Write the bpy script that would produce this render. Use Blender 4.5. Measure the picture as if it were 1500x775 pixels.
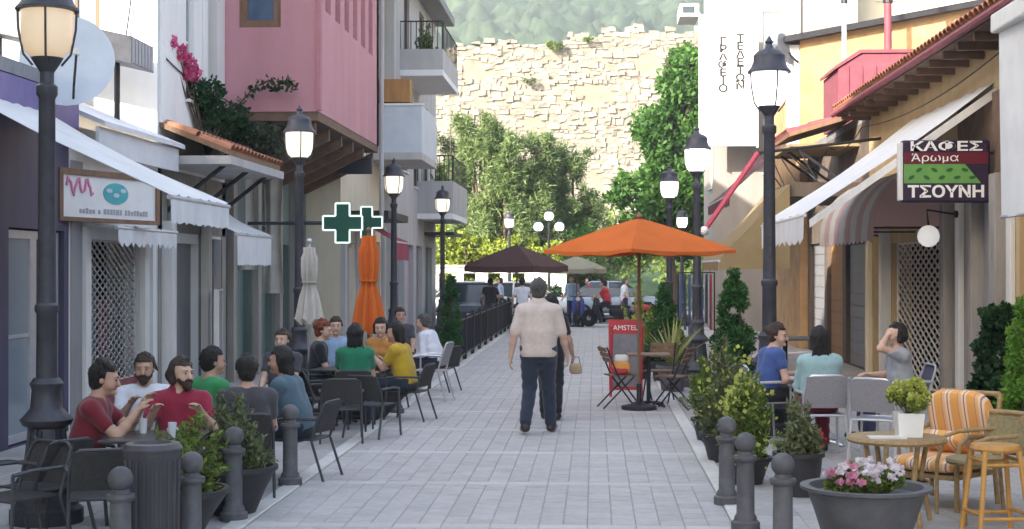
import bpy, bmesh, math, random
import numpy as np
from mathutils import Vector, Matrix, Euler

for o in list(bpy.data.objects):
    bpy.data.objects.remove(o)
scene = bpy.context.scene
COL = scene.collection
R = math.radians
random.seed(7)
RNG = np.random.default_rng(11)

# ------------------------------------------------------------------ camera, light
F_PX = 2180.0; CAM_H = 1.9; VPX, VPY = 871.0, 395.0
cam_d = bpy.data.cameras.new('camera'); cam = bpy.data.objects.new('camera', cam_d); COL.objects.link(cam)
cam_d.sensor_width = 36.0; cam_d.lens = F_PX / 1500.0 * 36.0
cam_d.clip_start = 0.1; cam_d.clip_end = 6000
YAW = math.atan((VPX - 750.0) / F_PX); PITCH = math.atan((VPY - 387.5) / F_PX)
cam.location = (0, 0, CAM_H); cam.rotation_euler = (R(90) + PITCH, 0, YAW)
scene.camera = cam

SUN_AZ, SUN_EL = R(38), R(22)       # sun behind the camera and to its left
sun_from = Vector((-math.sin(SUN_AZ) * math.cos(SUN_EL), -math.cos(SUN_AZ) * math.cos(SUN_EL), math.sin(SUN_EL)))
w = bpy.data.worlds.new('World'); scene.world = w; w.use_nodes = True
nt = w.node_tree; nt.nodes.clear()
sky = nt.nodes.new('ShaderNodeTexSky'); sky.sky_type = 'NISHITA'; sky.sun_disc = False
sky.sun_elevation = SUN_EL
sky.sun_rotation = math.atan2(sun_from.x, sun_from.y)
sky.air_density = 1.0; sky.dust_density = 3.0; sky.ozone_density = 1.0
bg = nt.nodes.new('ShaderNodeBackground'); bg.inputs[1].default_value = 0.15
wo = nt.nodes.new('ShaderNodeOutputWorld')
nt.links.new(sky.outputs[0], bg.inputs[0]); nt.links.new(bg.outputs[0], wo.inputs[0])
sl = bpy.data.lights.new('sun', 'SUN'); so = bpy.data.objects.new('sun', sl); COL.objects.link(so)
sl.energy = 3.2; sl.angle = R(0.6); sl.color = (1.0, 0.94, 0.84)
so.rotation_euler = (-sun_from).to_track_quat('-Z', 'Y').to_euler()
scene.view_settings.view_transform = 'Standard'; scene.view_settings.look = 'None'
scene.view_settings.exposure = 1.95; scene.view_settings.gamma = 1.0
scene.view_settings.use_curve_mapping = False
scene.render.engine = 'CYCLES'
scene.cycles.volume_max_steps = 64
scene.cycles.volume_bounces = 1
scene.cycles.max_bounces = 8

# ------------------------------------------------------------------ pixel helpers (photograph is 1500 x 775)
_CR = Euler((R(90) + PITCH, 0, YAW)).to_matrix()
def ray(px, py):
    return _CR @ Vector(((px - 750.0) / F_PX, (387.5 - py) / F_PX, -1.0))
def ony(px, py, Y):
    d = ray(px, py); t = Y / d.y
    return Vector((d.x * t, Y, CAM_H + d.z * t))
def gx(px, Y):                        # sideways position of a pixel column at street depth Y
    return ony(px, VPY, Y).x
def zy(py, Y):                        # height of a pixel row at street depth Y
    return CAM_H + (VPY - py) / F_PX * Y

# ------------------------------------------------------------------ materials
MATS = {}
def _nodes(name):
    m = bpy.data.materials.new(name); m.use_nodes = True
    n = m.node_tree.nodes; n.clear()
    return m, m.node_tree, n, m.node_tree.links
def mat(name, col, rough=0.65, var=0.14, scale=5.0, bump=0.0, bscale=70.0, metal=0.0, spec=0.4,
        streak=False, dirt=0.0, dirtcol=(0.10, 0.08, 0.06), rnd=0.0, island=0.0, sheen=0.0, local=False):
    if name in MATS: return MATS[name]
    m, t, n, L = _nodes(name)
    out = n.new('ShaderNodeOutputMaterial'); p = n.new('ShaderNodeBsdfPrincipled')
    L.new(p.outputs[0], out.inputs[0])
    p.inputs['Roughness'].default_value = rough; p.inputs['Metallic'].default_value = metal
    p.inputs['Specular IOR Level'].default_value = spec
    if sheen: p.inputs['Sheen Weight'].default_value = sheen
    if local:
        g = n.new('ShaderNodeTexCoord'); src = g.outputs['Object']
    else:
        g = n.new('ShaderNodeNewGeometry'); src = g.outputs['Position']
    mp = n.new('ShaderNodeMapping'); L.new(src, mp.inputs[0])
    mp.inputs['Scale'].default_value = (1, 1, 0.18) if streak else (1, 1, 1)
    n1 = n.new('ShaderNodeTexNoise'); n1.inputs['Scale'].default_value = scale; n1.inputs['Detail'].default_value = 7
    n1.inputs['Roughness'].default_value = 0.62
    L.new(mp.outputs[0], n1.inputs['Vector'])
    r1 = n.new('ShaderNodeMapRange'); r1.inputs[1].default_value = 0.3; r1.inputs[2].default_value = 0.7
    r1.inputs[3].default_value = 1 - var; r1.inputs[4].default_value = 1 + var
    L.new(n1.outputs[0], r1.inputs[0])
    fac = r1.outputs[0]
    def mul(a, b):
        x = n.new('ShaderNodeMath'); x.operation = 'MULTIPLY'; L.new(a, x.inputs[0]); L.new(b, x.inputs[1]); return x.outputs[0]
    if rnd:
        oi = n.new('ShaderNodeObjectInfo'); q = n.new('ShaderNodeMapRange')
        q.inputs[3].default_value = 1 - rnd; q.inputs[4].default_value = 1 + rnd
        L.new(oi.outputs['Random'], q.inputs[0]); fac = mul(fac, q.outputs[0])
    if island:
        ge = n.new('ShaderNodeNewGeometry'); q = n.new('ShaderNodeMapRange')
        q.inputs[3].default_value = 1 - island; q.inputs[4].default_value = 1 + island
        L.new(ge.outputs['Random Per Island'], q.inputs[0]); fac = mul(fac, q.outputs[0])
    vm = n.new('ShaderNodeVectorMath'); vm.operation = 'SCALE'; vm.inputs[0].default_value = col
    L.new(fac, vm.inputs['Scale'])
    colo = vm.outputs[0]
    if dirt:
        n2 = n.new('ShaderNodeTexNoise'); n2.inputs['Scale'].default_value = scale * 0.35; n2.inputs['Detail'].default_value = 8
        n2.inputs['Roughness'].default_value = 0.7
        mp2 = n.new('ShaderNodeMapping'); mp2.inputs['Scale'].default_value = (1, 1, 0.25 if streak else 1)
        mp2.inputs['Location'].default_value = (3.1, 7.7, 1.3)
        L.new(src, mp2.inputs[0]); L.new(mp2.outputs[0], n2.inputs['Vector'])
        r2 = n.new('ShaderNodeMapRange'); r2.inputs[1].default_value = 0.5; r2.inputs[2].default_value = 0.75
        r2.inputs[3].default_value = 0; r2.inputs[4].default_value = dirt
        L.new(n2.outputs[0], r2.inputs[0])
        mx = n.new('ShaderNodeMix'); mx.data_type = 'RGBA'
        L.new(r2.outputs[0], mx.inputs[0]); L.new(colo, mx.inputs[6]); mx.inputs[7].default_value = (*dirtcol, 1)
        colo = mx.outputs[2]
    L.new(colo, p.inputs['Base Color'])
    if bump:
        nb = n.new('ShaderNodeTexNoise'); nb.inputs['Scale'].default_value = bscale; nb.inputs['Detail'].default_value = 5
        L.new(mp.outputs[0] if streak else src, nb.inputs['Vector'])
        bp = n.new('ShaderNodeBump'); bp.inputs['Strength'].default_value = bump; bp.inputs['Distance'].default_value = 0.02
        L.new(nb.outputs[0], bp.inputs['Height']); L.new(bp.outputs[0], p.inputs['Normal'])
    MATS[name] = m
    return m
def leafmat(name, col, col2, trans=0.35, nscale=1.2):
    if name in MATS: return MATS[name]
    m, t, n, L = _nodes(name)
    out = n.new('ShaderNodeOutputMaterial')
    g = n.new('ShaderNodeNewGeometry')
    nz = n.new('ShaderNodeTexNoise'); nz.inputs['Scale'].default_value = nscale; nz.inputs['Detail'].default_value = 3
    L.new(g.outputs['Position'], nz.inputs['Vector'])
    ad = n.new('ShaderNodeMath'); ad.operation = 'ADD'; L.new(nz.outputs[0], ad.inputs[0])
    s = n.new('ShaderNodeMath'); s.operation = 'MULTIPLY_ADD'; s.inputs[1].default_value = 0.7; s.inputs[2].default_value = -0.35
    L.new(g.outputs['Random Per Island'], s.inputs[0]); L.new(s.outputs[0], ad.inputs[1])
    mx = n.new('ShaderNodeMix'); mx.data_type = 'RGBA'; mx.clamp_factor = True
    L.new(ad.outputs[0], mx.inputs[0]); mx.inputs[6].default_value = (*col, 1); mx.inputs[7].default_value = (*col2, 1)
    d = n.new('ShaderNodeBsdfPrincipled'); d.inputs['Roughness'].default_value = 0.55; d.inputs['Specular IOR Level'].default_value = 0.3
    L.new(mx.outputs[2], d.inputs['Base Color'])
    tr = n.new('ShaderNodeBsdfTranslucent'); L.new(mx.outputs[2], tr.inputs[0])
    ms = n.new('ShaderNodeMixShader'); ms.inputs[0].default_value = trans
    L.new(d.outputs[0], ms.inputs[1]); L.new(tr.outputs[0], ms.inputs[2]); L.new(ms.outputs[0], out.inputs[0])
    MATS[name] = m; return m
def clothmat(name, col, trans=0.3, var=0.06, rough=0.85, scale=3.0, dirt=0.0, stripes=None):
    """awning and parasol cloth: lets some light through; stripes = (axis, period, colour)"""
    if name in MATS: return MATS[name]
    m, t, n, L = _nodes(name)
    out = n.new('ShaderNodeOutputMaterial'); g = n.new('ShaderNodeNewGeometry')
    nz = n.new('ShaderNodeTexNoise'); nz.inputs['Scale'].default_value = scale; nz.inputs['Detail'].default_value = 6
    L.new(g.outputs['Position'], nz.inputs['Vector'])
    r1 = n.new('ShaderNodeMapRange'); r1.inputs[1].default_value = .3; r1.inputs[2].default_value = .7
    r1.inputs[3].default_value = 1 - var; r1.inputs[4].default_value = 1 + var; L.new(nz.outputs[0], r1.inputs[0])
    vm = n.new('ShaderNodeVectorMath'); vm.operation = 'SCALE'; vm.inputs[0].default_value = col; L.new(r1.outputs[0], vm.inputs['Scale'])
    c = vm.outputs[0]
    if stripes:
        ax, per, c2 = stripes
        tc = n.new('ShaderNodeTexCoord'); sp = n.new('ShaderNodeSeparateXYZ'); L.new(tc.outputs['Object'], sp.inputs[0])
        a = n.new('ShaderNodeMath'); a.operation = 'DIVIDE'; a.inputs[1].default_value = per; L.new(sp.outputs[ax], a.inputs[0])
        b = n.new('ShaderNodeMath'); b.operation = 'FRACT'; L.new(a.outputs[0], b.inputs[0])
        e = n.new('ShaderNodeMath'); e.operation = 'GREATER_THAN'; e.inputs[1].default_value = 0.5; L.new(b.outputs[0], e.inputs[0])
        mx = n.new('ShaderNodeMix'); mx.data_type = 'RGBA'; L.new(e.outputs[0], mx.inputs[0]); L.new(c, mx.inputs[6]); mx.inputs[7].default_value = (*c2, 1)
        c = mx.outputs[2]
    if dirt:
        n2 = n.new('ShaderNodeTexNoise'); n2.inputs['Scale'].default_value = 1.4; n2.inputs['Detail'].default_value = 8; L.new(g.outputs['Position'], n2.inputs['Vector'])
        r2 = n.new('ShaderNodeMapRange'); r2.inputs[1].default_value = .5; r2.inputs[2].default_value = .8; r2.inputs[3].default_value = 0; r2.inputs[4].default_value = dirt
        L.new(n2.outputs[0], r2.inputs[0])
        mx = n.new('ShaderNodeMix'); mx.data_type = 'RGBA'; L.new(r2.outputs[0], mx.inputs[0]); L.new(c, mx.inputs[6]); mx.inputs[7].default_value = (.2, .18, .16, 1); c = mx.outputs[2]
    d = n.new('ShaderNodeBsdfPrincipled'); d.inputs['Roughness'].default_value = rough; d.inputs['Specular IOR Level'].default_value = .15
    L.new(c, d.inputs['Base Color'])
    tr = n.new('ShaderNodeBsdfTranslucent'); L.new(c, tr.inputs[0])
    ms = n.new('ShaderNodeMixShader'); ms.inputs[0].default_value = trans
    L.new(d.outputs[0], ms.inputs[1]); L.new(tr.outputs[0], ms.inputs[2]); L.new(ms.outputs[0], out.inputs[0])
    MATS[name] = m; return m
def emitmat(name, col, strength, base=(.8, .8, .8)):
    if name in MATS: return MATS[name]
    m, t, n, L = _nodes(name)
    out = n.new('ShaderNodeOutputMaterial'); p = n.new('ShaderNodeBsdfPrincipled'); L.new(p.outputs[0], out.inputs[0])
    p.inputs['Base Color'].default_value = (*base, 1); p.inputs['Roughness'].default_value = .25
    p.inputs['Emission Color'].default_value = (*col, 1); p.inputs['Emission Strength'].default_value = strength
    MATS[name] = m; return m
def glassmat(name, col=(.05, .06, .07), rough=.08):
    if name in MATS: return MATS[name]
    m, t, n, L = _nodes(name)
    out = n.new('ShaderNodeOutputMaterial'); p = n.new('ShaderNodeBsdfPrincipled'); L.new(p.outputs[0], out.inputs[0])
    p.inputs['Base Color'].default_value = (*col, 1); p.inputs['Roughness'].default_value = rough; p.inputs['Specular IOR Level'].default_value = .6
    MATS[name] = m; return m

# ------------------------------------------------------------------ mesh builder
class MB:
    def __init__(s): s.v = []; s.f = []; s.M = None
    def _add(s, vs, fs):
        b = len(s.v)
        if s.M is not None: vs = [s.M @ Vector(p) for p in vs]
        s.v.extend([tuple(p) for p in vs]); s.f.extend([tuple(b + i for i in f) for f in fs])
        return s
    def box(s, x0, x1, y0, y1, z0, z1):
        if x0 > x1: x0, x1 = x1, x0
        if y0 > y1: y0, y1 = y1, y0
        if z0 > z1: z0, z1 = z1, z0
        return s._add([(x0,y0,z0),(x1,y0,z0),(x1,y1,z0),(x0,y1,z0),(x0,y0,z1),(x1,y0,z1),(x1,y1,z1),(x0,y1,z1)],
               [(0,3,2,1),(4,5,6,7),(0,1,5,4),(1,2,6,5),(2,3,7,6),(3,0,4,7)])
    def cbox(s, c, d, rz=0, rx=0, ry=0):
        M = Matrix.Translation(c) @ Euler((rx, ry, rz)).to_matrix().to_4x4()
        h = [x / 2 for x in d]
        vs = [M @ Vector(p) for p in [(-h[0],-h[1],-h[2]),(h[0],-h[1],-h[2]),(h[0],h[1],-h[2]),(-h[0],h[1],-h[2]),(-h[0],-h[1],h[2]),(h[0],-h[1],h[2]),(h[0],h[1],h[2]),(-h[0],h[1],h[2])]]
        return s._add(vs, [(0,3,2,1),(4,5,6,7),(0,1,5,4),(1,2,6,5),(2,3,7,6),(3,0,4,7)])
    def chbox(s, x0, x1, y0, y1, z0, z1, c):
        """box with a chamfered top rim"""
        vs = [(x0,y0,z0),(x1,y0,z0),(x1,y1,z0),(x0,y1,z0),(x0,y0,z1-c),(x1,y0,z1-c),(x1,y1,z1-c),(x0,y1,z1-c),
              (x0+c,y0+c,z1),(x1-c,y0+c,z1),(x1-c,y1-c,z1),(x0+c,y1-c,z1)]
        return s._add(vs, [(0,1,5,4),(1,2,6,5),(2,3,7,6),(3,0,4,7),(4,5,9,8),(5,6,10,9),(6,7,11,10),(7,4,8,11),(8,9,10,11)])
    def tube(s, pts, r, n=8, cap=True):
        pts = [Vector(p) for p in pts]; k = len(pts)
        rs = [r] * k if not hasattr(r, '__len__') else r
        tang = []
        for i in range(k):
            t = (pts[min(i+1,k-1)] - pts[max(i-1,0)])
            tang.append(t.normalized() if t.length > 1e-9 else Vector((0,0,1)))
        ref = Vector((0,0,1)) if abs(tang[0].z) < .9 else Vector((1,0,0))
        u = tang[0].cross(ref).normalized(); vs = []
        for i in range(k):
            t = tang[i]; u = (u - t * u.dot(t))
            u = u.normalized() if u.length > 1e-6 else t.orthogonal().normalized()
            w_ = t.cross(u)
            for j in range(n):
                a = 2 * math.pi * j / n
                vs.append(pts[i] + (u * math.cos(a) + w_ * math.sin(a)) * rs[i])
        fs = []
        for i in range(k - 1):
            for j in range(n):
                j2 = (j + 1) % n
                fs.append((i*n+j, i*n+j2, (i+1)*n+j2, (i+1)*n+j))
        if cap:
            fs.append(tuple(range(n-1, -1, -1))); fs.append(tuple((k-1)*n + j for j in range(n)))
        return s._add(vs, fs)
    def lathe(s, prof, n=20, c=(0,0,0), sx=1.0, sy=1.0):
        vs = []; k = len(prof)
        for r, z in prof:
            for j in range(n):
                a = 2 * math.pi * j / n
                vs.append((c[0] + r*math.cos(a)*sx, c[1] + r*math.sin(a)*sy, c[2] + z))
        fs = [(i*n+j, i*n+(j+1)%n, (i+1)*n+(j+1)%n, (i+1)*n+j) for i in range(k-1) for j in range(n)]
        if prof[0][0] > 1e-4: fs.append(tuple(range(n-1,-1,-1)))
        if prof[-1][0] > 1e-4: fs.append(tuple((k-1)*n+j for j in range(n)))
        return s._add(vs, fs)
    def sphere(s, c, r, n=12, m=8, sz=1.0):
        prof = [(max(1e-5, r*math.sin(math.pi*i/m)), -r*math.cos(math.pi*i/m)*sz) for i in range(m+1)]
        return s.lathe(prof, n, c)
    def prism(s, poly, axis, a, b):
        """poly of 2D points extruded along axis from a to b: 'x': (y,z), 'y': (x,z), 'z': (x,y)"""
        def P(q, t):
            return {'x': (t, q[0], q[1]), 'y': (q[0], t, q[1]), 'z': (q[0], q[1], t)}[axis]
        n = len(poly)
        vs = [P(q, a) for q in poly] + [P(q, b) for q in poly]
        fs = [tuple(range(n)), tuple(range(2*n-1, n-1, -1))] + [(i, n+i, n+(i+1)%n, (i+1)%n) for i in range(n)]
        return s._add(vs, fs)
    def quad(s, a, b, c, d): return s._add([a,b,c,d], [(0,1,2,3)])
    def sheet(s, grid, th=0.0, nrm=None):
        """grid of points (rows of equal length) as a surface; with th a second face under it and rims"""
        r = len(grid); c = len(grid[0]); flat = [Vector(p) for row in grid for p in row]
        fs = [(i*c+j, i*c+j+1, (i+1)*c+j+1, (i+1)*c+j) for i in range(r-1) for j in range(c-1)]
        if not th: return s._add(flat, fs)
        off = Vector(nrm).normalized() * th; N = len(flat)
        vs = flat + [p - off for p in flat]
        fs2 = fs + [tuple(N + i for i in reversed(f)) for f in fs]
        rim = [i for i in range(c)] + [i*c + c-1 for i in range(1, r)] + [(r-1)*c + j for j in range(c-2, -1, -1)] + [i*c for i in range(r-2, 0, -1)]
        for i in range(len(rim)):
            a, b = rim[i], rim[(i+1) % len(rim)]
            fs2.append((b, a, N+a, N+b))
        return s._add(vs, fs2)
    def mesh(s, name, m, smooth=False):
        me = bpy.data.meshes.new(name); me.from_pydata(s.v, [], s.f); me.materials.append(m)
        bm = bmesh.new(); bm.from_mesh(me); bmesh.ops.recalc_face_normals(bm, faces=bm.faces); bm.to_mesh(me); bm.free()
        if smooth:
            me.shade_smooth()
            try: me.set_sharp_from_angle(angle=R(40))
            except Exception: pass
        return me
    def build(s, name, m, parent=None, smooth=False, bevel=0.0, world=False, label=None, kind=None):
        if world and parent is not None:
            inv = root_matrix(parent).inverted()
            s.v = [tuple(inv @ Vector(p)) for p in s.v]
        o = bpy.data.objects.new(name, s.mesh(name, m, smooth)); COL.objects.link(o)
        if parent is not None: o.parent = parent
        if bevel:
            md = o.modifiers.new('bevel', 'BEVEL'); md.width = bevel; md.segments = 2; md.limit_method = 'ANGLE'; md.angle_limit = R(35)
        if label: o['label'] = label
        if kind: o['kind'] = kind
        return o
def root_matrix(o):
    M = o.matrix_basis.copy()
    while o.parent is not None:
        o = o.parent; M = o.matrix_basis @ M
    return M
def thing(name, label, cat, loc=(0,0,0), rz=0.0, group=None):
    o = bpy.data.objects.new(name, None); COL.objects.link(o); o.empty_display_size = .1
    o.location = loc; o.rotation_euler = (0, 0, rz); o['label'] = label; o['category'] = cat
    if group: o['group'] = group
    return o
def tag(o, label, cat, group=None):
    o['label'] = label; o['category'] = cat
    if group: o['group'] = group
    return o
def structure(o): o['kind'] = 'structure'; return o
def dup(root, loc, rz=0.0, label=None, group=None, scale=None):
    r = root.copy(); COL.objects.link(r); r.location = loc; r.rotation_euler = (0, 0, rz)
    if label: r['label'] = label
    if group: r['group'] = group
    if scale: r.scale = scale
    for ch in list(root.children):
        c = ch.copy(); COL.objects.link(c); c.parent = r
        for g_ in list(ch.children):
            d = g_.copy(); COL.objects.link(d); d.parent = c
    return r
def npmesh(name, V, Fq, m, smooth=True):
    """mesh from numpy arrays: V (n,3), Fq (m,k)"""
    me = bpy.data.meshes.new(name); k = Fq.shape[1]
    me.vertices.add(len(V)); me.vertices.foreach_set('co', np.ascontiguousarray(V, dtype=np.float32).ravel())
    me.loops.add(Fq.size); me.loops.foreach_set('vertex_index', np.ascontiguousarray(Fq, dtype=np.int32).ravel())
    me.polygons.add(len(Fq)); me.polygons.foreach_set('loop_start', np.arange(0, Fq.size, k, dtype=np.int32))
    me.update(calc_edges=True); me.validate()
    me.materials.append(m)
    if smooth: me.shade_smooth()
    return me
def npobj(name, V, Fq, m, parent=None, smooth=True):
    o = bpy.data.objects.new(name, npmesh(name, V, Fq, m, smooth)); COL.objects.link(o)
    if parent is not None: o.parent = parent
    return o
def text_mesh(txt, size, depth=.004, align='CENTER', bold=0.0):
    cu = bpy.data.curves.new('txt', 'FONT'); cu.body = txt; cu.size = size; cu.extrude = depth; cu.offset = bold
    cu.align_x = align; cu.align_y = 'CENTER'
    ob = bpy.data.objects.new('txt', cu); COL.objects.link(ob)
    bpy.context.view_layer.update()
    me = bpy.data.meshes.new_from_object(ob.evaluated_get(bpy.context.evaluated_depsgraph_get()))
    bpy.data.objects.remove(ob); bpy.data.curves.remove(cu)
    return me
def lettering(txt, size, m, parent, M, sx=1.0, name='lettering', depth=.004, bold=0.0):
    """flat letters; M places the text plane (x right, y up, z out) in the parent's space"""
    me = text_mesh(txt, size, depth, bold=bold); me.transform(M @ Matrix.Diagonal((sx, 1, 1, 1)))
    me.materials.clear(); me.materials.append(m)
    o = bpy.data.objects.new(name, me); COL.objects.link(o); o.parent = parent
    return o
def facecam(x, y, z):                 # text plane turned towards the near end of the street (-Y)
    return Matrix.Translation((x, y, z)) @ Matrix.Rotation(R(90), 4, 'X')
# ================================================================== THE SETTING
XL, XR = -6.2, 5.1                    # facade lines left and right
SX0, SX1 = -2.58, 1.03                # paved carriageway

M_mortar = mat('mortar', (.32, .305, .295), .9, .2, 20)
M_paver = mat('paver', (.44, .42, .41), .75, .10, 9, bump=.25, bscale=160, rnd=.07, dirt=.35, dirtcol=(.27, .25, .235))
M_paver_i = mat('paver far', (.44, .42, .41), .75, .10, 9, island=.07, dirt=.35, dirtcol=(.27, .25, .235))
M_band = mat('pale paver', (.51, .485, .46), .75, .10, 30, bump=.2, bscale=160, rnd=.07, dirt=.12, dirtcol=(.3, .29, .28))
M_band_i = mat('pale paver far', (.51, .485, .46), .75, .10, 30, island=.07)
M_kerb = mat('kerb stone', (.60, .585, .555), .7, .10, 14, bump=.2, bscale=90, rnd=.07, dirt=.25, dirtcol=(.3, .28, .26))
M_slab = mat('terrace slab', (.40, .385, .375), .8, .12, 12, bump=.25, bscale=120, rnd=.09, dirt=.3, dirtcol=(.22, .2, .19))
M_slab_i = mat('terrace slab far', (.40, .385, .375), .8, .12, 12, island=.09, dirt=.3, dirtcol=(.22, .2, .19))
M_earth = mat('earth', (.20, .19, .17), .95, .25, .6, dirt=.4)
M_asphalt = mat('asphalt', (.09, .088, .09), .85, .18, 9, bump=.3, bscale=200, dirt=.2, dirtcol=(.16, .15, .14))

mb = MB(); mb.quad((-900, -60, -.07), (900, -60, -.07), (900, 1700, -.07), (-900, 1700, -.07))
structure(mb.build('ground', M_earth))

def paving(name, x0, x1, y0, y1, w, l, gap, m, mi, nparts, piece, vis_y, band=None):
    """paved strip: a mortar bed, the pieces nearest the visible front as objects, the rest joined"""
    bed = MB(); bed.box(x0, x1, y0, y1, -.05, -.008)
    root = structure(bed.build(name, M_mortar))
    nx = max(1, round((x1 - x0) / w)); w = (x1 - x0) / nx
    cells = []
    for i in range(nx):
        y = y0 - (l / 2 if i % 2 else 0)
        while y < y1:
            a, b = max(y, y0), min(y + l, y1)
            if b - a > .06: cells.append((x0 + i*w, x0 + (i+1)*w, a, b))
            y += l
    if band:
        keep = []
        for c in cells:
            yb = [k for k in band if c[3] > k - .09 and c[2] < k + .09]
            if not yb: keep.append((*c, 0)); continue
            k = yb[0]
            if k - .09 - c[2] > .05: keep.append((c[0], c[1], c[2], k - .09, 0))
            if c[3] - k - .09 > .05: keep.append((c[0], c[1], k + .09, c[3], 0))
        for k in band:
            n2 = max(1, int((x1 - x0) / .36))
            for i in range(n2):
                keep.append((x0 + (x1-x0)*i/n2, x0 + (x1-x0)*(i+1)/n2, k - .09, k + .09, 1))
        cells = keep
    else: cells = [(*c, 0) for c in cells]
    def score(c):
        xm, ym = (c[0]+c[1])/2, (c[2]+c[3])/2
        px = VPX + xm / ym * F_PX
        return (0 if (ym > vis_y and -20 < px < 1520) else 1, ym)
    cells.sort(key=score)
    meshes = {}
    rest = [MB(), MB()]
    for i, c in enumerate(cells):
        dx, dy = c[1]-c[0]-gap, c[3]-c[2]-gap
        if i < nparts:
            key = (round(dx, 3), round(dy, 3), c[4])
            if key not in meshes:
                q = MB(); q.chbox(-dx/2, dx/2, -dy/2, dy/2, -.045, 0, .006)
                meshes[key] = q.mesh(piece, M_band if (c[4] and band) else m)
            o = bpy.data.objects.new(piece, meshes[key]); COL.objects.link(o); o.parent = root
            o.location = ((c[0]+c[1])/2, (c[2]+c[3])/2, random.uniform(-.0025, .001))
            o.rotation_euler = (random.uniform(-.006, .006), random.uniform(-.006, .006), random.uniform(-.004, .004))
        else:
            z = random.uniform(-.0025, .001)
            rest[c[4]].chbox((c[0]+gap/2), c[1]-gap/2, c[2]+gap/2, c[3]-gap/2, -.045, z, .006)
    for k, q in enumerate(rest):
        if q.v: q.build(piece, [mi, M_band_i][k], root, kind='stuff')
    return root
bands = [11.02 + 2.22 * k for k in range(-3, 19)]
paving('street', SX0, SX1, 4.0, 52.0, .18, .24, .006, M_paver, M_paver_i, 300, 'paver', 10.7, bands)
paving('pavement', XL + .004, SX0 - .16, 4.0, 50.0, .40, .40, .006, M_slab, M_slab_i, 200, 'slab', 10.7)
paving('pavement', SX1 + .16, XR - .004, 4.0, 50.0, .40, .40, .008, M_slab, M_slab_i, 200, 'slab', 10.7)
for x0 in (SX0 - .156, SX1 + .004):
    kb = structure(MB().box(x0 + .01, x0 + .142, 4, 52, -.05, -.02).build('kerb', M_mortar))
    q = MB(); q.chbox(0, .148, .004, .996, -.05, .012, .01); km = q.mesh('kerb_stone', M_kerb)
    for k in range(48):
        o = bpy.data.objects.new('kerb_stone', km); COL.objects.link(o); o.parent = kb
        o.location = (x0 + .002, 4 + k, random.uniform(-.003, .003))
# cross street at the far end, with its kerb and the pavement beyond
structure(MB().box(-70, 70, 52.0, 59.5, -.06, -.03).build('road', M_asphalt))
structure(MB().box(-70, 70, 59.5, 63.2, -.06, .10).build('pavement', M_slab_i))
structure(MB().box(-70, XL - .01, 49.0, 52.0, -.06, .0).build('pavement', M_slab_i))

# ------------------------------------------------------------------ hill and hillside
def hillz(x, y):
    t = np.clip((y - 70) / 70.0, 0, 1); base = 5.0 * t * t * (3 - 2*t)
    m = np.clip((y - 260) / 1500.0, 0, 1)
    up = 520.0 * m ** 1.08 * (1 + .10 * np.sin(x / 190.0 + 1.0) + .05 * np.sin(x / 71.0 + y / 150.0))
    return base + up
def hill():
    ys = np.concatenate([np.linspace(66, 250, 60), np.linspace(255, 1650, 330)])
    xs = np.linspace(-1, 1, 300)
    Y, X = np.meshgrid(ys, xs, indexing='ij'); X = X * (60 + Y * .42)
    Z = hillz(X, Y)
    rn = np.random.default_rng(3)
    k = np.clip((Y - 250) / 200, 0, 1)
    bl = rn.normal(size=Z.shape)
    bl = (bl + np.roll(bl, 1, 0) + np.roll(bl, 1, 1) + np.roll(bl, (1, 1), (0, 1)))
    Z = Z + k * (bl * 1.1) + (1-k) * bl * .05 - .2
    V = np.stack([X.ravel(), Y.ravel(), Z.ravel()], 1)
    n, c = Z.shape; idx = np.arange(n * c).reshape(n, c)
    Fq = np.stack([idx[:-1,:-1].ravel(), idx[:-1,1:].ravel(), idx[1:,1:].ravel(), idx[1:,:-1].ravel()], 1)
    m, t, nn, L = _nodes('wooded hill')
    out = nn.new('ShaderNodeOutputMaterial'); p = nn.new('ShaderNodeBsdfPrincipled'); L.new(p.outputs[0], out.inputs[0]); p.inputs['Roughness'].default_value = .95
    p.inputs['Specular IOR Level'].default_value = .05
    g = nn.new('ShaderNodeNewGeometry'); a = nn.new('ShaderNodeTexNoise'); a.inputs['Scale'].default_value = .06; a.inputs['Detail'].default_value = 11; a.inputs['Roughness'].default_value = .7
    L.new(g.outputs['Position'], a.inputs['Vector'])
    cr = nn.new('ShaderNodeValToRGB'); cr.color_ramp.elements[0].position = .36; cr.color_ramp.elements[0].color = (.012, .035, .018, 1)
    cr.color_ramp.elements[1].position = .68; cr.color_ramp.elements[1].color = (.10, .135, .08, 1)
    L.new(a.outputs[0], cr.inputs[0]); L.new(cr.outputs[0], p.inputs['Base Color'])
    o = npobj('hill', V, Fq, m); structure(o)
hill()

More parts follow.
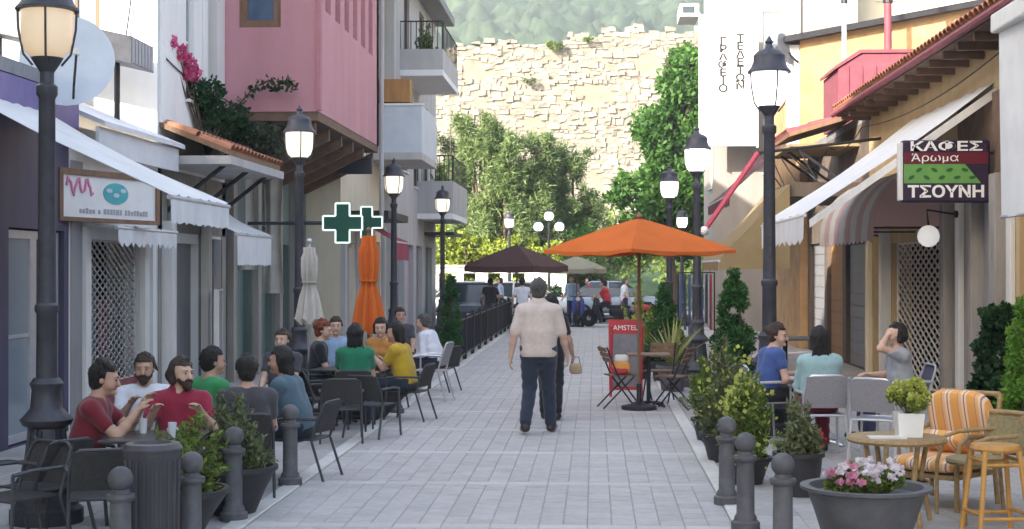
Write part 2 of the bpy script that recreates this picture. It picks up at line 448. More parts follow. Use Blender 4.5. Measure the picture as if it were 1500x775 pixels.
# ------------------------------------------------------------------ ruined fortress wall beyond the trees
M_ruin = mat('ruin stone', (.26, .24, .205), .95, .28, 1.6, bump=.9, bscale=7, dirt=.5, dirtcol=(.17, .145, .11), island=.16)
M_ruin2 = mat('ruin core', (.22, .195, .155), .95, .25, 1.5, bump=.8, bscale=5, dirt=.4, dirtcol=(.25, .21, .15))
def fortress():
    YF = 130.0
    t = thing('fortress_wall', 'long ruined pale stone fortress wall with broken top above the trees', 'wall', (0, YF, 0))
    rn = random.Random(5)
    def top(x):
        px = VPX + x / YF * F_PX
        pts = [(-2000, 80), (560, 70), (640, 66), (730, 54), (790, 60), (830, 52), (880, 42), (930, 37), (1000, 40), (1060, 34), (1160, 48), (3000, 80)]
        for a, b in zip(pts, pts[1:]):
            if a[0] <= px <= b[0]:
                y = a[1] + (b[1]-a[1]) * (px-a[0]) / (b[0]-a[0]); break
        return zy(y, YF)
    core = MB(); x = -34.0; cols = []
    while x < 26:
        cols.append((x, top(x) - .5)); x += 1.0
    grid = [[(c, .12, 1.0) for c, z in cols], [(c, .12, 14.2) for c, z in cols], [(c, .66, 14.2) for c, z in cols], [(c, .66, 18.6) for c, z in cols], [(c, 1.15, 18.6) for c, z in cols], [(c, 1.15, max(z, 18.7)) for c, z in cols], [(c, 4.0, z) for c, z in cols], [(c, 4.0, 1.0) for c, z in cols]]
    core.sheet(grid); core.build('wall_core', M_ruin2, t)
    st = MB(); z = 2.0
    row = 0
    while z < 26:
        h = rn.uniform(.28, .52); x = -34 + rn.uniform(0, .6)
        step = .0
        while x < 26:
            L_ = rn.uniform(.32, 1.0); z_keep = z; z = z + rn.uniform(-.14, .14)
            tz = top(x + L_/2) + .25 * math.sin(x * 2.3) + .2 * math.sin(x * 5.1 + 1)
            # two set-backs in the masonry and a fallen patch, as the ruin shows
            if z + h * .6 < tz:
                sb = 0.0
                if z > 14.2: sb += .55
                if z > 18.6: sb += .5
                hole = math.sin(x * .61 + 2.0) * math.sin(z * .83 + x * .17)
                d = rn.uniform(-.10, .13) + sb + (.35 if hole > .72 else 0)
                if not (hole > .72 and rn.random() < .35):
                    g = rn.uniform(-.02, .04); j = lambda: rn.uniform(-.09, .09)
                    vs = [(x+g+j(), d+j(), z+g+j()), (x+L_-g+j(), d+j(), z+g+j()), (x+L_-g+j(), d+j(), z+h-g+j()), (x+g+j(), d+j(), z+h-g+j())]
                    bk = [(p[0], 1.3 + sb, p[2]) for p in vs]
                    st._add(vs + bk, [(0,1,2,3), (0,4,5,1), (1,5,6,2), (2,6,7,3), (3,7,4,0)])
            x += L_; z = z_keep
        z += h
    st.build('masonry', M_ruin, t, kind='stuff')
fortress()

# low white wall with openings along the far side of the cross street
M_white = mat('white plaster', (.78, .775, .76), .8, .06, 2.5, bump=.12, bscale=60, dirt=.34, dirtcol=(.50, .47, .43), streak=True)
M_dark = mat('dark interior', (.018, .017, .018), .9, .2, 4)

# ================================================================== BUILDINGS
def wall_faces(mb, axis, at, u0, u1, z0, z1, back, openings=()):
    """wall with real openings. axis 'x': plane x=at, u runs along y. axis 'y': plane y=at, u runs along x.
    back: coordinate of the rear face; openings: (ua, ub, za, zb)"""
    us = sorted({u0, u1, *[min(max(o[i], u0), u1) for o in openings for i in (0, 1)]})
    zs = sorted({z0, z1, *[min(max(o[i], z0), z1) for o in openings for i in (2, 3)]})
    P = (lambda a, u, z: (a, u, z)) if axis == 'x' else (lambda a, u, z: (u, a, z))
    nu, nz = len(us) - 1, len(zs) - 1
    def solid(i, j):
        if i < 0 or j < 0 or i >= nu or j >= nz: return False
        um, zm = (us[i]+us[i+1])/2, (zs[j]+zs[j+1])/2
        return not any(o[0] < um < o[1] and o[2] < zm < o[3] for o in openings)
    for i in range(nu):
        for j in range(nz):
            if not solid(i, j): continue
            a, b, c, d = us[i], us[i+1], zs[j], zs[j+1]
            mb.quad(P(at,a,c), P(at,b,c), P(at,b,d), P(at,a,d)); mb.quad(P(back,a,c), P(back,a,d), P(back,b,d), P(back,b,c))
            if not solid(i-1, j): mb.quad(P(at,a,c), P(at,a,d), P(back,a,d), P(back,a,c))
            if not solid(i+1, j): mb.quad(P(at,b,c), P(back,b,c), P(back,b,d), P(at,b,d))
            if not solid(i, j-1): mb.quad(P(at,a,c), P(back,a,c), P(back,b,c), P(at,b,c))
            if not solid(i, j+1): mb.quad(P(at,a,d), P(at,b,d), P(back,b,d), P(back,a,d))
M_frame_w = mat('white painted wood', (.66, .65, .63), .5, .08, 8, dirt=.15, dirtcol=(.3, .28, .26), streak=True)
M_frame_b = mat('brown wood', (.19, .105, .06), .6, .25, 9, streak=True, dirt=.2)
M_pane = glassmat('window glass', (.035, .045, .055), .06)
M_pane2 = glassmat('pale glass', (.22, .26, .30), .1)
def window(root, axis, at, u0, u1, z0, z1, inward, frame=None, pane=None, mull=(1, 1), sill=True, fw=.06, name='window'):
    """frame, glazing and sill set into an opening; inward = +1/-1 direction into the building"""
    frame = frame or M_frame_w; pane = pane or M_pane
    fr = MB(); d0, d1 = at + inward*.06, at + inward*.12
    B = (lambda m_, a0, a1, ua, ub, za, zb: m_.box(a0, a1, ua, ub, za, zb)) if axis == 'x' else (lambda m_, a0, a1, ua, ub, za, zb: m_.box(ua, ub, a0, a1, za, zb))
    B(fr, d0, d1, u0, u0+fw, z0, z1); B(fr, d0, d1, u1-fw, u1, z0, z1)
    B(fr, d0, d1, u0+fw, u1-fw, z1-fw, z1); B(fr, d0, d1, u0+fw, u1-fw, z0, z0+fw)
    o = fr.build(name, frame, root, world=True)
    for i in range(1, mull[0]):
        u = u0 + (u1-u0)*i/mull[0]; q = MB(); B(q, d0+inward*.004, d1-inward*.004, u-.022, u+.022, z0+fw, z1-fw); q.build('mullion', frame, o, world=True)
    for j in range(1, mull[1]):
        z = z0 + (z1-z0)*j/mull[1]; q = MB(); B(q, d0+inward*.01, d1-inward*.01, u0+fw, u1-fw, z-.02, z+.02); q.build('mullion', frame, o, world=True)
    q = MB(); B(q, at+inward*.085, at+inward*.095, u0+fw*.5, u1-fw*.5, z0+fw*.5, z1-fw*.5); q.build('pane', pane, o, world=True)
    if sill:
        q = MB(); B(q, at-inward*.06, at+inward*.06, u0-.05, u1+.05, z0-.05, z0-.003); q.build('sill', M_frame_w, o, world=True)
    return o
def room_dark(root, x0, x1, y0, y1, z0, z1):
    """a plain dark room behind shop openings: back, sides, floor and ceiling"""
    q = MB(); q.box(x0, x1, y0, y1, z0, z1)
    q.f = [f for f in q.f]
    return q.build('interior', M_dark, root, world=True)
M_slate = mat('grey sheet roof', (.22, .22, .235), .6, .2, 5, dirt=.3)
M_tile = mat('terracotta tile', (.40, .17, .095), .8, .2, 6, bump=.3, bscale=40, rnd=.16, dirt=.35, dirtcol=(.20, .13, .10))
M_tile_i = mat('terracotta tile joined', (.40, .17, .095), .8, .2, 6, island=.16, dirt=.35, dirtcol=(.20, .13, .10))
def tiled_roof(root, x_e, z_e, x_r, z_r, y0, y1, name='roof', pw=.22, mt=None, nparts=60, piece='roof_tile', m=None):
    """pitched roof falling from (x_r,z_r) to the eave (x_e,z_e); half-round tiles in rows along the slope"""
    base = MB(); th = .08
    base.prism([(x_e, z_e - th), (x_e, z_e), (x_r, z_r), (x_r, z_r - th)], 'y', y0, y1)
    ro = base.build(name, M_frame_b, root, world=True)
    sl_ = Vector((x_r - x_e, 0, z_r - z_e)); n = int((y1 - y0) / pw); pl = .42; k = max(1, int(sl_.length / pl))
    inv = root_matrix(ro).inverted()
    sdir = sl_.normalized(); nrm = Vector((-sdir.z, 0, sdir.x)) if sdir.x > 0 else Vector((sdir.z, 0, -sdir.x))
    q = MB(); sg = 6
    g0 = []; g1 = []
    for s_ in range(sg + 1):
        a = math.pi * s_ / sg
        g0.append((-.03, -math.cos(a) * pw * .5, math.sin(a) * .075 + .012)); g1.append((pl + .05, -math.cos(a) * pw * .42, math.sin(a) * .06 - .012 + .012))
    q.sheet([g0, g1], .014, (0, 0, 1))
    tm = q.mesh(piece, mt or M_tile)
    M0 = Matrix((( sdir.x, 0, nrm.x), (0, 1, 0), (sdir.z, 0, nrm.z))).to_4x4()
    rest = MB(); cnt = 0
    for j in range(k):
        for i in range(n):
            y = y0 + (i + .5) * (y1-y0)/n
            p = Vector((x_e, y, z_e)) + sdir * (j * sl_.length / k) + nrm * .004
            M = inv @ Matrix.Translation(p) @ M0 @ Matrix.Rotation(random.uniform(-.03, .03), 4, 'Z')
            if cnt < nparts:
                o = bpy.data.objects.new(piece, tm); COL.objects.link(o); o.parent = ro; o.matrix_basis = M
            else:
                rest.M = M; rest.sheet([g0, g1], .014, (0, 0, 1))
            cnt += 1
    rest.M = None
    if rest.v: rest.build(piece, M_tile_i if mt is None else mt, ro, kind='stuff')
    return ro
def grille(root, x, y0, y1, z0, z1, cell_y, cell_z, m, r=.011, name='security_grille', outx=0.0):
    """folding lattice shutter: two sets of crossing flat bars"""
    q = MB(); ny = max(2, round((y1-y0)/cell_y)); cy = (y1-y0)/ny; nz = max(2, round((z1-z0)/cell_z)); cz = (z1-z0)/nz
    for s_ in (0, 1):
        for k in range(-nz, ny + 1):
            pts = []
            for t in range(nz + 1):
                yy = (k + t) if s_ == 0 else (k + nz - t)
                pts.append((yy, t))
            pts = [p for p in pts if 0 <= p[0] <= ny]
            if len(pts) < 2: continue
            a, b = pts[0], pts[-1]
            xx = x + (s_ * 2 - 1) * r * .9
            q.tube([(xx, y0 + a[0]*cy, z0 + a[1]*cz), (xx, y0 + b[0]*cy, z0 + b[1]*cz)], r, 4)
    for z in (z0, z1): q.tube([(x, y0, z), (x, y1, z)], r*1.6, 6)
    for y in (y0, y1): q.tube([(x, y, z0), (x, y, z1)], r*1.6, 6)
    return q.build(name, m, root, world=True)
# ---------- shared building materials
M_purple = mat('dark violet paint', (.055, .05, .10), .55, .2, 5, dirt=.3, streak=True)
M_lav = mat('violet fascia', (.17, .13, .30), .5, .15, 5, dirt=.2)
M_cream = mat('cream plaster', (.66, .60, .46), .85, .10, 2.2, bump=.15, bscale=50, dirt=.25, dirtcol=(.40, .34, .26), streak=True)
M_ochre = mat('ochre plaster', (.50, .37, .205), .85, .14, 2.5, bump=.2, bscale=40, dirt=.3, dirtcol=(.35, .24, .13), streak=True)
M_orange = mat('orange plaster', (.47, .285, .135), .9, .22, 2.2, bump=.5, bscale=12, dirt=.4, dirtcol=(.62, .50, .34))
M_pink = mat('pink plaster', (.50, .245, .275), .8, .09, 2.0, bump=.12, bscale=60, dirt=.15, dirtcol=(.45, .22, .24), streak=True)
M_pinkd = mat('pink trim', (.42, .18, .21), .7, .1, 4)
M_oldwall = mat('old grey plaster', (.25, .235, .21), .9, .25, 2.5, bump=.4, bscale=25, dirt=.5, dirtcol=(.18, .16, .14), streak=True)
M_greywall = mat('grey plaster', (.44, .43, .43), .85, .15, 2.5, bump=.2, bscale=40, dirt=.3, dirtcol=(.25, .24, .23), streak=True)
M_greenshut = mat('grey green shutter', (.13, .20, .18), .7, .2, 4, dirt=.35, streak=True)
M_lilac = mat('lilac plaster', (.40, .33, .42), .8, .12, 3, dirt=.2, streak=True)
M_alu = mat('aluminium frame', (.50, .50, .53), .4, .08, 8, metal=.5)
M_iron = mat('black iron', (.03, .03, .036), .5, .25, 12, metal=.3, dirt=.2, dirtcol=(.09, .07, .06))
M_grill_l = mat('grille steel', (.48, .46, .44), .45, .15, 10, metal=.5)
M_grill_d = mat('painted grille', (.74, .71, .65), .5, .15, 10, metal=.2)
M_stonecol = mat('weathered stone', (.30, .275, .25), .9, .25, 3, bump=.5, bscale=25, dirt=.45, dirtcol=(.20, .18, .17), streak=True)
M_wooddoor = mat('orange brown wood', (.34, .17, .06), .6, .25, 6, streak=True, dirt=.25)
M_bluegrey = mat('pale blue sheet', (.52, .57, .64), .5, .07, 3, dirt=.15, dirtcol=(.4, .42, .45))
M_maroon = mat('maroon paint', (.23, .055, .075), .6, .2, 5, dirt=.25, dirtcol=(.12, .05, .05))
M_rollgrey = mat('grey roller shutter', (.25, .25, .265), .5, .1, 6, dirt=.25, streak=True)
M_olive = mat('curtain beige', (.42, .40, .34), .8, .12, 5, streak=True)
M_sackcloth = clothmat('pale hanging cloth', (.62, .58, .52), .2, .14, dirt=.3)
M_awn = clothmat('white awning cloth', (.80, .80, .80), .25, .05, dirt=.12)
M_awn_b = clothmat('beige awning cloth', (.36, .275, .15), .3, .08, dirt=.2)
M_awn_s = clothmat('striped awning cloth', (.72, .70, .66), .3, .06, stripes=(1, 1.02, (.64, .46, .43)), dirt=.15)
M_awn_r = clothmat('red awning cloth', (.42, .10, .14), .25, .1)
M_under = mat('brown boards', (.16, .10, .07), .8, .25, 5)

def mass(root, x0, x1, y0, y1, z0, z1, m, name='wall'):
    return MB().box(x0, x1, y0, y1, z0, z1).build(name, m, root, world=True)

def slats(root, x, y0, y1, z0, z1, m, n, name='shutter', out=.02, along='z'):
    """door or shutter leaf of separate slats on a backing board"""
    o = MB().box(x, x + .02, y0, y1, z0, z1).build(name, m, root, world=True)
    for i in range(n):
        a = z0 + (z1-z0)*i/n; b = z0 + (z1-z0)*(i+1)/n
        MB().box(x - out, x - .002, y0 + .03, y1 - .03, a + .01, b - .01).build('slat', m, o, world=True)
    return o

def awning(name, label, xw, zw, xf, zf, y0, y1, m, valance=.32, scallop=0, group=None, bars=False, barm=None, frame_col=None):
    """sloping shop awning fixed to the facade line: cloth, valance with a scalloped edge, front bar, arms"""
    s = 1 if xf > xw else -1
    t = thing(name, label, 'awning', (xw, (y0+y1)/2, zw), group=group)
    n = 14; rows = []
    for i in range(9):
        f = i / 8; row = []
        for j in range(n + 1):
            y = y0 + (y1-y0)*j/n
            sag = -.05 * math.sin(math.pi * f) - .012 * math.sin(j * 2.6 + i * .8)
            row.append((xw + (xf-xw)*f, y, zw + (zf-zw)*f + sag))
        rows.append(row)
    MB().sheet(rows, .006, (0, 0, 1)).build('cloth', m, t, smooth=True, world=True)
    # valance: hangs from the front bar
    cols = 60; top = []; bot = []
    for j in range(cols + 1):
        y = y0 + (y1-y0)*j/cols
        sc = abs(math.sin(math.pi * scallop * j / cols)) * .07 if scallop else .01 * math.sin(j)
        wv = .012 * math.sin(j * .7)
        top.append((xf + s*.012, y, zf - .01)); bot.append((xf + s*(.02 + wv), y, zf - valance + .07 - sc))
    MB().sheet([top, bot], .005, (s, 0, 0)).build('valance', m, t, smooth=False, world=True)
    bm_ = barm or M_alu
    MB().tube([(xf, y0 - .03, zf - .03), (xf, y1 + .03, zf - .03)], .025, 8).build('front_bar', bm_, t, smooth=True, world=True)
    if bars:
        for y in (y0 + .12, y1 - .12):
            MB().tube([(xw, y, zf + .05), (xf, y, zf - .06)], .022, 6).build('arm', bm_, t, smooth=True, world=True)
    return t

# ================================================================== LEFT ROW
# L0: dark violet cafe at the near end; the unseen tall block beside and behind the camera is added to shade the street
t = thing('shade_building', 'unseen tall cream block added to shade the street, before the violet cafe', 'building', (-10, 0, 0))
ops = []
for k in range(9):
    for fl in range(4):
        ops.append((-36 + k*5.0 + 1, -36 + k*5.0 + 2.4, 1.2 + fl*3.1, 2.9 + fl*3.1))
q = MB(); wall_faces(q, 'x', XL, -36, 10.6, -.05, 12.6, XL - .3, ops); wall_faces(q, 'y', 10.6, -14, XL-.3, -.05, 12.6, 10.3)
wall_faces(q, 'x', -14, -36, 10.3, -.05, 12.6, -13.7); q.box(-14, XL, -36.3, -36, -.05, 12.6)
q.build('wall', M_cream, t, world=True)
MB().box(-14.3, XL + .35, -36.5, 10.75, 12.6, 12.85).build('roof', M_slate, t, world=True)
for o_ in ops[::2]:
    MB().box(XL - .2, XL - .15, o_[0], o_[1], o_[2], o_[3]).build('window', M_pane, t, world=True)

t = thing('cafe_building', 'dark violet cafe front with pale glazed door behind the nearest left lamp', 'building', (XL, 14, 0))
q = MB()
wall_faces(q, 'x', XL, 10.6, 17.25, -.05, 3.95, XL - .25, [(11.2, 13.0, .0, 2.6), (13.4, 15.0, 0, 2.6), (15.45, 17.1, 0, 2.35)])
wall_faces(q, 'y', 17.25, -11, XL - .25, -.05, 3.95, 17.0)
q.build('wall', M_purple, t, world=True)
MB().box(-11, XL + .12, 10.6, 17.3, 3.95, 4.1).build('roof', M_slate, t, world=True)
MB().box(XL + .01, XL + .14, 10.7, 17.2, 3.55, 3.93).build('fascia', M_lav, t, world=True)
MB().box(XL + .012, XL + .13, 17.0, 17.34, 3.42, 3.56).build('fascia_end', M_tile, t, world=True)
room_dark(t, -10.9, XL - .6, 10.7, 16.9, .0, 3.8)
d = window(t, 'x', XL, 15.5, 16.3, .02, 2.33, -1, M_alu, M_pane2, (1, 2), False, .09, 'door')
d = window(t, 'x', XL, 16.3, 17.08, .02, 2.33, -1, M_alu, M_pane, (2, 2), False, .09, 'door')
window(t, 'x', XL, 13.45, 14.95, .02, 2.58, -1, M_purple, M_pane, (2, 1), False, .09, 'door')
awning('awning', 'white sloping shop awning over the violet cafe', XL, 3.72, -4.02, 2.62, 13.9, 16.15, M_awn, .34, 0, barm=M_greywall)

# satellite dish on the cafe roof
dy = 16.3; c = ony(96, 92, dy)
t = thing('satellite_dish', 'large pale blue satellite dish on the roof above the violet fascia', 'satellite dish', (c.x, dy, 4.1))
q = MB(); prof = []
for i in range(9): r_ = .52 * i / 8; prof.append((max(r_, 1e-5), .12 * (r_/.52)**2))
prof += [(prof[-1][0] + .012, prof[-1][1]), (prof[-1][0] + .012, prof[-1][1] - .02)]
q.M = Matrix.Translation((0, .1, c.z - 4.1)) @ Matrix.Rotation(R(12), 4, 'Z') @ Matrix.Rotation(R(80), 4, 'X')
q.lathe(prof[:9], 28); q.build('reflector', M_bluegrey, t, smooth=True)
MB().tube([(0, .2, 0), (0, .22, c.z - 4.1 - .05)], .03, 8).build('mast', M_iron, t)
MB().tube([(.08, .02, c.z - 4.1 - .44), (.22, -.35, c.z - 4.1 - .30), (.27, -.42, c.z - 4.1 + .02)], .014, 6).build('feed_arm', M_iron, t)
MB().cbox((.27, -.42, c.z - 4.1 + .06), (.06, .12, .07)).build('receiver', M_frame_w, t, bevel=.008)

# L1: low shop with the lattice shutter
t = thing('shop_building', 'low white shop with closed lattice shutter and framed sign above it', 'building', (XL, 19, 0))
q = MB(); wall_faces(q, 'x', XL, 17.27, 20.78, -.05, 3.62, XL - .25, [(17.75, 20.1, 0, 2.28), (20.3, 20.62, 0, 2.3)])
q.box(-11, XL - .25, 17.27, 17.5, -.05, 3.62)
q.build('wall', M_white, t, world=True)
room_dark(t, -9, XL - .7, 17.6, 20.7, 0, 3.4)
grille(t, XL - .08, 17.85, 20.0, .45, 2.27, .215, .105, M_grill_l, .012)
MB().box(XL - .2, XL - .04, 17.76, 20.09, 0, .45).build('threshold_panel', M_maroon, t, world=True)
MB().box(XL + .003, XL + .015, 17.3, 17.7, 0, 3.2).build('side_panel', M_rollgrey, t, world=True)
for y in (17.72, 20.1): MB().box(XL - .02, XL + .06, y - .04, y + .16, 0, 2.42).build('jamb', M_frame_w, t, world=True)
MB().box(XL - .1, XL - .05, 20.3, 20.62, 0, 2.3).build('door', M_olive, t, world=True)
# display goods seen through the lattice
for i, (y, m_) in enumerate(((18.1, M_ochre), (18.7, M_maroon), (19.3, M_greenshut), (19.75, M_maroon))):
    MB().box(XL - .55, XL - .42, y - .2, y + .16, .5, 1.5 + .25 * (i % 3)).build('display_panel', m_, t, world=True)
# roof sheets
M_paleh = mat('pale grey plaster', (.30, .28, .255), .85, .12, 2.5, bump=.2, bscale=40, dirt=.4, dirtcol=(.20, .185, .165), streak=True)
M_shadedark = mat('shade dark plaster', (.15, .115, .09), .9, .3, 3, bump=.3, bscale=30, dirt=.4, dirtcol=(.07, .055, .045), streak=True)  # dark base stands in for shade under the awnings, with weathered streaks over it
M_greenwall = mat('weathered green plaster', (.13, .165, .145), .9, .25, 3, bump=.4, bscale=25, dirt=.5, dirtcol=(.24, .225, .20), streak=True)
M_sheet = mat('white sheet roof', (.66, .67, .70), .6, .06, 3, dirt=.2, dirtcol=(.4, .4, .42))
MB().prism([(XL + .42, 3.60), (XL + .42, 3.66), (-9.6, 5.25), (-9.6, 5.19)], 'y', 17.3, 20.75).build('roof', M_sheet, t, world=True)
MB().box(XL + .30, XL + .34, 17.32, 20.7, 3.28, 3.60).build('gutter_board', M_sheet, t, world=True)
MB().prism([(XL + .1, 4.62), (XL + .1, 4.98), (-8.6, 5.55), (-8.6, 5.2)], 'y', 19.3, 20.3).build('upper_roof', M_slate, t, world=True)
for k in range(7): MB().box(XL + .101, XL + .112, 19.33 + k*.14, 19.42 + k*.14, 4.64, 4.96).build('corrugation', M_greywall, t, world=True)
MB().box(-8.4, -8.2, 19.4, 20.2, 4.3, 5.2).build('roof_post', M_iron, t, world=True)
MB().tube([(XL - .25, 19.8, 3.9), (XL - .25, 19.8, 4.7)], .04, 6).build('roof_post', M_iron, t, world=True)
# framed sign
ts = thing('shop_sign', 'white framed shop sign with turquoise oval above the lattice shutter', 'sign', (gx(156, 17.9), 17.9, 2.47))
ts.rotation_euler = (0, 0, R(72))
MB().tube([(.8, .0, .3), (.8, .58, .3)], .02, 6).build('bracket', M_iron, ts)
SWd, SHt = 1.86, .50
MB().box(-SWd/2, SWd/2, -.06, 0, .05, .05 + SHt).build('board', mat('sign white', (.74, .73, .71), .5, .05, 4, dirt=.1), ts)
q = MB()
for b in ((-SWd/2-.07, SWd/2+.07, .0, .05), (-SWd/2-.07, SWd/2+.07, .05+SHt, .12+SHt)): q.box(b[0], b[1], -.09, .02, b[2], b[3])
for x in (-SWd/2-.07, SWd/2): q.box(x, x+.07, -.088, .018, .05, .05+SHt)
q.build('frame', M_frame_b, ts)
M_turq = mat('turquoise paint', (.06, .38, .40), .5, .1, 6); M_pinkp = mat('pink lettering', (.62, .22, .34), .5, .1, 6); M_greyp = mat('grey lettering', (.34, .33, .36), .5, .1, 6)
q = MB(); q.M = Matrix.Translation((.10, -.062, .36)) @ Matrix.Rotation(R(90), 4, 'X')
q.lathe([(.25, 0), (.25, .006)], 28, sx=1, sy=.52); q.build('emblem', M_turq, ts)
q = MB(); q.M = Matrix.Translation((.10, -.0705, .36)) @ Matrix.Rotation(R(90), 4, 'X')
for k in range(3): q.lathe([(.055, 0), (.055, .003)], 14, ((k - 1) * .14, (.03, -.02, .04)[k], 0), sx=1.1, sy=.5)
q.build('emblem_mark', M_bluegrey, ts)
q = MB()
pp = [(-.85 + .026*i, -.066, .42 + .09 * math.sin(i * .95) + .03 * math.sin(i * 2.3)) for i in range(20)]
q.tube(pp, .017, 5); q.build('lettering', M_pinkp, ts)
q = MB(); xx = -.6; rr = random.Random(4)
while xx < .72:
    ww = rr.uniform(.03, .055)
    q.box(xx, xx + ww, -.066, -.058, .10, .10 + rr.choice((.05, .065)))
    xx += ww + (.02 if rr.random() < .82 else .07)
q.build('lettering', M_greyp, ts)
awning('scalloped_awning', 'short white scalloped valance over the lattice shutter', XL + .0, 2.52, XL + .42, 2.44, 17.75, 20.3, M_awn, .26, 11, bars=False)

# L2: white house with tiled canopy
t = thing('white_house', 'tall white plaster house with shuttered windows beside the pink house', 'building', (-8, 22.7, 0))
q = MB()
ops = [(22.3, 22.75, 4.5, 7.2), (23.55, 24.2, 4.3, 8.6), (21.3, 23.0, 0, 2.3), (23.4, 24.4, 0, 2.4)]
wall_faces(q, 'x', XL, 20.8, 24.68, -.05, 10.5, XL - .3, ops)
wall_faces(q, 'y', 20.8, -12, XL - .3, -.05, 10.5, 21.1, [(gx(72, 20.8), gx(146, 20.8), zy(42, 20.8), zy(-60, 20.8))])
q.box(-12.3, -12, 20.8, 24.68, -.05, 10.5)
q.build('wall', M_white, t, world=True)
MB().box(-12.4, XL + .3, 20.6, 24.68, 10.5, 10.75).build('roof', M_slate, t, world=True)
window(t, 'y', 20.8, gx(72, 20.8), gx(146, 20.8), zy(42, 20.8), zy(-60, 20.8), 1, M_frame_b, M_pane2, (2, 1), False, .08)
window(t, 'x', XL, 22.3, 22.75, 4.5, 7.2, -1, M_frame_w, M_pane2, (1, 3))
window(t, 'x', XL, 23.55, 24.2, 4.3, 8.6, -1, M_olive, M_pane, (1, 3))
MB().box(XL - .2, XL - .12, 21.3, 23.0, 0, 2.3).build('shutter', M_rollgrey, t, world=True)
MB().box(XL - .2, XL - .12, 23.4, 24.4, 0, 2.4).build('door', M_purple, t, world=True)
MB().box(XL + .01, XL + .16, 21.0, 21.24, 0, 2.6).build('pilaster', M_frame_w, t, world=True)
MB().box(XL + .01, XL + .14, 23.1, 23.32, 0, 2.6).build('pilaster', M_frame_w, t, world=True)
for y in (20.98, 23.32): MB().box(XL + .004, XL + .05, y - .09, y + .09, 4.0, 10.4).build('pilaster', M_white, t, world=True)
MB().tube([(XL + .06, 23.45, 3.6), (XL + .06, 23.45, 10.4)], .05, 8).build('drainpipe', M_olive, t)
t.children[-1].matrix_parent_inverse = t.matrix_basis.inverted()
for (u0, u1) in ((20.83, 20.97), (21.25, 21.29), (23.01, 23.09), (23.33, 23.39), (24.41, 24.66)): MB().box(XL + .003, XL + .02, u0, u1, 0, 3.35).build('plinth', M_stonecol, t, world=True)
MB().box(XL + .003, XL + .02, 20.83, 24.66, 2.45, 3.35).build('plinth_band', M_oldwall, t, world=True)
tc = thing('tiled_canopy', 'small terracotta tiled canopy jutting from the white house', 'canopy', (XL, 22.5, 3.6))
tiled_roof(tc, XL + 1.0, 3.62, XL, 4.02, 20.9, 24.4, 'roof', nparts=48)
MB().box(XL, XL + 1.05, 20.85, 24.45, 3.40, 3.52).build('soffit', M_greywall, tc, world=True)
for y in (21.3, 22.7, 24.0):
    MB().tube([(XL, y, 2.75), (XL + .85, y, 3.42)], .035, 6).build('bracket', M_iron, tc, world=True)
ta = awning('small_awning', 'small white fabric awning hanging past the tiled canopy', XL, 3.0, XL + .95, 2.45, 21.6, 23.9, M_awn, .55, 0, barm=M_greywall)
# standing menu panel by the white house
tp = thing('display_panel', 'tall grey display panel standing against the wall by the green shutters', 'panel', (XL + .35, 22.9, 0), R(100))
MB().box(-.36, .36, -.03, .03, .05, 1.55).build('board', M_rollgrey, tp, bevel=.01)
q = MB(); q.prism([(-.40, 0), (-.36, 0), (-.36, 1.56), (.36, 1.56), (.36, 0), (.40, 0), (.40, 1.6), (-.40, 1.6)], 'y', -.04, .04); q.build('frame', M_alu, tp)

# L3: pink jettied house
t = thing('pink_house', 'pink plastered house with upper floor jutting over the street on dark brackets', 'building', (-6, 28, 0))
XJ = -4.62
q = MB(); ow = (gx(350, 24.7), gx(411, 24.7), zy(36, 24.7), zy(-40, 24.7))
wall_faces(q, 'y', 24.7, -12, XJ, 4.55, 11, 25.0, [ow])
ops = [(25.35 + k * .98, 25.35 + k * .98 + .52, 6.35, 9.2) for k in range(6)]
wall_faces(q, 'x', XJ, 25.0, 31.7, 4.55, 11, XJ - .3, ops)
q.box(-12, XJ, 31.4, 31.7, 4.55, 11)
q.build('wall', M_pink, t, world=True)
for o_ in ops:
    sh = MB().box(XJ - .16, XJ - .10, o_[0], o_[1], o_[2], o_[3]).build('shutter', M_pinkd, t, world=True)
    for k in range(12):
        z = o_[2] + (o_[3]-o_[2]) * (k + .5) / 12
        MB().cbox((XJ - .08, (o_[0]+o_[1])/2, z), (.05, .46, .018), ry=R(35)).build('slat', M_pinkd, sh, world=True)
MB().box(XJ - .02, XJ + .05, 24.64, 24.8, 4.57, 11).build('corner_board', M_pinkd, t, world=True)
MB().tube([(XJ + .08, 31.55, 2.9), (XJ + .08, 31.55, 11)], .05, 8).build('drainpipe', M_greywall, t, world=True)
window(t, 'y', 24.7, *ow, 1, M_frame_b, glassmat('blue glass', (.05, .09, .16), .05), (1, 1), False, .13)
MB().box(-12.2, XJ + .4, 24.4, 31.7, 11, 11.25).build('roof', M_slate, t, world=True)
MB().box(XL, XJ - .01, 24.72, 31.68, 4.40, 4.545).build('jetty_floor', M_under, t, world=True)
for k in range(6):
    y = 25.0 + k * 1.3
    MB().prism([(XL, 3.5), (XL, 3.7), (XJ - .1, 4.39), (XJ - .1, 4.2)], 'y', y - .07, y + .07).build('bracket', M_under, t, world=True)
q = MB(); ops = [(25.2, 26.6, 0, 2.7), (27.0, 28.4, 0, 2.7), (28.9, 29.9, 0, 2.4), (30.3, 31.4, 0, 2.5)]
wall_faces(q, 'x', XL, 24.7, 31.7, -.05, 4.4, XL - .3, ops); q.build('ground_floor_wall', M_greenwall, t, world=True)
for i, o_ in enumerate(ops):
    slats(t, XL - .16, o_[0], o_[1], o_[2], o_[3], [M_greenshut, M_greenshut, M_purple, M_lilac][i], 9)
for y in (24.95, 26.8, 28.65, 30.1):
    MB().box(XL + .004, XL + .12, y - .13, y + .13, 0, 4.2).build('pilaster', M_stonecol, t, world=True)
